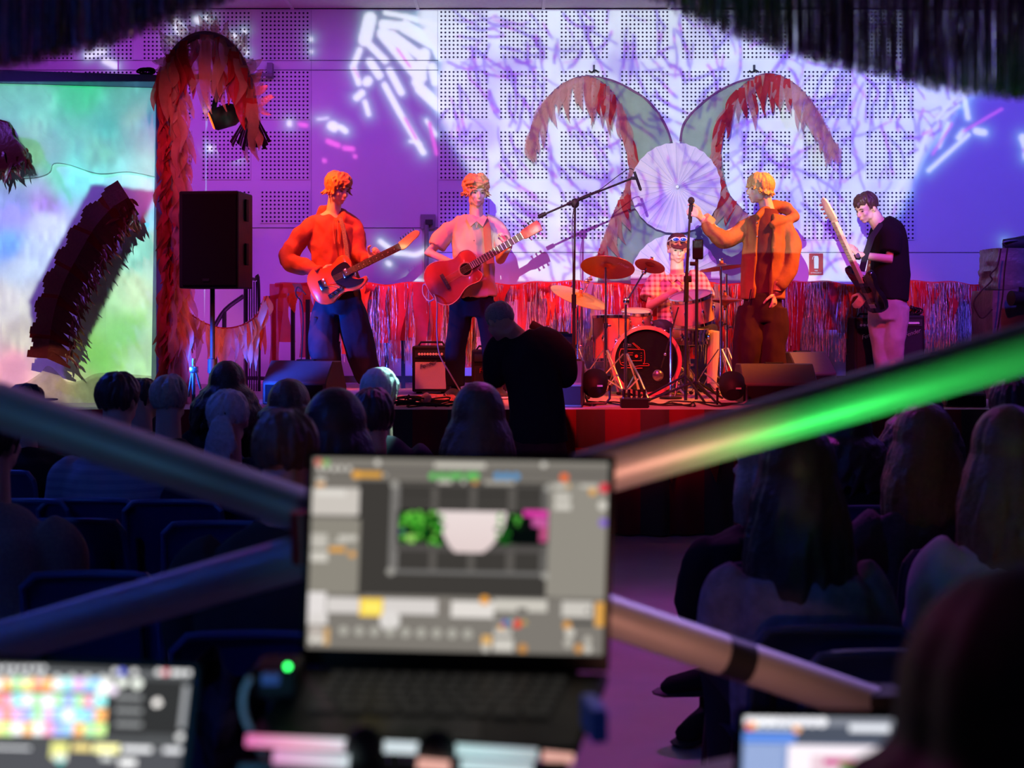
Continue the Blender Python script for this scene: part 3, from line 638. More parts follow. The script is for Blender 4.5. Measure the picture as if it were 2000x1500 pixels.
for i, (p, tg) in enumerate(along(cc, 40)): put('bunting_strip', r.choice(vb[r.choice((0, 1, 2, 0)) if i < 26 else r.choice((0, 3, 3))]), t, p, r.uniform(-.2, .2), r.uniform(-.15, .15), r.uniform(-.7, .7), (1, 1, r.uniform(.7, 1.3)))

# ------------------------------------------------------------------ cloth screen in its frame
t = thing('cloth_screen', 'big framed cloth screen with pastel projected colours left of the stage', 'screen', P(100, 605+1.6*F/DS, DS))
fm = mat('blue_grey_frame', (.10, .11, .2), .7)
zt = P(0, 152, DS).z; xr = P(318, 0, DS).x; xl = P(-420, 0, DS).x
def bar2(a, b, w2): # flat board between two points in the screen plane
    a, b = Vector(a), Vector(b); x, y, z = frame(b-a, Vector((0, 1, 0))); return BX((a+b)/2, (w2, .05, (b-a).length), rotm(x, y, z))
obj('frame_board', bar2(P(-420, 138, DS-.03), P(328, 160, DS-.03), .095), fm, t)
obj('frame_board', bar2(P(318, 150, DS-.03), P(304, 1005, DS-.03), .085), fm, t)
obj('frame_board', bar2(P(-420, 150, DS-.03), P(-420, 1005, DS-.03), .085), fm, t)
cloth_m = mat('white_gauze_sheet', (.82, .82, .8), .8, 0, .05, 30, .1)
def sheet(name, pts_top, pts_bot, D, m, amp, nx=70, ny=60, seed=0):
    bm = bmesh.new(); g = []; tp = smooth_pts(pts_top, 12); bt = smooth_pts(pts_bot, 12)
    for j in range(ny+1):
        row = []
        for i in range(nx+1):
            a = tp[min(len(tp)-1, i*(len(tp)-1)//nx)]; b = bt[min(len(bt)-1, i*(len(bt)-1)//nx)]; v = j/ny
            p = P(a[0]+(b[0]-a[0])*v, a[1]+(b[1]-a[1])*v, D); n1 = noise.noise((p.x*3+seed, p.z*2.2-p.x*2, seed)); n2 = noise.noise((p.x*9, p.z*7+p.x*5, seed+4))
            p.y += amp*(1-abs(n1)*3)*.6+amp*.45*n2; row.append(bm.verts.new(p))
        g.append(row)
    for j in range(ny):
        for i in range(nx): bm.faces.new((g[j][i], g[j][i+1], g[j+1][i+1], g[j+1][i]))
    return obj(name, bm, m, t, True)
sheet('back_sheet', [(-420, 158), (-60, 160), (305, 163)], [(-420, 960), (-60, 960), (300, 960)], DS+.02, cloth_m, .03, 110, 90)
sheet('upper_drape', [(-420, 156), (-60, 162), (303, 166)], [(-420, 330), (40, 348), (110, 318), (190, 338), (250, 335), (303, 345)], DS-.02, mat('mint_gauze', (.74, .84, .78), .8, 0, .08, 20, .1, .85, .2), .02, 90, 30, 3)
sheet('lower_drape', [(-420, 700), (0, 760), (40, 752), (75, 730), (95, 715), (130, 745), (160, 742), (200, 728), (300, 735)], [(-420, 960), (0, 960), (90, 960), (200, 960), (300, 960)], DS-.04, mat('sand_gauze', (.5, .46, .4), .85, 0, .2, 25, .2, .75, .2), .03, 90, 24, 8)
t = thing('cable_coil', 'tangle of black cable lying on top of the screen frame', 'cable', P(285, 150, DS))
for k in range(7):
    cx, cy = 283+r.uniform(-8, 8), 141+r.uniform(-2, 2); rx, ry = r.uniform(9, 17), r.uniform(3, 7)
    obj('loop', TB([P(cx+rx*math.cos(a*.5), cy+ry*math.sin(a*.5)-k*.3, DS-.03+.02*math.cos(a*.5+k)) for a in range(13)], .006, 6), M['rubber'], t, True)

# feather-fringed dark hangings in front of the screen
brown = mat('maroon_film_strip', (.16, .02, .02), .35, 0, .4, 40, .3, 1, .25); foil = mat('red_foil_strip', (.35, .02, .015), .22, .6, .3, 40, .3)
t = thing('segmented_tassel', 'long curved caterpillar-like hanging of maroon strips in front of the screen', 'decoration', P(165, 540, DS-.25))
sp = curve([(250, 392, 9.33), (222, 412, 9.33), (190, 450, 9.33), (158, 505, 9.33), (130, 560, 9.33), (112, 620, 9.33), (102, 690, 9.33)], 9.33, 10)
obj('spine', TB(sp, .012, 8), M['steel'], t, True)
k = 46
for i, (p, tg) in enumerate(along(sp, k)):
    nrm = Vector((-tg.z, 0, tg.x)); nrm = nrm if nrm.x < 0 else -nrm          # left side
    a = p+nrm*(.17+.02*math.sin(i)); b = p-nrm*(.13+.03*math.sin(i*2.1)); dn = Vector((0, 0, -.05)) if i else Vector((0, 0, 0))
    bm = bmesh.new(); w2 = .036
    A = [a+tg*w2*.9+dn*.4, a-tg*w2*.6+dn*.4]; Mi = [p+tg*w2+Vector((0, -.09, 0)), p-tg*w2+Vector((0, -.09, 0))]; B = [b+tg*w2*.5+dn*1.6, b-tg*w2*.35+dn*1.9]
    V = [[bm.verts.new(v) for v in q] for q in (A, Mi, B)]
    for q, s in zip(V, V[1:]): bm.faces.new((q[0], q[1], s[1], s[0]))
    bmesh.ops.solidify(bm, geom=bm.faces[:], thickness=.003)
    obj('film_strip', bm, foil if i % 9 == 4 else brown, t)
vt = variants('tassel_strip', brown, .014, .13)
for i, (p, tg) in enumerate(along(sp, 110)):
    nrm = Vector((-tg.z, 0, tg.x)); nrm = nrm if nrm.x < 0 else -nrm
    put('tassel_strip', r.choice(vt), t, p-nrm*(.11+r.uniform(0, .05))+Vector((0, r.uniform(-.06, .02), 0)), r.uniform(-.4, .4), r.uniform(-.9, -.1), r.uniform(-1, 1), (1, 1, r.uniform(.5, 1)))
for i in range(26): put('tassel_strip', r.choice(vt), t, P(248+r.uniform(-16, 18), 388+r.uniform(-4, 40), 9.3), r.uniform(-.6, .6), r.uniform(-1.2, 1.2), r.uniform(-1, 1), (1.3, 1, r.uniform(.5, 1)))
t = thing('feather_hanging', 'dark brown feathered hanging at the left edge of the screen', 'decoration', P(-20, 290, DS-.25))
bm = bmesh.new(); prism(bm, [((a-0)/F*9.33, -(b-290)/F*9.33) for a, b in smooth_pts([(-150, 236), (-40, 232), (17, 238), (24, 262), (45, 285), (55, 305), (40, 320), (10, 335), (-60, 330), (-150, 300)], 3, True)], P(0, 290, 9.33), FACE, .06, .012); obj('shell', bm, brown, t, True)
for i in range(90):
    q = r.uniform(-90, 56); put('tassel_strip', r.choice(vt), t, P(q, 300+r.uniform(-6, 30) if q < 30 else 296+r.uniform(-6, 16), 9.33+r.uniform(-.05, .05)), r.uniform(-.3, .3), r.uniform(-.6, .5), r.uniform(-1, 1), (1.4, 1, r.uniform(.5, 1.1)))

# ------------------------------------------------------------------ feathered arch (drooping palm) with lamp and fan
t = thing('feathered_arch', 'tall post and drooping arch covered in pink and red chiffon strips beside the screen', 'decoration', P(336, 605+1.6*F/9.45, 9.45))
ac = curve([(332, 985), (334, 700), (338, 500), (334, 300), (326, 180), (334, 118), (358, 84), (395, 68), (432, 76), (462, 104), (484, 150), (494, 195), (497, 215)], 9.45, 10)
obj('arch_pole', TB(ac, .03, 8), cane, t, True)
va = [variants('chiffon_strip', m, .07, .42) for m in (pinkch, rose, crimson)]
vs = [variants('short_strip', m, .05, .16) for m in (pinkch, rose, crimson)]
pts = along(ac, 190)
for i, (p, tg) in enumerate(pts):
    py = HZ-(p.z-EYE)*F/p.y; px = 1000+p.x*F/p.y
    if py > 775: continue
    if px < 350 and py > 150:       # the post: crimson left, pink right
        put('chiffon_strip', r.choice(va[2]), t, p+Vector((-.03, r.uniform(-.05, .02), .08)), r.uniform(-.15, .15), r.uniform(-.1, .25), r.uniform(-1, 1), (.7, 1, r.uniform(.5, .9)))
        put('chiffon_strip', r.choice(va[r.choice((0, 0, 1))]), t, p+Vector((.045, r.uniform(-.05, .02), .08)), r.uniform(-.2, .2), r.uniform(-.35, -.02), r.uniform(-1, 1), (.9, 1, r.uniform(.6, 1.0)))
    else:
        L = 1.0 if px > 450 else (1.2 if px > 375 else .9)
        put('chiffon_strip', r.choice(va[r.choice((0, 1, 1, 2))]), t, p+Vector((0, r.uniform(-.08, .05), -.01)), r.uniform(-.2, .2), r.uniform(-.12, .12), r.uniform(-1, 1), (1, 1, L*r.uniform(.75, 1.15)))
        if i % 2:
            nrm = Vector((-tg.z, 0, tg.x)); nrm = nrm if (nrm.z > 0 or px > 480) and not (nrm.x < 0 and px > 440) else -nrm
            ang = math.atan2(nrm.x, nrm.z)
            put('short_strip', r.choice(vs[r.choice((0, 1, 1))]), t, p, 0, PI+ang+r.uniform(-.4, .4), r.uniform(-.4, .4), (1, 1, r.uniform(.6, 1)))
fan_m = mat('dark_plum_film', (.035, .015, .05), .4)
t = thing('pleated_fan', 'dark plum pleated fan hanging from the tip of the feathered arch', 'decoration', P(490, 212, 9.4))
for i in range(13):
    a0 = -0.62+i*.083; a = a0+.02; apex = P(492, 208, 9.4); L = .32+.02*math.sin(i*2); bm = bmesh.new()
    def q(ang, l, dy): return apex+Vector((math.sin(ang)*l-.02*0, dy, -math.cos(ang)*l))
    sh = .06; v = [q(a-.044+sh, .02, 0), q(a+.044+sh, .02, -.01), q(a+.05+sh, L, -.03*(i % 2)), q(a-.046+sh, L*.97, .02)]
    bm.faces.new([bm.verts.new(k) for k in v]); bmesh.ops.solidify(bm, geom=bm.faces[:], thickness=.003); obj('fan_blade', bm, fan_m, t)
t = thing('moving_head_lamp', 'stage lamp hanging under the feathered arch with a red glowing rim', 'lamp', P(435, 225, 9.7))
obj('yoke', TB(curve([(430, 170), (420, 200), (418, 225), (428, 245)], 9.7, 5), .02, 8), M['black'], t, True)
obj('lamp_head', LT([(0, -.1), (.07, -.1), (.09, -.06), (.085, .08), (.07, .1), (0, .1)], rotm(*frame(Vector((-.9, -.2, -.35)))), P(438, 228, 9.7), 20), M['black'], t, True)
obj('lens', LT([(0, .11), (.06, .11), (.07, .1), (.07, .09)], rotm(*frame(Vector((-.9, -.2, -.35)))), P(438, 228, 9.7), 20), mat('red_lens', (.3, .02, .01), .2, emit=(1, .1, .01), estr=2.5), t, True)
obj('clamp', BX(P(428, 168, 9.7), (.06, .05, .12), None, .005), M['steel'], t)
obj('hanging_bar', TB([P(340, 150, 9.7), P(500, 150, 9.7)], .02, 8), M['steel'], t, True)

# ------------------------------------------------------------------ speakers, amps, monitors
def handle_strip(c, w2, parent): obj('handle', TB(smooth_pts([tuple(Vector(c)+Vector(v)) for v in ((-w2, 0, 0), (-w2*.8, 0, .025), (w2*.8, 0, .025), (w2, 0, 0))], 4), .008, 6), M['rubber'], parent, True)
D = 9.0; t = thing('loudspeaker', 'large black loudspeaker on a pole at the left of the stage', 'speaker', P(412, 565, D))
c = P(409, 468, D); R = Matrix.Rotation(math.radians(-6), 3, 'Z')
obj('cabinet', BX(c+Vector((.01, .17, 0)), (.44, .34, .70), R, .012), M['black'], t)
obj('grille', BX(c+Vector((-.0, -.008, 0)), (.40, .012, .66), R, .006), M['grille'], t)
for z in (.22, -.1): obj('side_handle', BX(c+R @ Vector((.222, .17, z)), (.012, .06, .16), R, .004), M['rubber'], t)
obj('badge', BX(c+Vector((-.02, -.018, -.29)), (.05, .004, .02), R), M['steel'], t)
s = thing('speaker_stand', 'black pole stand that carries the loudspeaker', 'stand', (P(415, 0, D+.17).x, D+.17, 0))
x0, y0 = s.location.x, s.location.y
obj('pole', TB([(x0, y0, 0.35), (x0, y0, P(0, 563, D).z)], .018, 12), M['black'], s, True); obj('outer_pole', TB([(x0, y0, .3), (x0, y0, 1.2)], .026, 12), M['black'], s, True)
obj('collar', TB([(x0, y0, 1.14), (x0, y0, 1.24)], .036, 12), M['black'], s, True); obj('knob', TB([(x0, y0, 1.18), (x0+.08, y0, 1.18)], .014, 8), M['black'], s, True)
for k in range(3):
    a = k*2*PI/3+.4; obj('leg', TB([(x0, y0, .75), (x0+.5*math.cos(a), y0+.5*math.sin(a), .02)], .013, 8), M['black'], s, True); obj('brace', TB([(x0, y0, .35), (x0+.27*math.cos(a), y0+.27*math.sin(a), .36)], .009, 6), M['black'], s, True)
def combo(px0, px1, py0, py1, D, label, grille_m, logo_m, depth=.26, yaw=0, tilt=0, knob=True, grp='guitar amplifiers', logo='Fender'):
    a = P(px0, py1, D); b = P(px1, py0, D); a.z = STAGE+.018; W = b.x-a.x; H = b.z-a.z; cz = (a.z+b.z)/2; R = Matrix.Rotation(math.radians(yaw), 3, 'Z') @ Matrix.Rotation(math.radians(tilt), 3, 'X'); c = Vector(((a.x+b.x)/2, D+depth/2, cz))
    t = thing('guitar_amplifier', label, 'amplifier', (c.x, c.y, a.z), grp); L = lambda x, y, z: c+R @ Vector((x, y, z))
    obj('cabinet', BX(c, (W, depth, H), R, .012), M['black'], t)
    obj('grille_cloth', BX(L(0, -depth/2-.003, -.055), (W-.05, .01, H-.16), R, .004), grille_m, t)
    obj('control_panel', BX(L(0, -depth/2-.003, H/2-.065), (W-.05, .01, .06), R), mat('amp_panel', (.05, .05, .06), .4, .5), t)
    if knob:
        for k in range(9): obj('knob', LT([(0, .016), (.009, .016), (.012, 0)], R @ FACE, L(-W/2+.06+k*(W-.12)/8, -depth/2-.006, H/2-.068), 10), mat('ivory', (0, 0, 0)), t, True)
    o = obj('handle', TB([L(v[0], 0, H/2+v[2]) for v in ((-.11, 0, 0), (-.09, 0, .03), (.09, 0, .03), (.11, 0, 0))], .01, 6), M['rubber'], t, True)
    text('logo', logo, .052, L(-W/2+.13, -depth/2-.013, H/2-.155), R @ Matrix.Rotation(math.radians(18), 3, 'Y').inverted() @ FACE, logo_m, t, .002, .35)
    for sx in (-1, 1): obj('foot', BX(L(sx*(W/2-.05), 0, -H/2-.006), (.04, depth*.6, .02), R), M['rubber'], t)
    return t
grey_cloth = mat('silver_grille_cloth', (.55, .52, .56), .8, 0, .25, 260, .5); silver = mat('logo_silver', (.7, .7, .7), .3, .8); inkm = mat('logo_dark', (.08, .07, .09), .5)
combo(805, 877, 676, 766, 10.55, 'grey-grilled guitar amplifier standing behind the acoustic guitarist', grey_cloth, inkm)
combo(921, 990, 684, 765, 10.6, 'dark small amplifier between the acoustic guitarist and the photographer', M['dark'], mat('logo_red', (.4, .03, .03), .5), knob=False)
combo(1668, 1748, 620, 716, 10.95, 'black guitar amplifier behind the bassist with a silver script logo', M['dark'], silver, .28)
combo(1752, 1806, 616, 712, 11.05, 'second black amplifier directly right of the bassist', M['dark'], silver, .28)
combo(1062, 1122, 655, 716, 10.75, 'leaning pale amplifier showing its script logo beside the photographer', mat('pinkish_grille', (.5, .42, .45), .8, 0, .2, 200, .4), inkm, .2, 8, -16, False)
t = thing('cable_pile', 'loose black cables heaped on top of the right amplifier', 'cable', P(1775, 612, 11.1))
for k in range(8):
    cx, cy, rx, ry = 1775+r.uniform(-10, 10), 607+r.uniform(-3, 3), r.uniform(10, 22), r.uniform(4, 9); obj('loop', TB([P(cx+rx*math.cos(a*.55), cy+ry*math.sin(a*.55), 11.15+.04*math.sin(a+k)) for a in range(12)], .006, 6), M['rubber'], t, True)
def wedge(px0, px1, py0, py1, D, label, m=None, W=None, yaw=0, back=.5, side='front'):
    a = P(px0, py1, D); b = P(px1, py0, D); a.z = STAGE+.001; W = b.x-a.x; H = b.z-a.z; c = Vector(((a.x+b.x)/2, D, a.z)); R = Matrix.Rotation(math.radians(yaw), 3, 'Z')
    t = thing('stage_monitor', label, 'speaker', c, 'wedge monitors')
    prof = [(0, 0), (0, H*.52), (.16, H), (.34, H*.98), (.46, H*.35), (.44, 0)] # (depth, height): back of the cabinet faces the hall
    bm = bmesh.new(); A = [bm.verts.new(c+R @ Vector((-W/2, y, z))) for y, z in prof]; B = [bm.verts.new(c+R @ Vector((W/2, y, z))) for y, z in prof]; n = len(prof)
    bm.faces.new(A); bm.faces.new(B[::-1])
    for k in range(n): bm.faces.new((A[k], B[k], B[(k+1) % n], A[(k+1) % n]))
    bmesh.ops.bevel(bm, geom=bm.edges[:], offset=.008, segments=1, affect='EDGES'); obj('cabinet', bm, m or M['black'], t)
    obj('rear_panel', BX(c+R @ Vector((0, -.004, H*.26)), (W*.9, .008, H*.4), R, .002), M['grille'], t)
    gb = bmesh.new(); p = [c+R @ Vector(v) for v in ((-W*.46, .346, H*.97), (W*.46, .346, H*.97), (W*.46, .466, H*.36), (-W*.46, .466, H*.36))]; gb.faces.new([gb.verts.new(v) for v in p]); bmesh.ops.solidify(gb, geom=gb.faces[:], thickness=-.008); obj('grille', gb, M['grille'], t)
    obj('handle', BX(c+R @ Vector((0, .25, H*1.0)), (.14, .06, .012), R, .003), M['rubber'], t)
    return t
plaswd = mat('worn_black_cabinet', (.045, .04, .045), .55)
wedge(508, 640, 706, 783, 9.35, 'angled wedge monitor lit blue and red at the left stage edge', plaswd, yaw=-12)
wedge(1087, 1137, 706, 800, 9.1, 'dark wedge monitor just right of the standing photographer', plaswd, yaw=-6)
wedge(1452, 1598, 712, 790, 9.4, 'wide wedge monitor at the feet of the singer', plaswd)
wedge(1555, 1640, 688, 752, 10.4, 'rear wedge monitor lit blue between singer and bassist', plaswd, yaw=18)
wedge(1848, 1925, 748, 812, 9.15, 'dark wedge monitor at the right end of the stage edge', plaswd, yaw=-8)
# foil-wrapped stack at the right
foilc = mat('crumpled_grey_foil', (.13, .12, .14), .38, .35, .3, 14, .9)
t = thing('speaker_stack', 'tall stack wrapped in crumpled grey foil at the right edge', 'speaker stack', P(2000, 780, 9.9))
def crumple(c, s, seed):
    bm = bmesh.new(); box(bm, c, s); bmesh.ops.subdivide_edges(bm, edges=bm.edges[:], cuts=14, use_grid_fill=True)
    for v in bm.verts: v.co += Vector((1, 1, 1))*.0+ (v.co-Vector(c)).normalized()*(.016*noise.noise((v.co.x*4, v.co.y*4, v.co.z*22+seed))+.008*noise.noise(v.co*25))
    return bm
a = P(1949, 484, 9.9); b = P(1938, 566, 9.9); g = P(1935, 770, 9.9)
obj('upper_wrap', crumple((a.x+.45, 10.1, (a.z+b.z)/2), (.9, .4, a.z-b.z), 1), foilc, t, True)
obj('lower_wrap', crumple((b.x+.5, 10.12, (b.z+STAGE)/2), (1.0, .45, b.z-STAGE), 5), foilc, t, True)
t = thing('stage_lamp', 'dark lamp lying on top of the foil-wrapped stack', 'lamp', P(1990, 480, 10.0))
obj('lamp_body', LT([(0, -.09), (.05, -.09), (.06, 0), (.075, .09), (.06, .1), (0, .1)], rotm(*frame(Vector((1, -.2, .05)))), P(1983, 478, 10.05), 18), M['black'], t, True); obj('yoke', TB(curve([(1965, 482), (1960, 474), (1985, 470), (2005, 476)], 10.0, 4), .01, 6), M['steel'], t, True)
t = thing('stage_lamp', 'dark lamp clamped on the front of the foil stack', 'lamp', P(1990, 590, 9.8))
obj('lamp_body', LT([(0, -.1), (.045, -.09), (.05, 0), (.06, .09), (0, .1)], rotm(*frame(Vector((-1, -.2, .02)))), P(1995, 583, 9.78), 18), M['black'], t, True); obj('bracket', BX(P(2000, 575, 9.84), (.06, .06, .12), None, .004), M['steel'], t)
tag(obj('hanging_cable', TB(curve([(1955, 486), (1948, 520), (1934, 536), (1937, 548), (1915, 570), (1902, 592), (1912, 617), (1922, 620), (1938, 604)], 9.75, 6), .006, 6), M['rubber'], None, True), 'thin black cable looping off the left side of the foil stack', 'cable')
tag(obj('hanging_cable', TB(curve([(1968, 484), (1962, 530), (1958, 580), (1948, 650), (1943, 720), (1938, 780)], 9.72, 6), .006, 6), M['rubber'], None, True), 'black cable hanging straight down the foil stack', 'cable')

# par lamps on the stage edge
def par(px, py, D, label):
    t = thing('par_lamp', label, 'lamp', P(px, 790, D), 'floor lamps at the stage edge'); c = P(px, py, D); z = rotm(*frame(Vector((.1, .8, .55))))
    obj('lamp_can', LT([(0, -.09), (.05, -.085), (.085, -.05), (.095, .0), (.095, .08), (.085, .085), (.08, .03), (0, .03)], z, c, 22), M['black'], t, True)
    obj('yoke', TB([c+Vector((-.11, 0, -.0)), c+Vector((-.11, 0, -.1)), (c.x-.08, c.y, STAGE+.012), (c.x+.08, c.y, STAGE+.012), c+Vector((.11, 0, -.1)), c+Vector((.11, 0, 0))], .01, 6), M['steel'], t, True)
    obj('badge', BX(c+Vector((.03, -.1, -.0)), (.04, .004, .012)), mat('grey_print', (.35, .35, .35), .5), t)
par(1162, 752, 9.35, 'black par lamp on the stage floor left of the kick drum'); par(1430, 757, 9.3, 'black par lamp on the stage floor in front of the singer')
# ------------------------------------------------------------------ drum kit (each stand, drum and cymbal a thing of its own)
ZS = STAGE
orange_shell = mat('sparkle_drum_shell', (.85, .42, .2), .3, .2, .3, 240, .2, coat=.5); head_w = mat('drum_head', (.75, .68, .66), .5, 0, .05, 20, .05, 1, .2)
def drum(name, label, c, axis, rad, dep, shell, grp=None, lugs=8, top=None):
    z = axis.normalized(); R = rotm(*frame(z, Vector((0, 1, 0)))); t = thing(name, label, 'drum', (c.x, c.y, c.z-dep/2), grp)
    obj('shell', LT([(rad*.97, -dep/2), (rad, -dep/2), (rad, dep/2), (rad*.97, dep/2)], R, c, 36), shell, t, True)
    obj('drum_head', LT([(0, dep/2+.004), (rad*.98, dep/2+.002), (rad*.98, dep/2-.01), (0, dep/2-.012)], R, c, 36), top or head_w, t, True)
    obj('drum_head', LT([(0, -dep/2-.004), (rad*.98, -dep/2-.002), (rad*.98, -dep/2+.01), (0, -dep/2+.012)], R, c, 36), head_w, t, True)
    for s in (-1, 1): obj('hoop', LT([(rad*.985, s*(dep/2-.012)), (rad*1.05, s*(dep/2-.012)), (rad*1.055, s*(dep/2+.012)), (rad*1.0, s*(dep/2+.016)), (rad*.985, s*(dep/2-.012))], R, c, 36), M['chrome'], t, True)
    for k in range(lugs):
        a = 2*PI*k/lugs+.3; d = R @ Vector((math.cos(a), math.sin(a), 0))
        lug = obj('lug', ball(bmesh.new(), c+d*(rad+.012), (.014, .014, .03), R, 8), M['chrome'], t, True)
        obj('tension_rod', TB([c+d*(rad*1.045)+z*(dep/2+.012), c+d*(rad*1.045)-z*(dep/2+.012)], .0035, 5), M['chrome'], t, True)
    return t
ck = P(1262, 705, 10.35); KR = 66/F*10.35
t = drum('kick_drum', 'large kick drum with black front head and red line drawing of a radio', ck+Vector((0, .2, 0)), Vector((0, -1, 0)), KR, .40, orange_shell, None, 10, mat('black_drum_head', (.008, .008, .01), .25))
o = obj('front_hoop', LT([(KR*.93, .0), (KR*1.04, .0), (KR*1.045, .03), (KR*.94, .035), (KR*.93, 0)], FACE, ck, 48), mat('red_wood_hoop', (.75, .2, .14), .35), t, True)
lg = mat('logo_red_print', (.95, .06, .03), .5); LC = P(1234, 702, 10.35-.022)
def Lg(x, y): return P(1180+x*160/1500, 640+y*160/1500, 10.35-.022)
def line(pts, w2=.0042, closed=False):
    q = [Lg(*p) for p in smooth_pts(pts, 4, closed)]
    if closed: q.append(q[0])
    return obj('logo_line', TB(q, w2, 5, flat=.35, side=(0, 1, 0)), lg, t, True)
line([(310, 400), (330, 388), (660, 400), (720, 405), (738, 440), (745, 560), (735, 640), (715, 665), (790, 655), (825, 680), (800, 695), (650, 695), (560, 712), (480, 690), (370, 690), (310, 670), (285, 600), (275, 520), (290, 440)], .0045, True)
line([(515, 280), (640, 395)]); line([(535, 275), (665, 385)]); line([(310, 738), (420, 730), (560, 742), (700, 738)], .007); line([(420, 605), (690, 605)], .005); line([(320, 640), (420, 640)], .005); line([(430, 462), (530, 462)], .005); line([(430, 500), (520, 500)], .005)
obj('logo_ring', LT([(.0055, 0), (.0055, .002), (.0, .002)], FACE, Lg(590, 520), 16), lg, t); obj('logo_ring', LT([(.0085, 0), (.0085, .002), (.0125, .002), (.0125, 0)], FACE, Lg(590, 520), 24), lg, t)
for y in (465, 510, 545, 580): line([(668, y), (692, y)], .003)
for s in (-1, 1): obj('spur', TB([ck+Vector((s*KR*.8, .12, -KR*.55)), (ck.x+s*KR*1.25, ck.y+.02, ZS+.01)], .009, 8), M['chrome'], t, True)
for k in range(8):
    a = 2*PI*k/8+.2; d = Vector((math.cos(a), 0, math.sin(a))); obj('claw', BX(ck+d*KR*1.04+Vector((0, .03, 0)), (.03, .06, .03), None, .006), M['chrome'], t, True)
ft = P(1196, 662, 10.65); t = drum('floor_tom', 'orange floor tom with three chrome legs left of the kick drum', Vector((ft.x, ft.y+.1, ft.z)), Vector((0, .06, 1)), 37/F*10.65, 84/F*10.65, orange_shell)
for a in (-2.6, -.5, 1.2): obj('leg', TB([(ft.x+.17*math.cos(a), ft.y+.1+.17*math.sin(a), ft.z), (ft.x+.18*math.cos(a), ft.y+.1+.18*math.sin(a), ZS+.01)], .007, 8), M['chrome'], t, True)
drum('rack_tom', 'small tom drum behind the kick drum beside the floor tom', P(1243, 625, 10.85), Vector((0, -.2, 1)), .13, .14, orange_shell)
tt = drum('snare_drum', 'tilted tom with glowing orange shell in front of the drummer', P(1352, 603, 10.55), Vector((-.18, -.25, 1)), 41/F*10.5, 50/F*10.5, orange_shell)
drum('snare_drum', 'flat snare drum on a stand below the tilted tom', P(1345, 655, 10.75), Vector((0, -.1, 1)), .165, .10, M['chrome'], None)
for (px, D, c2) in ((1352, 10.62, 660), (1330, 10.8, 680)): pass
def chrome_stand(name, label, px, D, ptop, legs=True, base=None, cat='stand', m=None, foot_r=.26, leg_h=.38, grp='chrome cymbal stands'):
    m = m or M['chrome']; b = P(px, 0, D); x, y = b.x, D; zt = P(0, ptop, D).z
    t = thing(name, label, cat, (x, y, ZS), grp)
    obj('lower_tube', TB([(x, y, ZS+.05), (x, y, ZS+(zt-ZS)*.55)], .013, 12), m, t, True); obj('upper_tube', TB([(x, y, ZS+(zt-ZS)*.5), (x, y, zt)], .0095, 12), m, t, True)
    obj('collar', TB([(x, y, ZS+(zt-ZS)*.53), (x, y, ZS+(zt-ZS)*.57)], .02, 12), m, t, True); obj('wing_nut', BX((x+.028, y, ZS+(zt-ZS)*.55), (.035, .008, .018), None, .003), m, t, True)
    if legs:
        for k in range(3):
            a = -PI/2+.55+k*2*PI/3; ex, ey = x+foot_r*math.cos(a), y+foot_r*math.sin(a)
            obj('leg', TB([(x+.02*math.cos(a), y+.02*math.sin(a), ZS+leg_h), (x+.6*(ex-x), y+.6*(ey-y), ZS+leg_h*.5), (ex, ey, ZS+.015)], .011, 8, flat=.5), m, t, True)
            obj('leg_brace', TB([(x, y, ZS+.06), (x+.55*(ex-x), y+.55*(ey-y), ZS+leg_h*.48)], .007, 6), m, t, True); obj('foot', ball(bmesh.new(), (ex, ey, ZS+.016), (.02, .02, .015), None, 8), M['rubber'], t, True)
    return t, Vector((x, y, zt))
def cymbal(label, c, rad, axis, m, grp='cymbals', word=None, ws=.04):
    z = axis.normalized(); R = rotm(*frame(z, Vector((0, 1, 0)))); t = thing('cymbal', label, 'cymbal', c, grp)
    obj('plate', LT([(0, .03), (.03, .028), (.045, .012), (rad*.35, .008), (rad, -.012), (rad, -.015), (rad*.35, .004), (.045, .007), (.028, .022), (0, .024)], R, c, 48), m, t, True)
    obj('felt', TB([c+z*.025, c+z*.05], .016, 10), mat('orange_felt', (.7, .2, .08), .9), t, True); obj('wing_nut', BX(c+z*.06, (.03, .01, .02), R, .003), M['chrome'], t, True)
    if word:
        q = c+R @ Vector((0, 0, 0)); x, y = word[1]
        Rt = R @ Matrix.Rotation(word[2], 3, 'Z'); text('lettering', word[0], ws, q+R @ Vector((x, y, -.014 if word[3] else .01)), Rt @ Matrix.Rotation(PI if word[3] else 0, 3, 'X'), mat('cymbal_print', (.75, .45, .45), .6), t, .0006)
    return t
bronze = mat('dark_red_cymbal', (.30, .06, .055), .35, .75, .15, 60, .1); gold = mat('gold_cymbal', (1.0, .55, .04), .3, .6, .15, 80, .15)
st, e = chrome_stand('cymbal_stand', 'straight chrome stand under the big dark red cymbal', 1183, 10.2, 522)
cymbal('big dark red crash cymbal with lettering on its underside', P(1187, 520, 10.2), 53/F*10.2, Vector((.05, -.43, 1))*-1 if False else Vector((.12, .42, 1)), bronze, word=('STAGE', (.12, -.08), .6, True))
st, e = chrome_stand('cymbal_stand', 'chrome boom stand standing before the kick drum', 1222, 9.95, 588, foot_r=.30, leg_h=.36)
obj('boom_arm', TB([P(1222, 592, 9.95), P(1262, 524, 10.05)], .008, 8), M['chrome'], st, True); obj('boom_clamp', ball(bmesh.new(), P(1223, 588, 9.95), (.028, .022, .03), None, 10), M['chrome'], st, True); obj('tilter', ball(bmesh.new(), P(1258, 531, 10.04), (.022, .02, .022), None, 10), M['chrome'], st, True)
cymbal('small dark splash cymbal tilted on the boom stand', P(1270, 517, 10.07), 30/F*10.07, Vector((.30, .42, 1)), bronze)
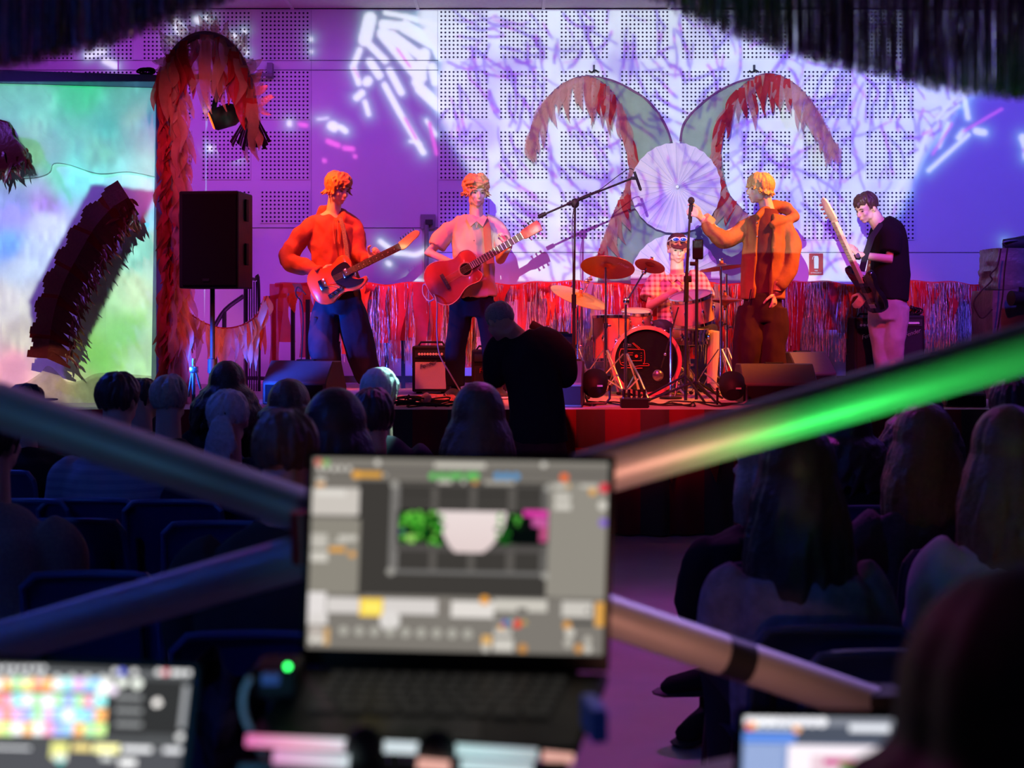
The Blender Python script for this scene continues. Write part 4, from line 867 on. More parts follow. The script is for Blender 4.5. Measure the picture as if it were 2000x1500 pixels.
st, e = chrome_stand('cymbal_stand', 'chrome stand behind the tall microphone stand holding the gold cymbal', 1128, 10.55, 600, foot_r=.22)
obj('second_tube', TB([P(1136, 590, 10.6), P(1136, 742, 10.6)], .01, 8), M['chrome'], st, True); obj('boom_arm', TB([P(1128, 600, 10.55), P(1158, 532, 10.6)], .009, 8), M['chrome'], st, True)
for q in ((1146, 549), (1152, 545), (1133, 592)): obj('clamp', ball(bmesh.new(), P(q[0], q[1], 10.57), (.025, .02, .02), None, 8), M['chrome'], st, True)
cymbal('wide shiny gold ride cymbal tilted at the left of the kit', P(1131, 578, 10.4), 58/F*10.4, Vector((.36, -.30, 1)), gold)
st, e = chrome_stand('cymbal_stand', 'chrome stand under the flat cymbal at the right of the kit', 1408, 10.5, 520, foot_r=.25)
cymbal('flat dark red ride cymbal at the right of the kit', P(1410, 521, 10.5), 44/F*10.5, Vector((-.12, .08, 1)), bronze)
st, e = chrome_stand('hi_hat_stand', 'chrome hi-hat stand at the right of the kit', 1419, 10.8, 535, foot_r=.22, grp=None)
obj('pedal', BX(P(1400, 760, 10.6)+Vector((0, 0, .02)), (.09, .28, .02), Matrix.Rotation(.15, 3, 'X'), .004), M['chrome'], st, True)
cymbal('thin hi-hat cymbal, upper of the pair', P(1416, 583, 10.8), 33/F*10.8, Vector((0, 0, 1)), bronze); cymbal('thin hi-hat cymbal, lower of the pair', P(1416, 590, 10.8), 33/F*10.8, Vector((0, 0, -1)), bronze)
st, e = chrome_stand('snare_stand', 'low chrome stand under the snare drum', 1345, 10.72, 668, foot_r=.22, leg_h=.2, grp=None)
tm = thing('tom_mount', 'chrome post and arm carrying the tilted tom', 'stand', P(1352, 700, 10.7)); obj('post', TB([P(1338, 690, 10.62), P(1342, 645, 10.6), P(1350, 632, 10.58)], .011, 10), M['chrome'], tm, True); obj('clamp', BX(P(1340, 662, 10.61), (.05, .05, .04), None, .008), M['chrome'], tm, True); obj('floor_post', TB([P(1338, 690, 10.62), (P(1338, 0, 10.62).x, 10.62, ZS+.01)], .011, 8), M['chrome'], tm, True)
pd = thing('kick_pedal', 'chrome kick drum pedal on the floor behind the kick drum', 'pedal', (P(1330, 0, 10.8).x, 10.8, ZS))
obj('footboard', BX((P(1330, 0, 10.85).x, 10.85, ZS+.05), (.09, .28, .012), Matrix.Rotation(.2, 3, 'X'), .003), M['chrome'], pd, True); obj('frame', TB([(P(1330, 0, 10.8).x-.05, 10.78, ZS+.01), (P(1330, 0, 10.8).x-.05, 10.78, ZS+.2), (P(1330, 0, 10.8).x+.05, 10.78, ZS+.2), (P(1330, 0, 10.8).x+.05, 10.78, ZS+.01)], .009, 8), M['chrome'], pd, True)
hw = thing('drum_hardware', 'folded chrome hardware standing on the floor right of the kick drum', 'stand', (P(1322, 0, 10.3).x, 10.3, ZS))
for a, b in (((1318, 775), (1326, 728)), ((1338, 776), (1326, 735)), ((1320, 765), (1345, 742)), ((1335, 770), (1317, 745))): obj('tube', TB([P(*a, 10.3), P(*b, 10.35)], .009, 8), M['chrome'], hw, True)
th = thing('drum_throne', 'round black stool the drummer sits on', 'stool', (P(1328, 0, 11.2).x, 11.2, ZS)); obj('seat', LT([(0, .0), (.15, 0), (.17, .03), (.165, .08), (0, .09)], c=(th.location.x, 11.2, ZS+.42), seg=24), M['dark'], th, True); obj('post', TB([(th.location.x, 11.2, ZS+.05), (th.location.x, 11.2, ZS+.43)], .015, 8), M['chrome'], th, True)
for k in range(3): obj('leg', TB([(th.location.x, 11.2, ZS+.2), (th.location.x+.22*math.cos(k*2.1), 11.2+.22*math.sin(k*2.1), ZS+.01)], .01, 6), M['chrome'], th, True)

# ------------------------------------------------------------------ microphones and their stands
def mic(label, p, d, L=.17, small=False):
    t = thing('microphone', label, 'microphone', p, 'microphones'); d = d.normalized(); R = rotm(*frame(d))
    obj('handle', LT([(0, -L), (.010, -L), (.012, -L*.6), (.017, -.02), (0, -.01)] if not small else [(0, -L), (.011, -L), (.011, -.01), (0, 0)], R, p, 14), M['black'], t, True)
    if not small: obj('head_grille', ball(bmesh.new(), p+d*.012, (.026, .026, .03), R, 14), mat('mic_mesh', (.06, .05, .05), .5, .6, .3, 400, .8), t, True); obj('ring', LT([(.0265, -.003), (.028, 0), (.0265, .004)], R, p+d*.01, 16), M['steel'], t, True)
    return t
def tripod(t, x, y, z0, m, r=.3, h=.28):
    for k in range(3):
        a = -PI/2+.3+k*2*PI/3; obj('leg', TB([(x, y, z0+h), (x+r*math.cos(a), y+r*math.sin(a), z0+.012)], .009, 8), m, t, True)
# tall boom over the kit
b = P(1121, 0, 9.8); t = thing('microphone_stand', 'tall black boom stand reaching over the drum kit', 'stand', (b.x, 9.8, ZS), 'black microphone stands')
obj('lower_tube', TB([(b.x, 9.8, ZS+.02), P(1121, 590, 9.8)], .014, 10), M['black'], t, True); obj('upper_tube', TB([P(1121, 600, 9.8), P(1123, 400, 9.8)], .009, 10), M['black'], t, True); obj('grip', TB([P(1121, 602, 9.8), P(1121, 575, 9.8)], .019, 10), M['black'], t, True)
obj('boom', TB([P(1053, 423, 9.75), P(1124, 392, 9.8), P(1238, 347, 9.85)], .008, 8), M['black'], t, True); obj('counterweight', TB([P(1052, 423.5, 9.75), P(1066, 417, 9.76)], .017, 10), M['black'], t, True); obj('boom_sleeve', TB([P(1108, 399, 9.79), P(1152, 381, 9.81)], .014, 8), M['black'], t, True); obj('knuckle', ball(bmesh.new(), P(1123, 397, 9.8), (.035, .025, .04), None, 10), M['black'], t, True); obj('clip', BX(P(1238, 348, 9.85), (.05, .03, .025), None, .004), M['black'], t, True); tripod(t, b.x, 9.8, ZS, M['black'])
mic('slim black condenser microphone hanging from the tall boom', P(1252, 373, 9.85), P(1252, 373, 9.85)-P(1238, 333, 9.85), .16, True)
tag(obj('microphone_cable', TB(curve([(1237, 332), (1228, 330), (1205, 345), (1175, 368), (1160, 375), (1130, 390), (1118, 430), (1119, 540), (1117, 760)], 9.76, 6), .0035, 6), M['rubber'], None, True), 'black cable running along the tall boom stand', 'cable')
# singer's stand
t = thing('microphone_stand', 'straight black stand held at its top by the singer', 'stand', (P(1340, 0, 9.75).x, 9.75, ZS), 'black microphone stands')
obj('lower_tube', TB([P(1339, 782, 9.75), P(1341, 560, 9.75)], .013, 10), M['black'], t, True); obj('upper_tube', TB([P(1341, 570, 9.75), P(1347, 425, 9.75)], .008, 10), M['black'], t, True); obj('grip', TB([P(1340, 590, 9.75), P(1341, 545, 9.75)], .019, 10), M['black'], t, True); obj('clip', TB([P(1347, 428, 9.75), P(1349, 405, 9.75)], .014, 8), M['black'], t, True)
obj('folded_boom', TB([P(1337, 590, 9.72), P(1347, 430, 9.74)], .009, 8), M['black'], t, True); obj('clutch', BX(P(1343, 545, 9.75), (.06, .03, .05), None, .006), M['black'], t, True); tripod(t, P(1339, 0, 9.75).x, 9.75, ZS, M['black'], .34, .2)
mic('black vocal microphone gripped by the singer', P(1350, 395, 9.75), Vector((.03, 0, 1)), .16)
# phone stand
x = P(1360, 0, 9.65).x; t = thing('phone_stand', 'black floor stand with a phone clamped on top before the drummer', 'stand', (x, 9.65, ZS), 'black microphone stands')
obj('tube', TB([(x, 9.65, ZS+.02), P(1361, 495, 9.65)], .012, 10), M['black'], t, True); obj('clamp', BX(P(1354, 515, 9.65), (.05, .03, .03), None, .005), M['black'], t, True); tripod(t, x, 9.65, ZS, M['black'], .36, .16)
tag(obj('phone', BX(P(1363, 487, 9.64), (.082, .014, .155), None, .012), mat('phone_black', (.01, .01, .012), .2), None), 'black phone held upright on the stand before the drummer', 'phone')
# kick-drum mic on short stand
t = thing('kick_microphone', 'round-headed microphone on a thin tilted boom before the kick drum', 'microphone', P(1290, 735, 9.95)); obj('boom', TB([P(1325, 600, 10.05), P(1291, 718, 9.98)], .006, 8), M['black'], t, True); obj('head', ball(bmesh.new(), P(1285, 733, 9.97), (.045, .03, .045), None, 16), mat('mic_silver', (.25, .2, .28), .25, .8), t, True); obj('joint', ball(bmesh.new(), P(1299, 692, 9.99), .013, None, 8), M['chrome'], t, True); obj('upright', TB([P(1310, 640, 10.0), (P(1310, 0, 10.0).x, 10.0, ZS+.02)], .009, 8), M['chrome'], t, True); obj('base', LT([(0, 0), (.09, 0), (.09, .015), (0, .02)], c=(P(1310, 0, 10.0).x, 10.0, ZS), seg=20), M['black'], t, True)
# stage box
t = thing('stage_box', 'black multicore stage box with five upright plugs at the stage edge', 'stage box', P(1240, 802, 9.08)); a = P(1214, 803, 9.05); b = P(1267, 788, 9.05)
obj('case', BX(((a.x+b.x)/2, 9.12, ZS+.03), (b.x-a.x, .14, .06), None, .004), M['black'], t); obj('rim', BX(((a.x+b.x)/2, 9.12, ZS+.062), (b.x-a.x+.004, .145, .006)), M['steel'], t)
for k in range(5): p = a.lerp(b, .12+k*.19); pl = obj('plug', TB([(p.x, 9.13, ZS+.06), (p.x, 9.13, ZS+.13)], .011, 10), M['black'], t, True); obj('plug_collar', TB([(p.x, 9.13, ZS+.06), (p.x, 9.13, ZS+.075)], .014, 10), M['chrome'], t, True)
# cables on the deck
cb = thing('cable_run', 'many loose black cables snaking over the red-lit stage deck', 'cable', (.8, 9.3, ZS))
for k, (a, b) in enumerate(((1100, 1230), (1150, 1260), (1230, 1330), (1250, 1400), (1320, 1440), (1260, 1360), (770, 870), (780, 960), (850, 960), (690, 800))):
    q = [(P(a+(b-a)*i/5+r.uniform(-8, 8), 0, 9.4).x, 9.1+r.uniform(.0, .55), ZS+.008) for i in range(6)]
    obj('cable', TB([Vector(v) for v in smooth_pts(q, 6)], .006, 6), M['rubber'], cb, True)
t = thing('cable_heap', 'heap of black cables at the stage edge below the grilled amplifier', 'cable', (P(800, 0, 9.2).x, 9.2, ZS))
for k in range(9):
    cx, D0 = r.uniform(775, 850), r.uniform(9.05, 9.4); rx, ry = r.uniform(.08, .2), r.uniform(.05, .16)
    obj('loop', TB([(P(cx, 0, D0).x+rx*math.cos(a*.52+k), D0+ry*math.sin(a*.52+k), ZS+.01+.006*k+.01*math.sin(a)) for a in range(13)], .006, 6), M['rubber'], t, True)
obj('raised_loop', TB([P(775, 792, 9.2), P(788, 785, 9.2), P(798, 771, 9.25), P(812, 786, 9.2), P(840, 793, 9.2)], .006, 6), M['rubber'], t, True)
tag(obj('glass_bulb', ball(bmesh.new(), (P(833, 0, 9.3).x, 9.3, ZS+.05), (.04, .035, .045), None, 14), mat('smoky_glass', (.5, .3, .3), .1, .3)), 'round shiny lamp bulb lying among the cables', 'bulb')
t = thing('torn_fabric', 'scraps of pink fabric on the deck at the feet of the acoustic guitarist', 'fabric', (P(860, 0, 9.6).x, 9.6, ZS))
for k in range(9): put('scrap', r.choice(va[0]), t, (P(r.uniform(838, 915), 0, 9.8).x, r.uniform(9.5, 9.95), ZS+.02), PI/2, 0, r.uniform(0, 6), (1, 1, .5))
t = thing('lamp_stand_base', 'blue-lit metal stand base on the floor beside the speaker pole', 'stand', P(378, 800, 9.3)); 
obj('post', TB([P(378, 700, 9.2), P(378, 770, 9.2)], .014, 8), M['chrome'], t, True); obj('strut', TB([P(382, 722, 9.2), P(392, 760, 9.2)], .01, 8), M['chrome'], t, True); obj('strut', TB([P(376, 722, 9.2), P(368, 775, 9.2)], .01, 8), M['chrome'], t, True); obj('clamp', BX(P(379, 722, 9.2), (.06, .04, .05), None, .006), M['chrome'], t, True); obj('foot', TB([P(378, 770, 9.2), (P(378, 0, 9.2).x, 9.2, ZS+.0)], .014, 8), M['steel'], t, True)

# ------------------------------------------------------------------ people
def head_frame(f, u=Vector((0, 0, 1))):
    f = Vector(f).normalized(); s = f.cross(Vector(u)).normalized(); u = s.cross(f).normalized(); return f, s, u     # forward, side, up
def add_head(bm, c, f, u=Vector((0, 0, 1)), k=1.0):
    f, s, u = head_frame(f, u); R = rotm(s, f, u)
    def at(a, b, d): return c+(s*a+f*b+u*d)*k
    ball(bm, at(0, -.008, .022), (.074*k, .094*k, .094*k), R, 20); ball(bm, at(0, .03, -.035), (.058*k, .062*k, .072*k), R, 16); ball(bm, at(0, .062, -.088), (.026*k, .022*k, .02*k), R, 10)
    ball(bm, at(0, .072, .028), (.052*k, .022*k, .018*k), R, 12)
    tube(bm, [at(0, .082, .018), at(0, .094, -.004), at(0, .108, -.026)], [.008*k, .0105*k, .013*k], 8); ball(bm, at(0, .104, -.03), (.016*k, .013*k, .010*k), R, 8)
    ball(bm, at(0, .086, -.056), (.023*k, .012*k, .007*k), R, 10); ball(bm, at(0, .083, -.068), (.02*k, .012*k, .008*k), R, 10)
    for q in (-1, 1):
        ball(bm, at(q*.036, .062, -.024), (.022*k, .024*k, .024*k), R, 10); ball(bm, at(q*.048, .02, -.06), (.016*k, .035*k, .03*k), R, 10); ball(bm, at(q*.079, -.012, -.008), (.011*k, .02*k, .032*k), R, 10)
def face_bits(t, c, f, u=Vector((0, 0, 1)), k=1.0, brow=(.12, .05, .02)):
    f, s, u = head_frame(f, u); R = rotm(s, f, u); at = lambda a, b, d: c+(s*a+f*b+u*d)*k
    em = mat('eye_dark', (.06, .035, .03), .3); bmat = mat('eyebrow_%.2f' % brow[0], brow, .8); lm = mat('lips', (.6, .22, .2), .5)
    for q in (-1, 1):
        obj('eye', ball(bmesh.new(), at(q*.031, .078, .004), (.012*k, .009*k, .0055*k), R, 10), em, t, True)
        obj('eyebrow', TB([at(q*.014, .094, .022), at(q*.034, .090, .029), at(q*.05, .078, .024)], [.002*k, .0035*k, .0015*k], 6), bmat, t, True)
    obj('mouth', TB([at(-.021, .090, -.062), at(0, .0985, -.061), at(.021, .090, -.062)], [.002*k, .0045*k, .002*k], 6), lm, t, True)
def hand(bm, w, d, n, curl=.6, side=1, k=1.0, spread=.012):
    """palm from wrist w along d, palm normal n, four bent fingers and a thumb"""
    d = d.normalized(); n = (n-d*n.dot(d)).normalized(); s = d.cross(n).normalized()*side
    tube(bm, [w-d*.02*k, w+d*.03*k, w+d*.085*k], [.024*k, .034*k, .037*k], 10, flat=[.8, .45, .38], side=s)
    for i in range(4):
        o = (i-1.5)*.0185*k; L = (.034, .040, .038, .029)[i]*k; p = w+d*.082*k+s*o; a = .15; pts = [p-d*.02*k]; q = p
        for j in range(3):
            pts.append(q.copy()); a += curl*(.7+.25*j); dirv = (d*math.cos(a)+n*math.sin(a)); q = q+dirv*L*(1-.18*j)
        pts.append(q); tube(bm, pts, [.0105*k, .0105*k, .0098*k, .009*k, .0075*k], 8)
    th = w+d*.02*k-s*.025*k; tube(bm, [th, th+(d*.5-s*.75+n*.2)*.035*k, th+(d*.8-s*.75+n*.5)*.062*k, th+(d*1.0-s*.4+n*.8)*.082*k], [.014*k, .0135*k, .011*k, .0085*k], 8)
def hair_short(t, c, f, m, u=Vector((0, 0, 1)), k=1.0, n=90, L=.075, fringe=.06, seed=0, back=.02, wave=.014, lift=1.0, name='hair', low=1.85, sweep=0.0):
    f, s, u = head_frame(f, u); rr = random.Random(seed); bm = bmesh.new(); C0 = c+(f*-.010+u*.026)*k; R = rotm(s, f, u); n = int(n*.62)
    ball(bm, C0+(-f*.010+u*.010)*k, (.076*k, .088*k, .088*k), R, 16)
    def S(th, ph, q): return C0+(s*math.cos(th)*math.sin(ph)*.077+f*math.sin(th)*math.sin(ph)*.094+u*math.cos(ph)*.094)*q*k
    part = -.55; lw = .011*k
    for i in range(n):
        th = 2*PI*(i*.618 % 1)+rr.uniform(-.2, .2); fr = math.sin(th); p0 = rr.uniform(0.05, 1.0); lim = low-.95*max(0, fr)**1.1+rr.uniform(-.12, .12); lim = max(p0+.4, lim)
        off = 1.02+rr.uniform(0, .16)*lift; sw = sweep+rr.uniform(-.35, .35); K = 5; wv = rr.uniform(0, 6); pts = []
        for j in range(K+1):
            v = j/K; ph = p0+(lim-p0)*v; pts.append(S(th+sw*v+wave*6*math.sin(v*6+wv), ph, 1.0+(off-1.0)*math.sin(PI*min(1, v*.75+.2))+.03))
        e = pts[-1]; out = (e-C0).normalized(); ln = L*(fringe/.11 if fr > .25 else 1)*rr.uniform(.35, 1.0)*.55; curl = s*rr.uniform(-.5, .5)+f*(.3 if fr > .4 else 0)
        pts.append(e+(Vector((0, 0, -1))*.8+out*.35*lift+curl*.3)*ln*.6*k); pts.append(pts[-1]+(Vector((0, 0, -1))*.5+out*.7*lift+curl)*ln*.5*k)
        r1 = lw*rr.uniform(.8, 1.25); tube(bm, pts, [r1*.6]+[r1]*(K-1)+[r1*.95, r1*.7, r1*.28], 7)
    return solid(name, bm, m, t, .005*max(1, k*.95), 0)
def hair_long(t, c, f, m, u=Vector((0, 0, 1)), k=1.0, n=150, L=.4, seed=0, wid=1.0, wave=.01, voxel=.008, name='hair', face_open=True):
    f, s, u = head_frame(f, u); rr = random.Random(seed); bm = bmesh.new(); C0 = c+(f*-.012+u*.025)*k; R = rotm(s, f, u)
    ball(bm, C0, (.083*k, .1*k, .1*k), R, 16)
    tube(bm, [C0+u*.02, C0-f*.04*k+Vector((0, 0, -.12)), C0-f*.05*k+Vector((0, 0, -.1-L*.5)), C0-f*.05*k+Vector((0, 0, -.08-L*.85))], [.07*k, .07*k*wid, .07*k*wid, .03*k*wid], 14, flat=[1, .75, .5, .3], side=s)
    for i in range(n):
        th = rr.uniform(-PI*1.15, PI*.15) if face_open else rr.uniform(0, 2*PI); p0 = rr.uniform(0, .5); pts = []; wv = rr.uniform(0, 6); ph1 = 1.75
        for j in range(6):
            ph = p0+(ph1-p0)*j/5; q = 1.04+.14*((i*.37) % 1); pts.append(C0+(s*math.cos(th)*math.sin(ph)*.083+f*math.sin(th)*math.sin(ph)*.1+u*math.cos(ph)*.1)*q*k)
        e = pts[-1]; K = 6; ll = L*rr.uniform(.75, 1.05)
        for j in range(1, K+1):
            v = j/K; out = (s*math.cos(th)*.05*wid+f*(math.sin(th)*.03-.02))*k*math.sin(min(1, v*1.3)*PI*.5); pts.append(e+out+Vector((0, 0, -ll*v))+s*wave*math.sin(v*7+wv)+f*wave*math.cos(v*6+wv))
        tube(bm, pts, [.011*k]*5+[.013*k]*4+[.010*k, .007*k, .003*k], 6)
    return solid(name, bm, m, t, voxel, 1)
def shoe(t, a, toe, m, sole, k=1.0, name='shoe', up=.09):
    """a: ankle ground point, toe: unit direction on the floor"""
    toe = Vector((toe[0], toe[1], 0)).normalized(); s = Vector((-toe.y, toe.x, 0)); bm = bmesh.new(); z = Vector((0, 0, 1))
    tube(bm, [a-toe*.07*k+z*.04, a+z*.05*k, a+toe*.09*k+z*.042*k, a+toe*.17*k+z*.03*k, a+toe*.2*k+z*.025], [.036*k, .043*k, .045*k, .042*k, .02*k], 12, flat=[.9, 1, .75, .6, .5], side=s)
    tube(bm, [a+z*.04, a+z*up], [.043*k, .045*k], 10); o = solid(name, bm, m, t, .009, 2)
    b2 = bmesh.new(); tube(b2, [a-toe*.1*k+z*.011, a-toe*.03*k+z*.011, a+toe*.1*k+z*.011, a+toe*.2*k+z*.011, a+toe*.225*k+z*.011], [.03*k, .043*k, .05*k, .042*k, .015*k], 12, flat=.24, side=s); obj('sole', b2, sole, o, True); return o
def sleeve(bm, pts, rad, fl=1.0, seg=14): tube(bm, smooth_pts([tuple(p) for p in pts], 5), [r0 for r0 in smooth_rad(rad, 5)], seg, flat=fl)
def smooth_rad(rad, n): return [v[0] for v in smooth_pts([(q,) for q in rad], n)]
def torso(bm, pts, wd, dp, side, seg=20):
    """pts bottom to top with half widths wd and half depths dp"""
    sp2 = smooth_pts([tuple(p)+(a, b) for p, a, b in zip(pts, wd, dp)], 5)
    tube(bm, [v[:3] for v in sp2], [v[3] for v in sp2], seg, flat=[v[4]/v[3] for v in sp2], side=side)
def V3(p): return Vector(p)
grey_sole = mat('white_sole', (.7, .7, .7), .6); trainers = mat('black_trainers', (.02, .02, .025), .6)

# --- guitarist with the electric guitar
def musician1():
    D = 10.05; t = thing('person', 'young man in a rust hooded sweatshirt and baggy trousers playing an electric guitar', 'person', (P(670, 0, D).x, D, ZS), 'band members')
    hc = P(660, 370, D-.04); f = Vector((.72, -.62, -.30)); nb = P(650, 415, D); pel = P(665, 582, D); sh = [P(600, 450, D-.03), P(690, 440, D+.04)]; el = [P(566, 503, D-.02), P(703, 497, D-.06)]; wr = [P(626, 530, D-.22), P(724, 508, D-.2)]
    hip = [P(640, 592, D), P(686, 590, D+.02)]; kn = [P(636, 670, D-.06), P(702, 665, D-.02)]; an = [P(640, 762, D-.04), P(722, 754, D+.06)]
    bm = bmesh.new(); add_head(bm, hc, f); tube(bm, [hc+Vector((-.02, .02, -.03)), nb+Vector((0, 0, -.03))], [.054, .06], 14)
    torso(bm, [pel, P(655, 520, D), P(645, 450, D), nb], [.13, .13, .16, .06], [.09, .09, .1, .06], (1, 0, 0))
    for i in (0, 1):
        tube(bm, [sh[i], el[i], wr[i]], [.048, .04, .028], 10); tube(bm, [hip[i], kn[i], an[i]+Vector((0, 0, .05))], [.075, .055, .04], 10)
    hand(bm, wr[0], Vector((1, -.1, -.15)), Vector((.1, 1, -.3)), .45, -1); hand(bm, wr[1], Vector((.45, -.15, .5)), Vector((-.3, -.2, .95)) if False else Vector((.1, -.9, .3)), 1.0, 1)
    solid('body', bm, M['skin'], t, .0068, 2); face_bits(t, hc, f, brow=(.2, .08, .03))
    hair_short(t, hc, f, mat('auburn_hair', (.42, .17, .05), .5, 0, .5, 60, .4), n=200, L=.08, seed=4, wave=.03, lift=2.0, low=2.0)
    rust = mat('rust_sweatshirt', (.40, .085, .06), .9, 0, .15, 30, .25)
    bm = bmesh.new(); torso(bm, [P(663, 566, D), P(658, 540, D), P(650, 490, D), P(644, 445, D), P(648, 424, D)], [.16, .175, .18, .185, .10], [.12, .13, .125, .12, .085], (1, -.1, 0))
    sleeve(bm, [P(628, 432, D), sh[0], P(580, 474, D), el[0]+Vector((-.01, 0, -.02)), P(596, 522, D-.12), wr[0]+Vector((.0, 0, 0))], [.07, .074, .07, .07, .056, .038])
    sleeve(bm, [P(664, 428, D), sh[1], P(698, 468, D), el[1], P(714, 505, D-.12), wr[1]+Vector((-.03, 0, -.01))], [.07, .068, .062, .06, .05, .036])
    tube(bm, [P(622, 432, D+.1), P(632, 412, D+.07), P(650, 408, D+.09), P(668, 418, D+.05), P(660, 432, D-.09), P(640, 436, D-.06)], [.035, .045, .04, .035, .022, .025], 10)
    hd = solid('hooded_sweatshirt', bm, rust, t, .0095, 3, .020, 8, 1, (1, 1, .55))
    for q in (0, 1): obj('drawstring', TB(curve([(652+q*8, 432), (651+q*9, 450), (654+q*9, 476)], D-.165, 5), .004, 6), mat('drawstring', (.6, .2, .12), .8), hd, True)
    tee = obj('t_shirt_hem', TB([P(655, 563, D-.13), P(672, 565, D-.14), P(688, 560, D-.12)], [.02, .03, .02], 10, flat=.5), mat('pale_shirt', (.7, .5, .45), .8), t, True)
    blk = mat('washed_black_trousers', (.035, .03, .045), .9, 0, .25, 20, .25); bm = bmesh.new()
    torso(bm, [P(664, 612, D), P(666, 585, D), P(665, 560, D)], [.16, .165, .15], [.12, .125, .11], (1, 0, 0))
    sleeve(bm, [hip[0]+Vector((.02, 0, .03)), P(636, 625, D), P(632, 670, D-.05), P(638, 715, D-.05), an[0]+Vector((0, 0, .06))], [.10, .118, .118, .11, .095]); sleeve(bm, [hip[1]+Vector((-.02, 0, .03)), P(692, 625, D), P(700, 668, D-.01), P(712, 715, D+.03), an[1]+Vector((0, 0, .06))], [.10, .115, .12, .11, .095])
    tr = solid('trousers', bm, blk, t, .011, 3, .014, 6, 2, (1, 1, .4)); obj('side_pocket', BX(P(617, 640, D-.06), (.03, .13, .17), Matrix.Rotation(.08, 3, 'Y'), .01), blk, tr, True)
    for i, dr in ((0, (-.1, -1)), (1, (.5, -1))): shoe(t, Vector((an[i].x, an[i].y, ZS)), dr, trainers, grey_sole)
    # guitar
    g = thing('electric_guitar', 'red-orange electric guitar with black pickguard on the left guitarist', 'guitar', P(655, 540, D-.25))
    A = P(655, 545, D-.24); B = P(812, 468, D-.32); X = (B-A).normalized(); Z = Vector((0, -1, .12)); Z = (Z-X*Z.dot(X)).normalized(); Y = Z.cross(X); R = rotm(X, Y, Z)
    at = lambda x, y, z: A+R @ Vector((x, y, z)); gm = mat('orange_guitar_lacquer', (.85, .13, .03), .22, 0, .08, 20, 0, coat=.6)
    out = [(-.215, .03), (-.2, .1), (-.13, .145), (-.05, .115), (.03, .105), (.09, .14), (.15, .135), (.172, .08), (.165, .03), (.165, -.03), (.155, -.055), (.175, -.09), (.235, -.085), (.225, -.125), (.13, -.155), (.06, -.135), (-.01, -.125), (-.09, -.165), (-.18, -.135), (-.215, -.06)]
    obj('body', prism(bmesh.new(), smooth_pts(out, 4, True), A, R, .045, .006), gm, g, True)
    pgd = [(-.01, .02), (0, .06), (.06, .085), (.13, .085), (.155, .035), (.155, -.03), (.13, -.05), (.16, -.08), (.215, -.1), (.17, -.125), (.08, -.115), (.01, -.06)]; obj('pickguard', prism(bmesh.new(), smooth_pts(pgd, 4, True), at(0, 0, .0245), R, .003), mat('black_pickguard', (.01, .01, .012), .3), g, True)
    obj('pickup', BX(at(.10, 0, .03), (.045, .07, .016), R, .004), M['chrome'], g, True); obj('bridge', BX(at(-.1, 0, .03), (.06, .08, .014), R, .003), M['chrome'], g, True); obj('vibrato_arm', TB([at(-.1, -.02, .04), at(-.03, -.05, .06), at(.02, -.1, .05)], .004, 6), M['chrome'], g, True)
    obj('control_plate', BX(at(-.03, -.1, .027), (.14, .03, .004), R @ Matrix.Rotation(.15, 3, 'Z')), M['chrome'], g, True)
    for q in (-.07, -.03, .02): obj('knob', LT([(0, .02), (.01, .018), (.011, 0)], R, at(q, -.1+q*.15, .028), 12), M['chrome'], g, True)
    obj('neck', BX(at(.36, 0, .02), (.44, .052, .022), R, .006), mat('maple_neck', (.8, .32, .12), .35), g, True); obj('fingerboard', BX(at(.35, 0, .033), (.46, .054, .006), R), mat('rosewood', (.06, .025, .02), .5), g)
    for i in range(17): q = .58-.46*(1-2**(-i/12.0))*1.55; obj('fret', BX(at(q, 0, .037), (.0025, .052, .002), R), M['chrome'], g)
    for i, q in enumerate((.53, .475, .425, .375, .315, .26, .22)): obj('fret_dot', LT([(0, .001), (.004, .001), (.004, 0)], R, at(q, 0, .0365), 8), mat('pearl', (.8, .75, .75), .3), g)
    hs = [(.575, .027), (.60, .04), (.70, .062), (.745, .06), (.765, .035), (.74, .01), (.70, -.0), (.62, -.028), (.575, -.027)]; obj('headstock', prism(bmesh.new(), smooth_pts(hs, 3, True), at(0, 0, .02), R, .016, .003), mat('maple_neck', (0, 0, 0)), g, True)
    for i in range(6): obj('tuning_peg', TB([at(.61+i*.024, .045+i*.004, .02), at(.61+i*.024, .066+i*.004, .02)], .005, 6), M['chrome'], g, True); obj('string', TB([at(-.1, -.02+i*.008, .044), at(.585, -.018+i*.0072, .040)], .0008, 4), M['chrome'], g)
    tag(obj('guitar_strap', TB([P(664, 424, D-.1), P(671, 448, D-.17), P(676, 480, D-.2), P(679, 505, D-.25)], [.016]*4, 8, flat=.12, side=(1, 0, 0)), mat('patterned_strap', (.16, .12, .13), .8, 0, .8, 120, .1), None, True), 'narrow patterned strap over the shoulder of the left guitarist', 'strap')
    tag(obj('guitar_cable', TB(curve([(597, 575, D-.22), (582, 560, D-.1), (578, 575, D-.05), (588, 590, D), (592, 620, D+.05), (590, 680, D+.1), (585, 740, D+.2), (586, 772, D)], D, 6), .005, 6), M['rubber'], None, True), 'dark cable falling from the electric guitar to the deck', 'cable')
musician1()

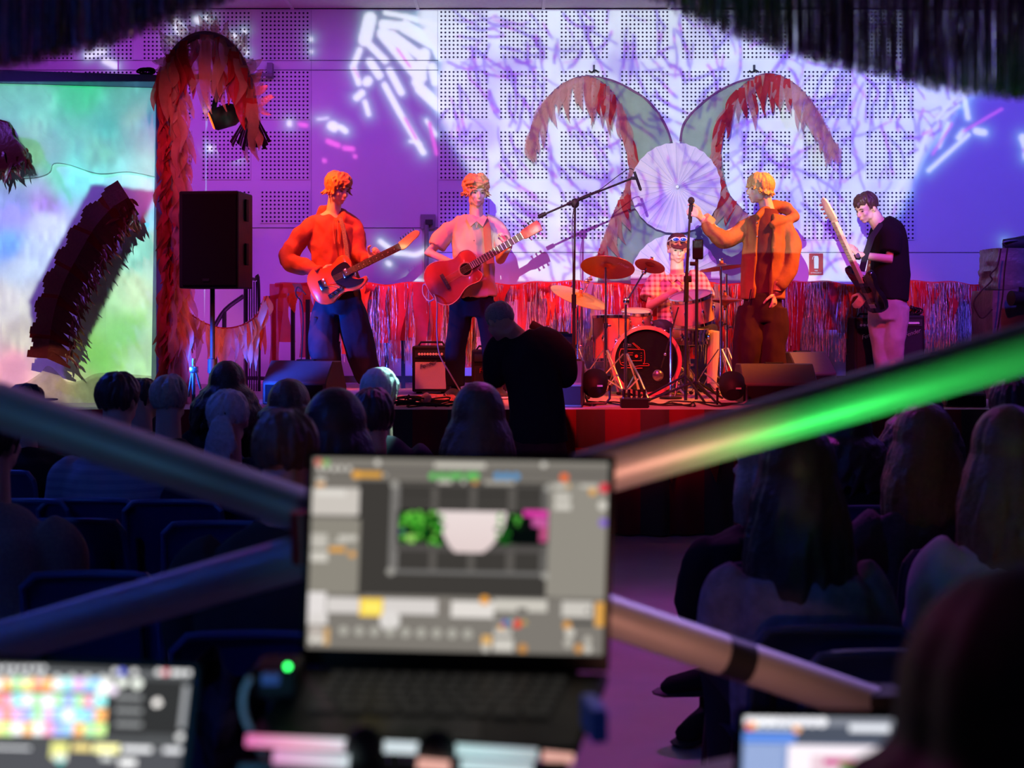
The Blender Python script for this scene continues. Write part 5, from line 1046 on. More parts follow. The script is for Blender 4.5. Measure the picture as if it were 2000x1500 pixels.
# --- guitarist with the acoustic guitar
def musician2():
    D = 10.15; t = thing('person', 'curly-haired young man in an open-collared pale shirt playing an acoustic guitar', 'person', (P(925, 0, D).x, D, ZS), 'band members')
    hc = P(930, 377, D-.02); f = Vector((.28, -.94, -.12)); nb = P(930, 418, D); pel = P(925, 585, D); sh = [P(878, 450, D), P(970, 444, D+.02)]; el = [P(838, 494, D-.02), P(978, 508, D-.08)]; wr = [P(888, 516, D-.24), P(993, 484, D-.25)]
    hip = [P(900, 592, D), P(950, 592, D)]; kn = [P(890, 675, D-.05), P(960, 675, D-.02)]; an = [P(890, 765, D-.02), P(972, 765, D-.02)]
    bm = bmesh.new(); add_head(bm, hc, f); tube(bm, [hc+Vector((0, .02, -.05)), nb+Vector((0, 0, -.05))], [.053, .058], 14); torso(bm, [pel, P(925, 520, D), P(925, 455, D), nb+Vector((0, 0, -.03))], [.13, .13, .16, .07], [.09, .09, .1, .06], (1, 0, 0))
    for i in (0, 1): tube(bm, [sh[i], el[i], wr[i]], [.047, .042, .028], 12); tube(bm, [hip[i], kn[i], an[i]+Vector((0, 0, .05))], [.075, .055, .04], 10)
    hand(bm, wr[0], Vector((.85, -.1, -.4)), Vector((.1, 1, -.2)), .35, -1); hand(bm, wr[1], Vector((-.02, -.1, .5)), Vector((-.9, -.35, .1)), .7, 1)
    solid('body', bm, M['skin'], t, .0068, 2); face_bits(t, hc, f, brow=(.3, .14, .06))
    hair_short(t, hc, f, mat('ginger_curls', (.62, .32, .12), .55, 0, .4, 60, .4), n=230, L=.06, seed=9, wave=.09, lift=3.0, low=1.75)
    sm = mat('pale_linen_shirt', (.66, .46, .38), .85, 0, .22, 7, .25); bm = bmesh.new()
    torso(bm, [P(930, 580, D), P(928, 550, D), P(925, 500, D), P(924, 450, D), P(928, 424, D)], [.165, .16, .158, .175, .095], [.12, .12, .115, .11, .075], (1, 0, 0))
    sleeve(bm, [P(902, 434, D), sh[0], P(862, 466, D), P(852, 482, D-.01)], [.06, .066, .07, .073]); sleeve(bm, [P(948, 432, D), sh[1], P(980, 466, D-.01), P(982, 486, D-.03)], [.058, .064, .068, .07])
    st2 = solid('short_sleeved_shirt', bm, sm, t, .009, 3, .015, 8, 3, (1, 1, .5))
    for s in (-1, 1): obj('collar', prism(bmesh.new(), [(0, 0), (s*.055, .055), (s*.085, .03), (s*.05, -.05)], P(931, 432, D-.118), FACE @ Matrix.Rotation(-.35, 3, 'X'), .006, .001), sm, st2)
    sc = obj('open_neck', prism(bmesh.new(), [(-.028, .02), (.03, .02), (.004, -.06)], P(930, 432, D-.108), FACE, .012, .003), M['skin'], st2, True)
    for y in (470, 500, 545): obj('button', LT([(0, .003), (.005, .003), (.005, 0)], FACE, P(926, y, D-.135), 8), mat('button_dark', (.1, .06, .06), .5), st2)
    bk = mat('black_trousers', (.010, .009, .013), .9); bm = bmesh.new(); torso(bm, [P(925, 618, D), P(926, 592, D), P(928, 568, D)], [.155, .16, .145], [.11, .115, .105], (1, 0, 0))
    for i in (0, 1): sleeve(bm, [hip[i], P((897, 955)[i], 635, D-.01), kn[i], P((889, 965)[i], 720, D-.03), an[i]+Vector((0, 0, .05))], [.095, .088, .08, .078, .075])
    solid('trousers', bm, bk, t, .011, 3, .01, 6, 4, (1, 1, .4))
    for i, dr in ((0, (-.35, -1)), (1, (.3, -1))): shoe(t, Vector((an[i].x, an[i].y, ZS)), dr, trainers, grey_sole)
    g = thing('acoustic_guitar', 'reddish acoustic cutaway guitar on the second guitarist', 'guitar', P(890, 535, D-.27)); A = P(893, 537, D-.26); B = P(1050, 443, D-.34); X = (B-A).normalized(); Z = Vector((-.05, -1, .1)); Z = (Z-X*Z.dot(X)).normalized(); Y = Z.cross(X); R = rotm(X, Y, Z); at = lambda x, y, z: A+R @ Vector((x, y, z))
    out = [(-.255, 0), (-.24, .11), (-.17, .175), (-.08, .17), (-.01, .135), (.05, .12), (.12, .14), (.18, .12), (.205, .06), (.205, .02), (.2, -.03), (.165, -.05), (.18, -.10), (.13, -.135), (.05, -.125), (-.01, -.135), (-.08, -.17), (-.17, -.175), (-.24, -.11)]
    obj('body', prism(bmesh.new(), smooth_pts(out, 4, True), at(0, 0, -.02), R, .09, .006), mat('mahogany_top', (.42, .045, .03), .25, 0, .25, 14, 0, coat=.7), g, True)
    obj('sound_hole', LT([(0, .0), (.047, 0), (.047, -.002), (0, -.002)], R, at(.085, 0, .0275), 28), mat('hole_dark', (.01, .006, .006), .8), g); obj('rosette', LT([(.048, .001), (.054, .002), (.06, .001)], R, at(.085, 0, .0265), 28), mat('rosette', (.5, .2, .12), .4), g, True)
    obj('bridge', BX(at(-.105, 0, .031), (.03, .13, .012), R, .004), mat('rosewood', (0, 0, 0)), g, True); obj('binding', TB([at(x, y, .024) for x, y in smooth_pts(out+[out[0]], 3)], .003, 5), mat('binding', (.6, .3, .25), .4), g, True)
    obj('neck', BX(at(.385, 0, .02), (.42, .052, .026), R, .007), mat('mahogany_neck', (.3, .05, .03), .4), g, True); obj('fingerboard', BX(at(.36, 0, .036), (.47, .055, .006), R), mat('rosewood', (0, 0, 0)), g)
    for i in range(19): q = .60-.48*(1-2**(-i/12.0))*1.5; obj('fret', BX(at(q, 0, .04), (.0045, .053, .002), R), mat('bright_fret', (.9, .75, .6), .35, .6), g)
    obj('headstock', prism(bmesh.new(), [(.59, .027), (.63, .04), (.76, .045), (.77, .01), (.76, -.045), (.63, -.04), (.59, -.027)], at(0, 0, .02), R, .018, .004), mat('mahogany_neck', (0, 0, 0)), g, True)
    for i in range(3):
        for s in (-1, 1): obj('tuning_peg', TB([at(.65+i*.04, s*.035, .012), at(.65+i*.04, s*.068, .012)], [.004, .009], 8), M['chrome'], g, True)
    for i in range(6): obj('string', TB([at(-.105, -.025+i*.01, .040), at(.6, -.018+i*.0072, .043)], .0008, 4), M['chrome'], g)
    tag(obj('guitar_strap', TB([P(945, 424, D-.08), P(951, 445, D-.135), P(953, 480, D-.15), P(958, 515, D-.2)], [.03, .03, .03, .03], 8, flat=.1, side=(1, 0, 0)), mat('brown_strap', (.32, .12, .06), .7), None, True), 'plain brown strap over the shoulder of the acoustic guitarist', 'strap')
    tag(obj('guitar_cable', TB(curve([(852, 580, D-.2), (838, 588, D-.15), (826, 572, D-.1), (830, 555, D-.1), (852, 585, D-.3), (853, 640, D-.32), (858, 690, D-.34), (878, 728, D-.36), (900, 766, D-.4), (905, 777, D-.5)], D, 7), .006, 6), mat('grey_cable', (.18, .16, .18), .5), None, True), 'grey cable hanging in a curve from the acoustic guitar', 'cable')
musician2()

# --- singer
def singer():
    D = 10.05; t = thing('person', 'blond singer in a tan hooded jacket looking aside and holding the microphone', 'person', (P(1490, 0, D).x, D, ZS), 'band members')
    hc = P(1484, 370, D); f = Vector((-.95, -.22, -.05)); nb = P(1502, 414, D+.02); pel = P(1490, 595, D); sh = [P(1460, 444, D+.04), P(1534, 450, D-.02)]; el = [P(1412, 462, D-.08), P(1540, 512, D-.04)]; wr = [P(1369, 425, D-.22), P(1514, 572, D-.1)]
    hip = [P(1468, 600, D), P(1512, 600, D)]; kn = [P(1462, 680, D-.04), P(1508, 680, D-.02)]; an = [P(1455, 765, D), P(1510, 765, D+.02)]
    bm = bmesh.new(); add_head(bm, hc, f); tube(bm, [hc+Vector((.03, .01, -.03)), nb+Vector((0, 0, -.04))], [.053, .06], 14); torso(bm, [pel, P(1490, 520, D), P(1495, 455, D), nb+Vector((0, 0, -.03))], [.13, .13, .16, .07], [.09, .09, .1, .06], (1, .2, 0))
    for i in (0, 1): tube(bm, [sh[i], el[i], wr[i]], [.047, .042, .029], 12); tube(bm, [hip[i], kn[i], an[i]+Vector((0, 0, .05))], [.075, .055, .04], 10)
    hand(bm, wr[0], Vector((-.45, -.75, .35)), Vector((-1, .35, 0)), .95, 1, 1.12); hand(bm, wr[1], Vector((-.12, -.12, -1)), Vector((-.7, .6, 0)), .42, 1)
    solid('body', bm, M['skin'], t, .0068, 2); face_bits(t, hc, f, brow=(.4, .25, .1))
    hair_short(t, hc, f, mat('blond_hair', (.58, .32, .11), .5, 0, .3, 70, .4), n=270, L=.075, fringe=.11, seed=3, wave=.004, lift=1.0, low=2.05)
    jk = mat('tan_canvas_jacket', (.28, .115, .045), .85, 0, .15, 30, .25); dk = mat('dark_red_shirt', (.10, .025, .03), .85)
    bm = bmesh.new(); torso(bm, [P(1490, 575, D), P(1490, 520, D), P(1494, 460, D), P(1498, 430, D), P(1500, 408, D)], [.13, .14, .15, .12, .07], [.115, .12, .12, .10, .07], (1, .2, 0)); si = solid('shirt', bm, dk, t, .009, 3, .005, 9, 7)
    for y in (435, 462): obj('snap', LT([(0, .004), (.005, .003), (.005, 0)], FACE, P(1479, y, D-.145), 8), M['chrome'], si)
    # open jacket: back shell with two front panels, sleeves, cuffs, hood
    bm = bmesh.new(); R0 = smooth_pts([tuple(P(1490, 583, D))+(.17, .135), tuple(P(1490, 540, D))+(.175, .145), tuple(P(1494, 480, D))+(.175, .145), tuple(P(1497, 440, D))+(.178, .125), tuple(P(1499, 420, D))+(.13, .10)], 5)
    def panel2(a0, a1, grow=0.0, th=.03):
        rows = []
        for v in R0:
            o2 = []; i2 = []
            for k in range(13):
                a = a0+(a1-a0)*k/12; p = Vector(v[:3])+Vector((math.cos(a)*(v[3]+grow), math.sin(a)*(v[4]+grow), 0)); q = Vector(v[:3])+Vector((math.cos(a)*(v[3]-th), math.sin(a)*(v[4]-th), 0)); o2.append(bm.verts.new(p)); i2.append(bm.verts.new(q))
            rows.append(o2+i2[::-1])
        for a, b in zip(rows, rows[1:]):
            n2 = len(a)
            for k in range(n2): bm.faces.new((a[k], a[(k+1) % n2], b[(k+1) % n2], b[k]))
        bm.faces.new(rows[0][::-1]); bm.faces.new(rows[-1])
    panel2(math.radians(-78), math.radians(238))
    sleeve(bm, [P(1474, 432, D), sh[0], P(1432, 462, D-.02), el[0]+Vector((0, 0, -.02)), P(1388, 450, D-.17), wr[0]+Vector((.05, .02, -.01))], [.062, .07, .07, .07, .056, .042]); sleeve(bm, [P(1520, 430, D), sh[1], P(1546, 475, D-.02), P(1543, 515, D-.04), P(1526, 548, D-.08), wr[1]+Vector((.01, 0, .04))], [.066, .074, .072, .07, .066, .048])
    tube(bm, [P(1478, 424, D-.10), P(1492, 412, D-.03), P(1515, 402, D+.08), P(1538, 408, D+.1), P(1552, 424, D+.02), P(1528, 432, D-.08), P(1505, 440, D-.12)], [.022, .035, .045, .05, .042, .03, .02], 10)
    j2 = solid('hooded_jacket', bm, jk, t, .0095, 3, .013, 7, 5, (1, 1, .7))
    for c3, d3 in ((wr[0]+Vector((.045, .02, -.01)), (P(1388, 446, D-.17)-wr[0])), (wr[1]+Vector((.01, 0, .035)), Vector((.1, .1, 1)))): obj('cuff', TB([c3-d3.normalized()*.02, c3+d3.normalized()*.05], [.044, .052], 14), mat('orange_cuff', (.62, .33, .12), .9), j2, True)
    obj('zip', TB([P(1467, 565, D-.16), P(1465, 575, D-.16), P(1463, 590, D-.155)], .005, 6), M['chrome'], j2, True)
    bk = mat('dark_plum_trousers', (.03, .010, .013), .9, 0, .2, 20, .2); bm = bmesh.new(); torso(bm, [P(1490, 628, D), P(1490, 600, D), P(1490, 572, D)], [.155, .165, .15], [.115, .12, .11], (1, .1, 0))
    for i in (0, 1): sleeve(bm, [hip[i], P((1464, 1512)[i], 640, D-.01), kn[i]+Vector((-.01, 0, 0)), P((1456, 1510)[i], 725, D-.02), an[i]+Vector((0, 0, .05))], [.105, .11, .108, .10, .095])
    solid('trousers', bm, bk, t, .011, 3, .018, 6, 6, (1, 1, .35))
    for i, dr in ((0, (-.7, -1)), (1, (-.2, -1))): shoe(t, Vector((an[i].x, an[i].y, ZS)), dr, trainers, grey_sole)
singer()

# --- bassist
def bassist():
    D = 10.75; t = thing('person', 'dark-haired bassist in a black T-shirt looking down at the fretboard', 'person', (P(1738, 0, D).x, D, ZS), 'band members')
    hc = P(1692, 407, D); f = Vector((-.80, -.42, -.42)); nb = P(1718, 440, D); pel = P(1738, 590, D); sh = [P(1716, 462, D+.1), P(1738, 462, D-.12)]; el = [P(1700, 540, D+.1), P(1736, 506, D-.16)]; wr = [P(1690, 575, D-.12), P(1676, 498, D-.22)]
    hip = [P(1722, 598, D+.03), P(1750, 598, D-.03)]; kn = [P(1722, 672, D+.02), P(1745, 672, D-.05)]; an = [P(1728, 758, D+.04), P(1742, 760, D-.04)]
    bm = bmesh.new(); add_head(bm, hc, f, k=1.02); tube(bm, [hc+Vector((.04, .02, -.02)), nb+Vector((.01, 0, -.02))], [.06, .068], 14); torso(bm, [pel, P(1738, 520, D), P(1734, 465, D), nb+Vector((0, 0, -.02))], [.13, .14, .16, .08], [.12, .12, .13, .07], (.5, 1, 0))
    for i in (0, 1): tube(bm, [sh[i], el[i], wr[i]], [.052, .046, .03], 12); tube(bm, [hip[i], kn[i], an[i]+Vector((0, 0, .05))], [.08, .06, .04], 10)
    hand(bm, wr[1], Vector((-.55, -.1, .65)), Vector((-.5, .6, -.3)), .75, 1); hand(bm, wr[0], Vector((-.5, -.2, -.6)), Vector((.1, .8, 0)), .6, 1)
    solid('body', bm, M['skin'], t, .0068, 2); face_bits(t, hc, f, k=1.02, brow=(.05, .03, .02))
    hair_short(t, hc, f, mat('dark_brown_hair', (.07, .03, .025), .5, 0, .4, 60, .4), k=1.02, n=170, L=.045, fringe=.05, seed=6, wave=.01, lift=1.1, low=1.75)
    bm = bmesh.new(); torso(bm, [P(1735, 585, D), P(1738, 545, D), P(1738, 500, D), P(1735, 455, D), P(1722, 432, D)], [.17, .175, .17, .165, .085], [.165, .165, .155, .14, .08], (.6, 1, 0)); sleeve(bm, [P(1722, 448, D-.03), sh[1], P(1740, 480, D-.15), P(1738, 492, D-.16)], [.08, .088, .085, .08]); sleeve(bm, [P(1722, 448, D+.03), sh[0], P(1708, 495, D+.11)], [.08, .085, .08])
    solid('t_shirt', bm, mat('black_cotton', (.012, .010, .012), .9), t, .0095, 3, .008, 6, 8)
    bm = bmesh.new(); torso(bm, [P(1736, 625, D), P(1737, 600, D), P(1738, 575, D)], [.155, .165, .15], [.13, .14, .13], (.6, 1, 0))
    for i in (0, 1): sleeve(bm, [hip[i], P((1720, 1748)[i], 640, D+(.03, -.04)[i]), kn[i], P((1726, 1742)[i], 720, D), an[i]+Vector((0, 0, .05))], [.11, .10, .088, .085, .085])
    solid('jeans', bm, mat('faded_pink_grey_jeans', (.42, .30, .34), .9, 0, .25, 14, .25), t, .011, 3, .012, 7, 9, (1, 1, .5))
    for i in (0, 1): shoe(t, Vector((an[i].x, an[i].y, ZS)), (-1, -.5), trainers, grey_sole)
    w3 = thing('wrist_watch', 'black wrist watch on the bassist', 'watch', P(1674, 500, D-.22)); obj('strap', TB([P(1672, 500, D-.215)+Vector((-.006, 0, .004)), P(1678, 500, D-.21)+Vector((.006, 0, 0))], .034, 14), M['rubber'], w3, True); obj('dial', LT([(0, .008), (.02, .006), (.021, 0)], rotm(*frame(Vector((0, -1, .2)))), P(1675, 500, D-.25), 18), M['steel'], w3, True)
    g = thing('bass_guitar', 'black electric bass with pale neck held upright by the bassist', 'guitar', P(1690, 560, D-.2)); A = P(1697, 568, D-.22); B = P(1630, 425, D-.34); X = (B-A).normalized(); Z = Vector((-.95, -.36, .1)); Z = (Z-X*Z.dot(X)).normalized(); Y = Z.cross(X); R = rotm(X, Y, Z); at = lambda x, y, z: A+R @ Vector((x, y, z))
    out = [(-.2, 0), (-.19, .1), (-.1, .155), (0, .13), (.08, .13), (.19, .17), (.24, .13), (.16, .05), (.14, 0), (.14, -.05), (.19, -.13), (.14, -.16), (.03, -.13), (-.08, -.16), (-.18, -.12)]
    obj('body', prism(bmesh.new(), smooth_pts(out, 4, True), A, R, .045, .008), mat('black_lacquer', (.01, .01, .012), .15, coat=.6), g, True)
    obj('neck', BX(at(.4, 0, .015), (.56, .055, .026), R, .006), mat('pale_maple', (.75, .5, .38), .35), g, True); obj('fingerboard', BX(at(.38, 0, .031), (.58, .056, .006), R), mat('pale_maple', (0, 0, 0)), g)
    for i in range(14): q = .66-.5*(1-2**(-i/12.0))*1.5; obj('fret', BX(at(q, 0, .035), (.003, .055, .002), R), M['chrome'], g)
    hs = [(.665, .028), (.70, .05), (.80, .055), (.86, .045), (.89, .01), (.86, -.025), (.80, -.035), (.70, -.045), (.665, -.028)]; obj('headstock', prism(bmesh.new(), smooth_pts(hs, 3, True), at(0, 0, .015), R, .016, .003), mat('pale_maple', (0, 0, 0)), g, True)
    for i in range(4): obj('tuning_peg', TB([at(.71+i*.04, .045, .015), at(.71+i*.04, .085, .015)], [.006, .013], 8), M['chrome'], g, True); obj('string', TB([at(-.12, -.02+i*.013, .045), at(.67, -.018+i*.012, .04)], .0012, 4), M['chrome'], g)
    obj('pickup', BX(at(.02, 0, .028), (.05, .09, .015), R, .003), M['black'], g); obj('bridge', BX(at(-.13, 0, .028), (.04, .08, .014), R, .003), M['chrome'], g)
    tag(obj('guitar_strap', TB([P(1722, 436, D-.09), P(1703, 462, D-.2), P(1690, 500, D-.24), P(1683, 530, D-.24)], [.026]*4, 8, flat=.12, side=(1, 0, .4)), M['dark'], None, True), 'black strap across the chest of the bassist', 'strap')
bassist()

# --- drummer
def drummer():
    D = 11.1; t = thing('person', 'drummer in a checked shirt and cap with mirrored glasses seated behind the kit', 'person', (P(1325, 0, D).x, D, ZS), 'band members')
    hc = P(1323, 487, D-.05); f = Vector((.05, -.96, -.22)); nb = P(1322, 530, D); pel = P(1327, 655, D+.05); sh = [P(1284, 550, D), P(1362, 548, D)]; el = [P(1270, 598, D-.08), P(1374, 596, D-.08)]; wr = [P(1322, 566, D-.32), P(1360, 572, D-.34)]
    kn = [P(1282, 648, D-.38), P(1394, 655, D-.36)]; an = [P(1300, 758, D-.3), P(1390, 752, D-.30)]
    bm = bmesh.new(); add_head(bm, hc, f); tube(bm, [hc+Vector((0, .02, -.05)), nb+Vector((0, 0, -.04))], [.055, .062], 14); torso(bm, [pel, P(1325, 600, D), P(1323, 560, D), nb+Vector((0, 0, -.02))], [.14, .14, .16, .07], [.10, .10, .1, .06], (1, 0, 0))
    for i in (0, 1): tube(bm, [sh[i], el[i], wr[i]], [.052, .046, .03], 12); tube(bm, [P((1305, 1345)[i], 655, D), kn[i], an[i]], [.085, .064, .042], 12)
    hand(bm, wr[0], Vector((.8, -.4, -.1)), Vector((0, 0, -1)), .7, 1); hand(bm, wr[1], Vector((-.5, -.8, -.1)), Vector((0, 0, -1)), .7, -1)
    solid('body', bm, M['skin'], t, .007, 2); face_bits(t, hc, f, brow=(.2, .08, .04)); hair_short(t, hc, f, mat('reddish_hair', (.4, .15, .06), .6), n=60, L=.035, seed=8, lift=.5, low=1.75)
    F0, S0, U0 = head_frame(f); R = rotm(S0, F0, U0); at = lambda a, b, d: hc+S0*a+F0*b+U0*d
    cm = mat('dark_cap', (.08, .025, .04), .9); cp2 = obj('cap', LT([(0, .125), (.05, .115), (.082, .075), (.090, .03), (.091, .02), (0, .02)], R, at(0, -.012, .022), 24), cm, t, True)
    obj('cap_peak', prism(bmesh.new(), smooth_pts([(-.07, 0), (-.062, .06), (0, .085), (.062, .06), (.07, 0), (0, .02)], 3, True), at(0, .065, .058), rotm(S0, (F0*.95-U0*.3).normalized(), S0.cross((F0*.95-U0*.3).normalized())), .005), cm, cp2)
    gl = thing('sunglasses', 'white sunglasses with blue mirrored lenses resting on the cap of the drummer', 'glasses', at(0, .09, .085))
    for s in (-1, 1): fr2 = obj('frame', ball(bmesh.new(), at(s*.033, .086, .104), (.036, .012, .021), R, 14), mat('white_frame', (.8, .7, .75), .4), gl, True); obj('lens', ball(bmesh.new(), at(s*.033, .092, .104), (.027, .010, .015), R, 14), mat('blue_mirror', (.02, .12, .9), .15, .4, emit=(.0, .02, .3), estr=0), gl, True); obj('temple', TB([at(s*.066, .07, .104), at(s*.088, .0, .07)], .005, 6), mat('white_frame', (0, 0, 0)), gl, True)
    pl = weave('checked_shirt', (.82, .62, .62), (.32, .10, .16), 22, 'check'); bm = bmesh.new()
    torso(bm, [P(1325, 640, D+.02), P(1325, 600, D), P(1323, 560, D), P(1322, 538, D)], [.19, .185, .19, .10], [.14, .135, .125, .08], (1, 0, 0)); sleeve(bm, [P(1300, 544, D), sh[0], P(1273, 572, D-.02), P(1268, 584, D-.04)], [.075, .085, .088, .088]); sleeve(bm, [P(1345, 544, D), sh[1], P(1373, 572, D-.02), P(1378, 584, D-.04)], [.075, .085, .088, .088])
    sh2 = solid('checked_shirt', bm, pl, t, .009, 3, .008, 7, 11)
    for s in (-1, 1): obj('collar', prism(bmesh.new(), [(0, 0), (s*.06, .05), (s*.085, .02), (s*.045, -.04)], P(1322, 545, D-.125), FACE @ Matrix.Rotation(-.3, 3, 'X'), .005, .001), pl, sh2)
    bm = bmesh.new(); torso(bm, [P(1326, 668, D+.03), P(1326, 640, D+.03)], [.17, .165], [.14, .13], (1, 0, 0))
    for i in (0, 1): sleeve(bm, [P((1305, 1347)[i], 655, D), P((1293, 1370)[i], 648, D-.2), kn[i]+Vector((0, .06, .01))], [.11, .105, .09])
    solid('shorts', bm, mat('dark_shorts', (.05, .045, .08), .9), t, .011, 3, .008, 7, 12)
    for i in (0, 1): shoe(t, Vector((an[i].x, an[i].y, ZS)), (.1*(i*2-1), -1), trainers, grey_sole)
    for (a, b) in (((1340, 566), (1300, 600)), ((1350, 578), (1330, 610))): pass
    for lab, a, b in (('drumstick in the right hand of the drummer', P(1330, 562, D-.40), P(1352, 585, D-.75)), ('drumstick in the left hand of the drummer', P(1350, 574, D-.42), P(1395, 578, D-.6))): tag(obj('drumstick', TB([a, a.lerp(b, .9), b], [.007, .005, .003], 8), M['wood'], None, True), 'pale wooden '+lab, 'drumstick', 'drumsticks')
drummer()

# --- photographer standing in front of the stage
def photographer():
    D = 8.3; t = thing('person', 'grey-haired person in a dark jacket bending forward in front of the stage edge', 'person', (P(1035, 0, D).x, D, 0))
    hc = P(976, 628, D-.04); f = Vector((-.5, .75, -.45)); pel = P(1045, 815, D); sh = [P(985, 672, D+.06), P(1072, 668, D-.02)]; el = [P(968, 735, D+.10), P(1102, 738, D+.1)]; wr = [P(985, 690, D+.32), P(1060, 700, D+.35)]; an = [P(1020, 1060, D), P(1075, 1065, D+.1)]
    for a in an: a.z = 0
    bm = bmesh.new(); add_head(bm, hc, f, k=1.02); tube(bm, [hc+Vector((.05, -.03, -.03)), P(1005, 652, D), P(1020, 668, D)], [.055, .062, .07], 12); torso(bm, [pel, P(1040, 740, D), P(1030, 690, D), P(1012, 660, D)], [.15, .17, .18, .08], [.1, .11, .11, .07], (1, .1, 0))
    for i in (0, 1): tube(bm, [sh[i], el[i], wr[i]], [.05, .045, .03], 10); tube(bm, [P((1025, 1065)[i], 820, D), P((1015, 1080)[i], 940, D+.03), an[i]+Vector((0, 0, .08))], [.085, .06, .042], 10)
    hand(bm, wr[0], Vector((.3, .6, .4)), Vector((.6, 0, 0)), .8, 1); hand(bm, wr[1], Vector((-.4, .6, .4)), Vector((-.6, 0, 0)), .8, -1); solid('body', bm, M['skin2'], t, .009, 2)
    hair_short(t, hc, f, mat('grey_hair', (.24, .22, .24), .6, 0, .4, 80, .4), n=130, L=.03, seed=12, lift=.4, low=1.95)
    jm = mat('dark_jacket', (.018, .016, .022), .85); bm = bmesh.new()
    torso(bm, [P(1052, 862, D), P(1050, 810, D), P(1042, 745, D), P(1032, 690, D), P(1014, 655, D)], [.19, .185, .185, .185, .085], [.15, .15, .14, .14, .09], (1, .12, 0))
    sleeve(bm, [P(1004, 668, D), sh[0], P(968, 705, D+.06), el[0], P(975, 712, D+.22)], [.08, .09, .09, .082, .06]); sleeve(bm, [P(1050, 665, D), sh[1], P(1096, 700, D+.02), el[1], P(1085, 715, D+.24)], [.085, .095, .092, .085, .06])
    solid('jacket', bm, jm, t, .011, 3, .014, 6, 14)
    bm = bmesh.new(); torso(bm, [P(1048, 880, D), P(1050, 835, D)], [.19, .18], [.14, .14], (1, 0, 0))
    for i in (0, 1): sleeve(bm, [P((1025, 1068)[i], 860, D), P((1015, 1082)[i], 945, D+.03), an[i]+Vector((0, 0, .06))], [.12, .09, .07])
    solid('trousers', bm, mat('maroon_trousers', (.10, .03, .035), .9), t, .013, 3, .012, 6, 15)
    for i in (0, 1): shoe(t, an[i], (-.2, 1), trainers, trainers)
    c = thing('camera_body', 'small dark camera raised by the person at the stage edge', 'camera', P(1056, 640, D+.3)); obj('body', BX(P(1050, 640, D+.28), (.11, .05, .06), Matrix.Rotation(.5, 3, 'Y'), .01), M['black'], c, True); obj('lens', TB([P(1050, 640, D+.3), P(1048, 640, D+.42)], .03, 14), M['black'], c, True)
photographer()
# ------------------------------------------------------------------ chairs
blue_pl = mat('dark_blue_plastic', (.03, .06, .16), .42, 0, .1, 20, .05)
def make_chair(loc, label, tilt=0.0):
    t = thing('stacking_chair', label, 'chair', (0, 0, 0), 'blue plastic chairs of the audience')
    bm = bmesh.new(); g = []; nx, nz = 12, 9; Wd = .42
    for j in range(nz+1):
        row = []; v = j/nz
        for i in range(nx+1):
            u = i/nx*2-1; z = .46+.35*v; w2 = Wd/2*(1-.06*v); x = u*w2
            if j >= nz-1 and abs(u) > .8: z -= (.02 if j == nz-1 else .035)*((abs(u)-.8)/.2)**2
            y = -.20-.05*v+.035*(1-u*u); row.append((x, y, z))
        g.append(row)
    V = [[bm.verts.new(p) for p in row] for row in g]
    for j in range(nz):
        for i in range(nx): bm.faces.new((V[j][i], V[j][i+1], V[j+1][i+1], V[j+1][i]))
    bmesh.ops.solidify(bm, geom=bm.faces[:], thickness=.012); obj('backrest', bm, blue_pl, t, True)
    lip = [(g[nz][i][0], g[nz][i][1]-.008, g[nz][i][2]) for i in range(nx+1)]; obj('rolled_edge', TB([(g[k][0][0], g[k][0][1], g[k][0][2]) for k in range(nz)]+lip+[(g[k][nx][0], g[k][nx][1], g[k][nx][2]) for k in range(nz-1, -1, -1)], .012, 8), blue_pl, t, True)
    bm = bmesh.new(); V = []
    for j in range(8):
        v = j/7; V.append([bm.verts.new(((i/6*2-1)*.21, -.2+.42*v, .44+.02*abs((i/6*2-1))**2+(.03*(1-v)**3)-(.03*v**4))) for i in range(7)])
    for j in range(7):
        for i in range(6): bm.faces.new((V[j][i], V[j][i+1], V[j+1][i+1], V[j+1][i]))
    bmesh.ops.solidify(bm, geom=bm.faces[:], thickness=-.012); obj('seat', bm, blue_pl, t, True)
    for sx in (-1, 1):
        for a, b in (((sx*.17, -.17, .43), (sx*.21, -.24, .0)), ((sx*.17, .16, .43), (sx*.2, .21, 0))): obj('leg', TB([a, b], .011, 8), M['steel'], t, True)
    obj('back_support', TB([(-.15, -.19, .44), (-.15, -.235, .66)], .009, 6), M['steel'], t, True); obj('back_support', TB([(.15, -.19, .44), (.15, -.235, .66)], .009, 6), M['steel'], t, True)
    t.location = loc; return t
CH = {}
def chair(x, D, label, rz=0.0):
    """chair whose backrest top is at depth D; backrest faces the camera"""
    if 'p' not in CH: CH['p'] = make_chair((0, 0, 0), label); o = CH['p']
    else: o = copy_tree(CH['p'])
    o['label'] = label; o.location = (x, D+.25, 0); o.rotation_euler = (0, 0, rz); return o
def cx(px, D): return P(px, 0, D).x

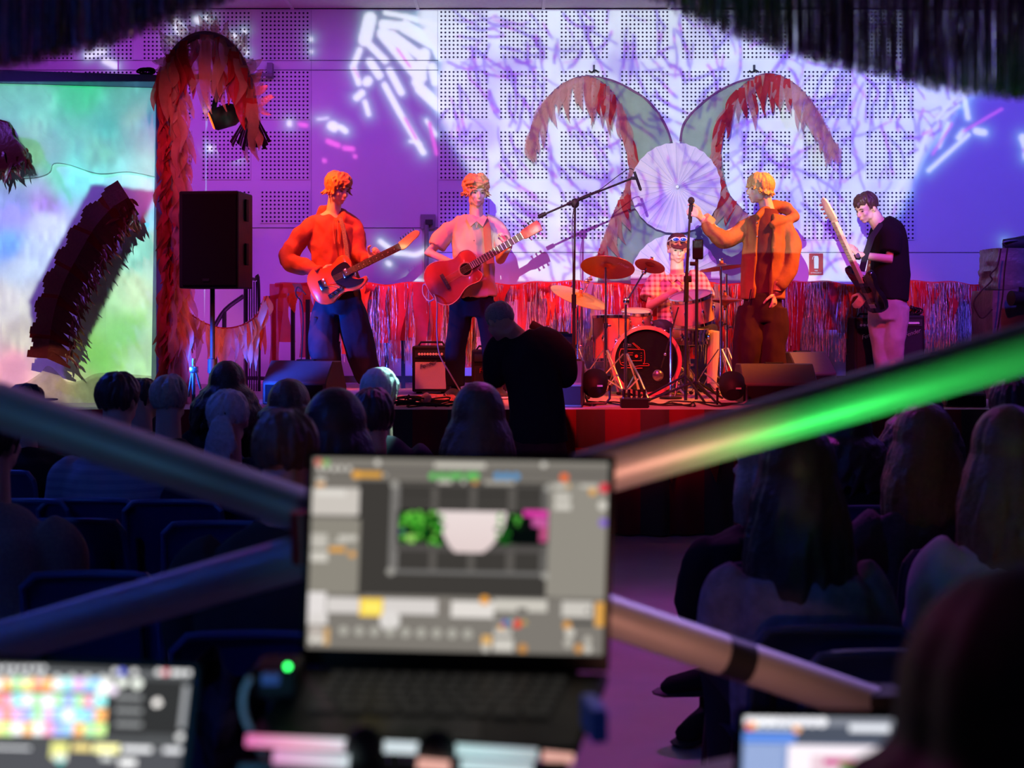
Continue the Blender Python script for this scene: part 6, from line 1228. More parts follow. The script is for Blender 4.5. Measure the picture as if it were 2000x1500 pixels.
# ------------------------------------------------------------------ the audience
def seated(px, top, wpx, D, label, hair, cloth, f=(0, 1, 0), hairk='short', shoulder=.20, lean=0, L=.3, seed=0, collar=None, cat='person', turn=0, chairlab=None, kwide=1.0, legs=None, n=100, hood=False, sk=None):
    """px, top: picture position of the crown; D: depth of the head"""
    c = P(px, top, D); hk = 1.0; hc = Vector((c.x, D, c.z-.125)); f = Vector(f); x = hc.x; R = Matrix.Rotation(turn, 3, 'Z')
    t = thing('person', label, cat, (x, D, 0), 'seated audience'); zs = hc.z-.24; at = lambda a, b, z: Vector((x, D, 0))+R @ Vector((a, b, 0))+Vector((0, 0, z))
    sk = sk or M['skin2']; bm = bmesh.new(); add_head(bm, hc, f, k=hk); tube(bm, [hc+Vector((0, -.03, -.04)), at(0, -.03, zs+.03), at(0, -.03, zs-.06)], [.06, .068, .09], 12)
    torso(bm, [at(0, -.05, .5), at(0, -.05, .7), at(0, -.04, zs-.1), at(0, -.03, zs)], [.15, .14, .15, .07], [.1, .1, .1, .06], R @ Vector((1, 0, 0)))
    hands = [at(-.12, .34, .60), at(.12, .34, .60)]; els = [at(-shoulder-.015, .05, .68), at(shoulder+.015, .05, .68)]; shs = [at(-shoulder+.02, -.02, zs-.05), at(shoulder-.02, -.02, zs-.05)]; kn = [at(-.12, .42, .50), at(.13, .42, .50)]; an = [at(-.12, .42, .08), at(.14, .46, .08)]; dirs = [R @ Vector((0, 1, 0))]*2
    if legs: kn, an, dirs = legs
    for i in (0, 1): tube(bm, [shs[i], els[i], hands[i]], [.045, .04, .028], 8); tube(bm, [at((-.09, .09)[i], -.02, .5), kn[i], an[i]], [.08, .06, .04], 8); hand(bm, hands[i], R @ Vector(((1, -1)[i]*.5, .8, -.2)), Vector((0, 0, -1)), .4, (1, -1)[i])
    solid('body', bm, sk, t, .0115, 2)
    cm = cloth; bm = bmesh.new(); s = shoulder
    torso(bm, [at(0, -.05, .44), at(0, -.07, .58), at(0, -.06, .8), at(0, -.04, zs-.10), at(0, -.035, zs-.02), at(0, -.03, zs+.045)], [.19*kwide, .20*kwide, s*.98, s*1.02, s*.72, .075], [.14, .15, .135, .12, .10, .07], R @ Vector((1, 0, 0)))
    for i in (0, 1): q = (-1, 1)[i]; sleeve(bm, [at(q*s*.75, -.03, zs-.055), at(q*s*1.02, -.02, zs-.11), at(q*(s+.03), 0, zs-.25), els[i]+Vector((0, 0, 0)), hands[i].lerp(els[i], .15)], [.075, .078, .07, .066, .045])
    if hood: tube(bm, [at(-.11, .0, zs+.0), at(-.09, -.09, zs+.03), at(0, -.13, zs+.03), at(.09, -.09, zs+.03), at(.11, 0, zs)], [.035, .05, .055, .05, .035], 10)
    top_o = solid('upper_garment', bm, cm, t, .013, 3, .013, 6, seed, (1, 1, .6))
    if collar: obj('collar', TB([at(.078*math.cos(a), -.03+.072*math.sin(a), zs+.03) for a in [PI*k/9*1.0+PI for k in range(-1, 11)]], .014, 8, flat=1.8), collar, top_o, True)
    bm = bmesh.new(); torso(bm, [at(0, -.05, .44), at(0, -.05, .54)], [.17, .17], [.13, .13], R @ Vector((1, 0, 0)))
    for i in (0, 1): sleeve(bm, [at((-.09, .09)[i], -.02, .52), kn[i], kn[i].lerp(an[i], .3), an[i]+Vector((0, 0, .03))], [.095, .085, .075, .06])
    solid('trousers', bm, mat('dark_trousers', (.02, .02, .03), .9), t, .014, 2)
    for i in (0, 1): shoe(t, Vector((an[i].x, an[i].y, max(0, an[i].z-.09))), dirs[i], K['blk'] if legs else trainers, trainers, 1.2 if legs else 1.0, 'shoe', .2 if legs else .09)
    if hairk == 'short': hair_short(t, hc, f, hair, n=n, L=.035, seed=seed, lift=.5, low=2.05)
    elif hairk == 'bob': hair_long(t, hc, f, hair, n=110, L=.06, seed=seed, wid=.9, voxel=.009)
    elif hairk == 'long': hair_long(t, hc, f, hair, n=170, L=L, seed=seed, wid=1.0, voxel=.0095)
    elif hairk == 'curly': hair_long(t, hc, f, hair, n=190, L=L, seed=seed, wid=1.6, wave=.03, voxel=.010)
    elif hairk == 'pony':
        hair_short(t, hc, f, hair, n=n, L=.02, seed=seed, lift=.7, low=1.8); bm = bmesh.new(); rr = random.Random(seed); b0 = hc+Vector((0, -.10, .03))
        for k in range(46): a = rr.uniform(-1, 1); tube(bm, [b0+Vector((a*.01, 0, 0)), b0+Vector((a*.035, -.035, -.03)), b0+Vector((a*.06, -.04, -.10)), b0+Vector((a*.07+rr.uniform(-.03, .03), -.02, -.13-rr.uniform(0, .10)))], [.012, .013, .011, .004], 6)
        solid('ponytail', bm, hair, t, .008, 1); obj('hair_band', TB([b0+Vector((-.0, .012, .004)), b0+Vector((0, -.012, -.004))], .02, 12), M['rubber'], t, True)
    elif hairk == 'bald': hair_short(t, hc-Vector((0, 0, .012)), f, hair, n=60, L=.012, seed=seed, lift=.1, low=2.1, name='cropped_hair')
    if chairlab: chair(x-.0, D-.42, chairlab)
    return t, hc, at, zs
H = dict(dark=mat('black_brown_hair', (.035, .022, .02), .45, 0, .5, 60, .5), brown=mat('brown_hair', (.13, .07, .04), .45, 0, .5, 60, .5), grey=mat('silver_hair', (.50, .48, .50), .45, 0, .4, 60, .5), white=mat('white_hair', (.75, .75, .75), .5, 0, .2, 60, .4), fair=mat('fair_hair', (.42, .34, .26), .45, 0, .4, 60, .5))
K = dict(navy=mat('navy_cloth', (.02, .02, .05), .9), blk=mat('black_cloth', (.012, .012, .016), .9), blue=mat('light_blue_cloth', (.28, .42, .60), .85), grey=weave('striped_grey_shirt', (.30, .32, .40), (.24, .26, .34), 26, 'stripe'), tan=mat('brown_fleece', (.20, .14, .12), .95, 0, .3, 90, .5), star=mat('dark_patterned_shirt', (.03, .03, .045), .8), coat=mat('dark_green_coat', (.03, .035, .03), .9), blouse=mat('sheer_grey_blouse', (.22, .20, .26), .8, 0, .6, 26, .3), knit=mat('heather_knit', (.10, .08, .11), .95, 0, .3, 60, .5), white=mat('off_white_top', (.5, .47, .5), .85))
seated(232, 728, 90, 5.6, 'person in a pale striped shirt with short dark hair seated in the left block', H['dark'], K['grey'], hairk='short', seed=21, f=(.25, 1, 0), chairlab='blue chair holding the person in the striped shirt', kwide=1.1, shoulder=.23)
seated(279, 740, 70, 7.5, 'bearded person seen in profile beside the dark-haired person in stripes', H['dark'], K['blk'], f=(.9, .35, -.05), seed=22, chairlab='blue chair of the bearded person in profile')
seated(332, 733, 78, 6.35, 'person with short fair hair and dark top in front of the speaker pole', H['fair'], K['blk'], f=(.15, 1, 0), seed=23, chairlab='blue chair of the short-fair-haired person')
seated(445, 712, 110, 7.15, 'person with big dark curly hair below the hanging bunting', H['dark'], K['blk'], hairk='curly', L=.28, seed=24, chairlab='blue chair of the person with dark curls at left')
seated(446, 764, 92, 5.45, 'person with silver hair tied in a low ponytail', H['grey'], K['navy'], hairk='pony', f=(-.1, 1, 0), seed=25)
seated(565, 748, 78, 6.25, 'person with a brown bob in front of the blue-lit wedge monitor', H['brown'], K['blk'], hairk='bob', seed=26, chairlab='blue chair of the person with the brown bob')
seated(560, 792, 125, 3.45, 'large balding person in a dark green coat just left of the laptop', H['brown'], K['coat'], hairk='bald', f=(.15, 1, -.05), seed=27, shoulder=.235, kwide=1.15, chairlab='blue chair of the balding person')
seated(657, 770, 105, 4.3, 'person with long dark hair right of the balding person', H['dark'], K['navy'], hairk='long', L=.28, f=(.2, 1, 0), seed=28, chairlab='blue chair of the long-haired person beside the balding one')
seated(742, 720, 80, 6.1, 'white-haired person whose head catches a bright teal spotlight', H['white'], K['star'], f=(.2, 1, -.05), seed=29, chairlab='blue chair of the white-haired person')
seated(727, 760, 80, 5.15, 'dark-haired person in a light blue collared shirt', H['dark'], K['blue'], f=(-.05, 1, 0), seed=30, collar=K['blue'], chairlab='blue chair of the person in light blue')
seated(935, 757, 100, 4.95, 'person with long straight brown hair directly behind the laptop lid', H['brown'], K['navy'], hairk='long', L=.34, seed=31, chairlab='blue chair behind the laptop lid')
t, hc, at, zs = seated(52, 752, 66, 6.5, 'person wearing a dark peaked cap at the far left', H['dark'], K['blk'], f=(.6, .8, -.05), seed=32, chairlab='blue chair of the person in the cap')
obj('cap', LT([(0, .125), (.05, .115), (.085, .07), (.092, .02), (0, .02)], c=hc+Vector((0, 0, .012)), seg=24), K['navy'], t, True); obj('cap_peak', prism(bmesh.new(), smooth_pts([(-.06, 0), (-.05, .06), (0, .08), (.05, .06), (.06, 0)], 3, True), hc+Vector((.055, .065, .045)), Matrix.Rotation(-.64, 3, 'Z'), .006), K['navy'], t, True)
seated(-12, 792, 110, 4.2, 'person in a brown fleece cut off by the left edge', H['dark'], K['tan'], f=(.3, 1, 0), seed=33, shoulder=.22, kwide=1.1)
# right block
seated(1556, 838, 150, 3.5, 'person with very long dark hair and sheer patterned blouse right of the aisle', H['dark'], K['blouse'], hairk='long', L=.52, seed=41, shoulder=.19, kwide=1.0, chairlab='blue chair holding the person in the sheer blouse')
seated(1490, 838, 90, 4.3, 'fair-haired person in a dark coat and heavy boots on the aisle seat', H['fair'], K['blk'], hairk='long', L=.2, f=(-.75, .65, 0), seed=42, legs=([Vector((.78, 4.68, .60)), Vector((.88, 4.66, .5))], [Vector((cx(1412, 4.72), 4.72, .25)), Vector((cx(1392, 4.78), 4.78, .09))], [Vector((-1, -.15, 0)), Vector((-.6, -.8, 0))]), chairlab='blue chair on the aisle')
seated(1652, 795, 110, 5.4, 'person with dark curly hair hidden partly by the very long dark hair', H['dark'], K['blk'], hairk='curly', L=.25, seed=43, chairlab='blue chair of the dark-curled person at right')
seated(1803, 797, 95, 4.5, 'person with long straight hair and dark knit top in the middle of the right block', H['brown'], K['knit'], hairk='long', L=.36, seed=44, chairlab='blue chair of the person in the knit top')
seated(1795, 762, 90, 5.9, 'person with full curly dark hair behind the knit-topped person', H['dark'], K['blk'], hairk='curly', L=.28, seed=45, chairlab='blue chair of the person with full dark curls')
seated(1968, 805, 130, 3.7, 'person with long fair-brown hair and bare pale shoulder at the right edge', H['brown'], K['white'], hairk='long', L=.42, seed=46, chairlab='blue chair at the right edge of the frame')
seated(1978, 735, 80, 5.0, 'dark-haired person at the right edge in front of the foil stack', H['dark'], K['blk'], seed=47, chairlab='blue chair of the dark-haired person before the foil stack')
# empty chairs in view
chair(cx(138, 4.67), 4.67, 'empty blue plastic chair, nearest but one at the left'); chair(cx(40, 5.16), 5.16, 'empty blue plastic chair at the left edge of the frame')
chair(cx(338, 5.14), 5.14, 'empty blue plastic chair behind the striped shirt, wide open to view'); chair(cx(425, 4.62), 4.62, 'blue plastic chair half hidden by the balding person')
chair(cx(175, 3.73), 3.73, 'nearest blue plastic chair at the left, above the left laptop'); chair(cx(1965, 4.14), 4.14, 'empty teal-lit blue chair at the right'); chair(cx(1745, 2.86), 2.86, 'nearest blue plastic chair behind the small right laptop')
# chequered blanket on the chair behind the left laptop
t = thing('chequered_blanket', 'dark grey chequered blanket thrown over a chair left of the laptop', 'blanket', (cx(430, 2.5), 2.5, .7))
bm = bmesh.new(); g = []
for j in range(26):
    row = []
    for i in range(26):
        u, v = i/25, j/25; p = P(378+u*160, 1292+v*225, 2.5); p.y += .05*math.sin(u*9+v*2)+.03*math.sin(v*8); p.z += .02*math.sin(u*7)*(1-v); row.append(bm.verts.new(p))
    g.append(row)
for j in range(25):
    for i in range(25): bm.faces.new((g[j][i], g[j][i+1], g[j+1][i+1], g[j+1][i]))
bmesh.ops.solidify(bm, geom=bm.faces[:], thickness=.01); obj('cloth', bm, weave('grey_check', (.05, .045, .05), (.13, .12, .13), 11, 'check'), t, True)
chair(cx(450, 2.6), 2.62, 'blue chair under the chequered blanket')

# ------------------------------------------------------------------ tinsel curtains hung across the hall near the camera
tins = [mat('dark_tinsel', (.22, .17, .20), .4, .3, .5, 60, .5, .6, .45), mat('violet_tinsel', (.6, .45, .7), .3, .3, .5, 60, .5, .8, .45), mat('gold_tinsel', (.55, .42, .12), .3, .9, .5, 60, .5)]
def curtain(label, edge, px0, px1, D, n):
    t = thing('tinsel_curtain', label, 'curtain', P((px0+px1)/2, 40, D)); rr = random.Random(int(px0)+9); top = 2.62; pts = smooth_pts(edge, 6)
    def ey(px):
        for a, b in zip(pts, pts[1:]):
            if a[0] <= px <= b[0]: return a[1]+(b[1]-a[1])*(px-a[0])/(b[0]-a[0]+1e-6)
        return pts[0][1] if px < pts[0][0] else pts[-1][1]
    for mi, m in enumerate(tins):
        bm = bmesh.new()
        for k in range(int(n*(.78, .15, .07)[mi])):
            px = rr.uniform(px0, px1); z0 = P(px, ey(px)+rr.uniform(-4, 3), D).z; x = P(px, 0, D).x
            if z0 > top-.03: continue
            y = D+rr.uniform(-.05, .05); q = 8; w2 = rr.uniform(.0012, .0028); ph = rr.uniform(0, 6); prev = None
            for s in range(q+1):
                v = s/q; a = ph+s*rr.uniform(.3, 1.1); sx = x+.003*math.sin(v*5+ph)*v; dx, dy = w2*math.cos(a), w2*math.sin(a)
                cur = (bm.verts.new((sx-dx, y-dy, top+(z0-top)*v)), bm.verts.new((sx+dx, y+dy, top+(z0-top)*v)))
                if prev: bm.faces.new((prev[0], prev[1], cur[1], cur[0]))
                prev = cur
        o = obj('tinsel_strand', bm, m, t); o['kind'] = 'stuff'
    a, b = P(px0, 0, D).x, P(px1, 0, D).x; obj('hanging_cord', TB([(a, D, top), ((a+b)/2, D, top-.01), (b, D, top)], .006, 6), M['rubber'], t, True)
    for x in ((a, a+.13) if px0 < 0 else (b-.25, b)): obj('suspension_wire', TB([(x, D, top), (x, D, CEIL)], .0015, 5), M['steel'], t, True)
curtain('dark tinsel curtain hanging at the top left near the lens', [(-200, 128), (0, 126), (60, 116), (120, 100), (190, 84), (270, 58), (340, 32), (400, 12), (450, -10), (500, -30)], -200, 500, 2.3, 2000)
curtain('dark tinsel curtain hanging at the top right near the lens', [(1230, -30), (1300, 0), (1350, 26), (1400, 48), (1480, 76), (1550, 100), (1650, 128), (1740, 148), (1820, 166), (1900, 180), (2000, 188), (2200, 196)], 1230, 2200, 2.3, 2300)

# ------------------------------------------------------------------ crossed tubes in front of the lens
tm2 = mat('brushed_grey_tube', (.45, .45, .46), .5, .4, .15, 9, .1)
t = thing('crossed_tube_frame', 'scaffold-like frame of two grey tubes crossing behind the laptop', 'frame', (0, 1.7, 0))
A0, A1 = P(-330, 680, 1.75), P(1800, 1412, 2.15); B0, B1 = P(-330, 1352, 2.0), P(2300, 596, 1.65)
obj('tube', TB([A0, A1], .0335, 24), tm2, t, True); obj('tube', TB([B0, B1], .0335, 24), tm2, t, True)
for e, s in ((A0, 0), (B0, 0)): pass
obj('upright_tube', TB([(A0.x-.03, 1.88, 0), (A0.x-.03, 1.88, 2.0)], .0305, 20), tm2, t, True); obj('upright_tube', TB([(B1.x, 1.65, 0), (B1.x, 1.65, 2.0)], .0305, 20), tm2, t, True)
obj('end_clamp', TB([B0+(B1-B0)*.0-Vector((.06, 0, 0)), B0+(B1-B0)*.03], .042, 16), M['steel'], t, True); obj('end_clamp', TB([A0-Vector((.06, 0, 0)), A0+(A1-A0)*.03], .042, 16), M['steel'], t, True)
f1 = A0+(A1-A0)*((1368+330)/2130.0); dA = (A1-A0).normalized()
obj('tube_collar', TB([f1-dA*.025, f1+dA*.025], .034, 20), M['steel'], t, True); f2 = A0+(A1-A0)*.952; obj('tube_clamp', BX(f2, (.09, .08, .07), None, .015), M['black'], t, True)
obj('upright_tube', TB([(A1.x, 2.17, 0), (A1.x, 2.17, A1.z+.05)], .0305, 20), tm2, t, True)
obj('red_cap', TB([P(588, 1000, 1.8), P(592, 1100, 1.8)], .016, 12), mat('red_plastic', (.45, .02, .02), .4), t, True)

# ------------------------------------------------------------------ desk, laptops and the operator
desk_z = .93
t = thing('desk', 'black desk carrying the three laptops', 'desk', (0, 1.15, 0)); obj('desk_top', BX((-.05, 1.12, desk_z-.015), (2.0, .62, .03), None, .004), M['matte'], t)
for sx in (-1, 1):
    for sy in (-1, 1): obj('leg', BX((-.05+sx*.95, 1.12+sy*.27, (desk_z-.03)/2), (.04, .04, desk_z-.03)), M['steel'], t)
emit_m = attr_mat('laptop_display', 'emit')
def ui_canvas(h, w2, bg): a = np.zeros((h, w2, 3)); a[:] = lin(bg); return a
def laptop(label, TL, TR, BL, BR, Dt, Db, img, deck=None, keys=True, closed_base=None, grp='open laptops'):
    """corner picture points of the lit display; Dt/Db depth of its top and bottom edge"""
    tl, tr, bl, br = P(*TL, Dt), P(*TR, Dt), P(*BL, Db), P(*BR, Db); xx = (tr-tl+br-bl).normalized(); dn = (bl-tl+br-tr).normalized(); nrm = xx.cross(dn).normalized()
    if nrm.y > 0: nrm = -nrm
    t = thing('laptop', label, 'laptop', (bl+br)/2, grp)
    def corner(u, v):
        u = u[:, None]; v = v[:, None]; a = np.array(tl)*(1-u)+np.array(tr)*u; b = np.array(bl)*(1-u)+np.array(br)*u; return a*(1-v)+b*v+np.array(nrm)*.002
    sc = colour_grid('display', img, corner, emit_m, t, True)
    m = .008; q = [tl-xx*m-dn*m, tr+xx*m-dn*m, br+xx*m+dn*(m+.012), bl-xx*m+dn*(m+.012)]; bm = bmesh.new(); f1 = [bm.verts.new(v) for v in q]; f2 = [bm.verts.new(v-nrm*.006) for v in q]; bm.faces.new(f1); bm.faces.new(f2[::-1])
    for k in range(4): bm.faces.new((f1[k], f2[k], f2[(k+1) % 4], f1[(k+1) % 4]))
    bmesh.ops.bevel(bm, geom=bm.edges[:], offset=.0022, segments=2, affect='EDGES'); obj('lid', bm, M['matte'], t, True)
    hl, hr = q[3], q[2]
    if deck is None: fl, fr = hl+Vector((-.0, -.20, -.02)), hr+Vector((0, -.20, -.02))
    else: fl, fr = deck
    fwd = ((fl-hl)+(fr-hr)).normalized(); un = (hr-hl).normalized().cross(fwd).normalized(); un = un if un.z > 0 else -un
    bm = bmesh.new(); f1 = [bm.verts.new(v) for v in (hl, hr, fr, fl)]; f2 = [bm.verts.new(v-un*.014) for v in (hl, hr, fr, fl)]; bm.faces.new(f1); bm.faces.new(f2[::-1])
    for k in range(4): bm.faces.new((f1[k], f2[k], f2[(k+1) % 4], f1[(k+1) % 4]))
    bmesh.ops.bevel(bm, geom=bm.edges[:], offset=.003, segments=2, affect='EDGES'); bs = obj('base', bm, mat('space_black', (.018, .018, .022), .4, .4), t, True)
    obj('hinge', TB([hl.lerp(hr, .1)-nrm*.002, hl.lerp(hr, .9)-nrm*.002], .006, 10), M['matte'], t, True)
    if keys:
        km = mat('key_caps', (.03, .03, .033), .5, emit=(.5, .48, .44), estr=.015); kd = bpy.data.meshes.new('key'); 
        Wd = (hr-hl).length; Dd = ((fl+fr)/2-(hl+hr)/2).length
        for r0 in range(6):
            nk = (14, 14, 14, 13, 12, 8)[r0]
            for k in range(nk):
                u = .12+.76*(k+.5)/nk; v = .13+.095*r0; wk = .76*Wd/nk*.84
                if r0 == 5 and k == 3: wk *= 1.0
                c = hl.lerp(hr, u).lerp(fl.lerp(fr, u), v)+un*.0015; obj('key', BX(c, (wk, Dd*.075, .003), rotm((hr-hl).normalized(), un.cross((hr-hl).normalized()), un)), km, bs)
        obj('trackpad', BX(hl.lerp(hr, .5).lerp(fl.lerp(fr, .5), .83)+un*.0005, (Wd*.36, Dd*.26, .002), rotm((hr-hl).normalized(), un.cross((hr-hl).normalized()), un)), mat('trackpad_glass', (.022, .022, .026), .3), bs)
    return t, hl, hr, fl, fr
# --- picture shown by the main laptop (coordinates of a 2000x1375 close view)
Hh, Ww = 190, 300; im = ui_canvas(Hh, Ww, (118, 113, 106)); UU, VV = np.meshgrid((np.arange(Ww)+.5)/Ww, (np.arange(Hh)+.5)/Hh)
def conv(X, Y): v = (Y-105-30*(X-80)/1800.0)/1170.0; u = (X-(105-45*v))/1795.0; return u, v
def R4(x0, y0, x1, y1, c, k=1.0):
    u0, v0 = conv(x0, y0); u1, v1 = conv(x1, y1); ms = (UU >= u0) & (UU <= u1) & (VV >= v0) & (VV <= v1); im[ms] = im[ms]*(1-k)+lin(c)*k
def dot(x, y, r, c): u, v = conv(x, y); ms = ((UU-u)*1795)**2+((VV-v)*1170)**2 <= r*r; im[ms] = lin(c)
R4(80, 105, 1905, 160, (140, 135, 126)); R4(80, 160, 1905, 240, (112, 107, 101)); R4(380, 245, 1550, 960, (62, 59, 56)); R4(365, 300, 400, 960, (62, 59, 56)); R4(1535, 260, 1900, 960, (146, 141, 131)); R4(80, 480, 375, 940, (142, 137, 126)); R4(60, 950, 1900, 1290, (126, 121, 114))
R4(840, 135, 1150, 175, (205, 200, 188)); dot(495, 135, 18, (215, 210, 200)); dot(1503, 150, 18, (215, 210, 200)); dot(135, 135, 22, (215, 110, 95)); dot(180, 140, 22, (130, 190, 100))
for x in range(140, 360, 45): dot(x, 172, 15, (220, 215, 205))
R4(340, 190, 520, 230, (215, 155, 50)); dot(365, 210, 24, (240, 170, 60)); dot(540, 212, 10, (190, 185, 175))
for x in (830, 885, 940, 990, 1050, 1090): dot(x, 218, 22, (95, 200, 95))
for x in (1225, 1280, 1335): dot(x, 220, 22, (85, 155, 210))
R4(860, 240, 945, 275, (195, 188, 178)); dot(1015, 260, 14, (190, 185, 175)); dot(1085, 262, 18, (210, 150, 70)); R4(1140, 245, 1325, 278, (170, 165, 155)); dot(1628, 228, 26, (245, 110, 50)); dot(1870, 293, 30, (225, 60, 75)); dot(1800, 315, 24, (225, 165, 80)); dot(1860, 400, 28, (215, 210, 200)); dot(1863, 503, 26, (135, 105, 205))
R4(1565, 265, 1640, 300, (200, 195, 185)); dot(1650, 278, 16, (215, 175, 120)); R4(1730, 270, 1830, 292, (195, 190, 180)); R4(1570, 325, 1665, 370, (205, 200, 190)); R4(1570, 385, 1665, 425, (210, 205, 195))
R4(90, 290, 380, 460, (205, 198, 190)); R4(120, 300, 300, 340, (225, 220, 212)); R4(125, 230, 180, 255, (210, 205, 195)); R4(120, 262, 170, 282, (225, 160, 80)); R4(90, 575, 185, 660, (195, 190, 180)); R4(90, 685, 190, 750, (210, 205, 195)); R4(255, 585, 365, 620, (200, 195, 185)); R4(195, 655, 300, 690, (225, 160, 60)); dot(338, 702, 20, (225, 160, 70)); R4(215, 620, 300, 640, (180, 175, 165))
for x in (820, 1055, 1290): R4(x, 290, x+26, 800, (92, 88, 84))
R4(575, 262, 612, 810, (122, 119, 116)); R4(575, 790, 1515, 830, (112, 110, 108)); R4(1495, 280, 1520, 810, (100, 97, 94)); R4(600, 370, 1510, 395, (78, 75, 72)); R4(600, 640, 1500, 690, (84, 80, 78)); R4(600, 262, 1500, 290, (90, 86, 82))
for x, y in ((596, 270), (1530, 292), (570, 805), (1510, 828)): dot(x, y, 24, (160, 157, 150))
R4(615, 425, 1525, 640, (12, 14, 14)); [R4(860+(k*k)*.062, 430+k*6, 1275-(k*k)*.088, 452+k*6, (238-k//4, 222-k//3, 220-k//3)) for k in range(41)]; R4(1380, 430, 1525, 470, (225, 60, 170)); R4(1430, 470, 1525, 530, (200, 90, 160)); R4(1480, 530, 1525, 620, (190, 80, 130)); R4(1290, 540, 1460, 640, (5, 10, 10))
rs = np.random.RandomState(2)
for k in range(90): dot(rs.uniform(640, 890), rs.uniform(440, 635), rs.uniform(9, 20), ((20, 110, 25), (60, 165, 40), (110, 200, 70), (8, 50, 12))[rs.randint(4)])
for k in range(40): dot(rs.uniform(1180, 1380), rs.uniform(440, 650) if k % 2 else rs.uniform(520, 640), rs.uniform(9, 17), ((20, 90, 25), (80, 170, 60), (10, 40, 12))[rs.randint(3)])
dot(690, 600, 26, (150, 200, 100)); dot(640, 560, 20, (20, 50, 90)); R4(1300, 545, 1455, 640, (4, 10, 10))
R4(70, 930, 175, 1060, (230, 224, 222)); R4(70, 1060, 185, 1130, (222, 216, 212)); R4(185, 965, 855, 1065, (218, 212, 208)); R4(385, 965, 525, 1080, (255, 205, 70)); R4(400, 985, 510, 1060, (255, 240, 110)); dot(565, 1100, 62, (225, 220, 216)); R4(940, 980, 1190, 1085, (228, 222, 216)); dot(1140, 975, 28, (235, 160, 60)); R4(855, 965, 935, 1080, (128, 122, 115))
R4(1200, 970, 1515, 1045, (205, 200, 190)); R4(1340, 1020, 1400, 1050, (120, 115, 108)); R4(1610, 980, 1790, 1075, (205, 200, 192)); R4(1815, 985, 1880, 1130, (225, 165, 80)); dot(1765, 1038, 12, (120, 115, 108)); R4(1640, 1100, 1800, 1125, (70, 68, 66)); dot(1640, 1125, 26, (220, 155, 70))
for x in range(285, 1060, 94): dot(x, 1165+(x-285)*.02, 30, (175, 172, 162))
R4(1190, 1100, 1400, 1120, (160, 155, 150)); dot(1265, 1110, 18, (95, 80, 190)); dot(1300, 1105, 16, (110, 180, 180)); dot(1338, 1118, 26, (235, 70, 50)); dot(1380, 1110, 15, (190, 160, 70)); dot(1240, 1140, 18, (230, 160, 60)); R4(1195, 1155, 1305, 1190, (205, 200, 192)); R4(1195, 1210, 1310, 1285, (210, 205, 196)); R4(1120, 1190, 1180, 1250, (225, 175, 100)); dot(1145, 1262, 26, (200, 195, 185)); dot(1370, 1265, 28, (200, 140, 70)); dot(1655, 1170, 30, (205, 200, 190)); dot(1645, 1230, 28, (185, 180, 170)); dot(1765, 1212, 24, (185, 180, 170)); dot(1765, 1265, 26, (200, 195, 185)); dot(1710, 1262, 26, (205, 145, 75)); dot(95, 1222, 22, (225, 220, 210)); dot(142, 1222, 22, (225, 220, 210)); R4(165, 1150, 200, 1250, (205, 165, 110)); R4(75, 1140, 160, 1200, (190, 180, 172))
SH = Vector((0, 0, 0))
mt, hl, hr, fl, fr = laptop('open black laptop in the centre showing a grey video mapping interface', (613, 894), (1189, 903), (599, 1266), (1177, 1280), 1.52, 1.50, im, deck=(P(480, 1443, 1.34), P(1126, 1462, 1.34)))
# riser; emission of its front rods imitates reflections on metal edges
t = thing('laptop_riser', 'stand under the main laptop with pink and white front rods, edge reflections painted as glow', 'stand', P(800, 1480, 1.36))
def rod(a, b, D, r, ca, cb, name='painted_glint_rod'):
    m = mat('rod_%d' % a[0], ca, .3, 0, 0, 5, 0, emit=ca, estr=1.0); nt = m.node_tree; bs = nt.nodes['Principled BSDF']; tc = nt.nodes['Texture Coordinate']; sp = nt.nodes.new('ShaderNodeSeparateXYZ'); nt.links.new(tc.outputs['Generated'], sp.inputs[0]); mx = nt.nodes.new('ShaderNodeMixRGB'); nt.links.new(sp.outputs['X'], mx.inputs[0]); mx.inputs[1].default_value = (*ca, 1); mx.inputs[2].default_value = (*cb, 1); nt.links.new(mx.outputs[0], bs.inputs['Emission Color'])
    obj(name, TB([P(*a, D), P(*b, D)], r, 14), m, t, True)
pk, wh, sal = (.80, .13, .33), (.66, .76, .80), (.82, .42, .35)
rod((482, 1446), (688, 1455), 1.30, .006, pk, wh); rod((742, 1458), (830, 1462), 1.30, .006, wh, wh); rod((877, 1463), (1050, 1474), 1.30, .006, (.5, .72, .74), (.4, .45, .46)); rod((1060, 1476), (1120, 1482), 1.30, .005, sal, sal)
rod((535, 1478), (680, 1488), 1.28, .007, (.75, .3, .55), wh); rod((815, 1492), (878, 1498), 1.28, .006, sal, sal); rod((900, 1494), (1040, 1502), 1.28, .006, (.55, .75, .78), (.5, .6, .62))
obj('riser_frame', BX(P(800, 1500, 1.38), (.34, .20, .012), Matrix.Rotation(-.35, 3, 'X'), .003), M['steel'], t); 
for px, py in ((712, 1452), (853, 1460)): obj('rubber_stop', ball(bmesh.new(), P(px, py+6, 1.295), (.021, .012, .022), None, 14), mat('grey_rubber', (.06, .08, .08), .6), t, True)
for sx in (-1, 1): obj('riser_leg', TB([P(800+sx*200, 1500, 1.40), (P(800+sx*220, 1500, 1.40).x, 1.42, desk_z)], .01, 10), M['steel'], t, True)
p = P(1160, 1402, 1.33); tag(obj('usb_stick', BX(p, (.018, .06, .035), Matrix.Rotation(.15, 3, 'Z'), .003), mat('blue_plastic', (.02, .08, .6), .4, emit=(.02, .06, .4), estr=.05)), 'blue plug-in stick on the right side of the main laptop', 'usb stick')
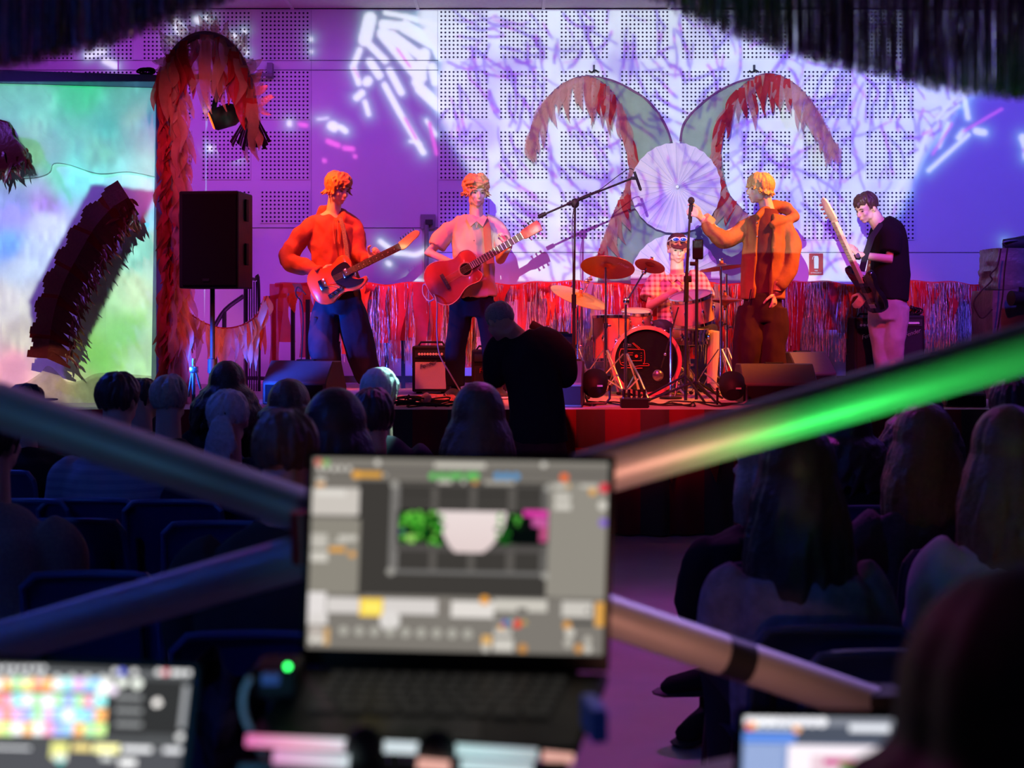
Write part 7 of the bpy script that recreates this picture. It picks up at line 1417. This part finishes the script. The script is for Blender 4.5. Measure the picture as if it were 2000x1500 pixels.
t = thing('power_hub', 'small dark hub with a lit green indicator left of the main laptop', 'hub', P(548, 1310, 1.42)); obj('case', BX(P(545, 1320, 1.44), (.05, .06, .035), None, .006), M['black'], t); obj('indicator', ball(bmesh.new(), P(562, 1302, 1.395), .0032, None, 12), mat('green_led', (.02, .6, .06), .3, emit=(.03, .8, .12), estr=7), t, True); obj('hub_port', BX(P(530, 1325, 1.40), (.02, .01, .012)), mat('violet_port', (.1, .1, .35), .4), t)
obj('hub_leg', TB([P(545, 1330, 1.44), (P(545, 1330, 1.44).x, 1.44, desk_z)], .012, 8), M['steel'], t, True)
tag(obj('power_cable', TB(curve([(490, 1322), (478, 1345), (474, 1375), (480, 1405), (492, 1432), (510, 1470), (525, 1500), (535, 1560)], 1.36, 6), .0035, 8), mat('grey_lead', (.32, .3, .32), .5), None, True), 'pale grey cable curving down beside the main laptop', 'cable')
# --- left laptop: coloured clip grid (coordinates of a 2000x1094 close view of 640x350 px at (0,1150))
Hh, Ww = 110, 240; im = ui_canvas(Hh, Ww, (70, 72, 74)); UU, VV = np.meshgrid((np.arange(Ww)+.5)/Ww, (np.arange(Hh)+.5)/Hh)
def conv(X, Y): v = (Y-470-30*(X/1165.0))/720.0; u = (X+900-(-90*v))/2065.0; return u, v
def dot(x, y, r, c): u, v = conv(x, y); ms = ((UU-u)*2065)**2+((VV-v)*720)**2 <= r*r; im[ms] = lin(c)
rs = np.random.RandomState(4); bright = [(120, 235, 235), (240, 130, 170), (150, 230, 150), (250, 250, 255), (255, 160, 60), (120, 190, 250), (255, 240, 120), (220, 160, 240), (255, 255, 255), (130, 150, 240), (255, 120, 90), (190, 240, 120)]
R4(-900, 480, 1165, 540, (130, 132, 136)); R4(-900, 560, 870, 920, (45, 46, 48)); R4(870, 565, 1130, 920, (42, 43, 44)); R4(-900, 925, 1120, 960, (95, 97, 100)); R4(-900, 960, 1110, 1200, (70, 71, 76))
for rr_, y in enumerate((600, 705, 795, 882)):
    for k, x in enumerate(range(-880, 660, 62)): c = bright[rs.randint(len(bright))]; R4(x-31, y-40, x+31, y+40, tuple(q*.75+255*.25 for q in c))
for x in range(-880, 280, 46): dot(x, 500, 16, (225, 225, 228))
for x in range(-860, 640, 93): dot(x, 560, 24, (200, 205, 205))
for x in (705, 745, 820, 970, 1010, 1060, 1100, 1145): dot(x, 515, 20, (90, 100, 230) if x == 745 else ((230, 130, 140) if x == 1010 else (225, 225, 225)))
dot(745, 585, 30, (235, 240, 230)); dot(835, 590, 32, (235, 240, 230)); dot(655, 590, 34, (240, 240, 235)); dot(620, 640, 32, (250, 250, 230)); dot(685, 635, 28, (240, 225, 245)); dot(955, 712, 26, (250, 245, 240)); dot(1092, 928, 22, (225, 225, 225))
for y in (680, 765, 850): R4(700, y-16, 860, y+16, (135, 137, 138))
R4(1115, 600, 1150, 880, (140, 142, 145)); R4(-800, 970, 190, 1010, (220, 222, 226)); R4(310, 965, 400, 1060, (215, 215, 130)); R4(445, 975, 550, 1020, (225, 205, 130)); R4(570, 975, 720, 1030, (255, 250, 175)); R4(740, 985, 920, 1025, (225, 226, 228)); R4(990, 995, 1100, 1030, (215, 216, 220)); R4(330, 1040, 400, 1080, (225, 228, 220)); R4(350, 1075, 380, 1100, (60, 200, 190)); R4(610, 1040, 680, 1075, (205, 208, 205)); R4(720, 1065, 820, 1110, (230, 230, 230))
laptop('open laptop at the lower left showing a bright grid of coloured clips', (-290, 1286), (374, 1310), (-318, 1512), (348, 1532), 1.27, 1.22, im*1.5, deck=(P(-360, 1620, 1.1), P(330, 1640, 1.1)), keys=False)
# --- right laptop
Hh, Ww = 100, 150; im = ui_canvas(Hh, Ww, (95, 105, 130)); UU, VV = np.meshgrid((np.arange(Ww)+.5)/Ww, (np.arange(Hh)+.5)/Hh)
def conv(X, Y): return (X-705)/900.0, (Y-815)/560.0
def dot(x, y, r, c): u, v = conv(x, y); ms = ((UU-u)*900)**2+((VV-v)*560)**2 <= r*r; im[ms] = lin(c)
R4(700, 815, 1600, 860, (120, 124, 135)); R4(700, 860, 1600, 950, (70, 76, 90)); R4(700, 900, 960, 950, (85, 130, 215)); R4(700, 950, 930, 1400, (120, 140, 185)); R4(930, 958, 1460, 1400, (235, 225, 232)); R4(1040, 1010, 1350, 1400, (215, 190, 200)); R4(1460, 950, 1610, 1400, (80, 85, 100)); R4(720, 870, 940, 890, (170, 180, 200))
for x in range(735, 1090, 44): dot(x, 838, 26, (240, 240, 245))
R4(860, 820, 1085, 855, (225, 225, 232)); R4(1220, 850, 1420, 885, (215, 218, 226)); dot(740, 865, 22, (230, 90, 60)); dot(760, 860, 14, (240, 190, 70)); dot(965, 880, 20, (240, 170, 110)); R4(1100, 1030, 1250, 1060, (190, 60, 130)); R4(1180, 1045, 1300, 1070, (110, 160, 80))
for y in range(975, 1380, 28): R4(715, y, 900, y+9, (190, 205, 235))
laptop('smaller open laptop at the lower right edge showing a white page', (1452, 1399), (1812, 1404), (1444, 1610), (1806, 1618), 1.33, 1.30, im*1.3, deck=(P(1430, 1700, 1.22), P(1800, 1704, 1.22)), keys=False)
tag(obj('hand_rest_box', BX(P(1392, 1520, 1.42), (.12, .06, .02), Matrix.Rotation(-.2, 3, 'Y'), .004), mat('beige_card', (.5, .38, .36), .7)), 'pale flat card lying beside the small right laptop', 'card')
# operator at the right, close to the lens
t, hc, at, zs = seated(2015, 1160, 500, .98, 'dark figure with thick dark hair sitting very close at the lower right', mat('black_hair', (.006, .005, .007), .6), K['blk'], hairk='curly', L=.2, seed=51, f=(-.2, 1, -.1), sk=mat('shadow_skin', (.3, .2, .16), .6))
print('built', len(bpy.data.objects))
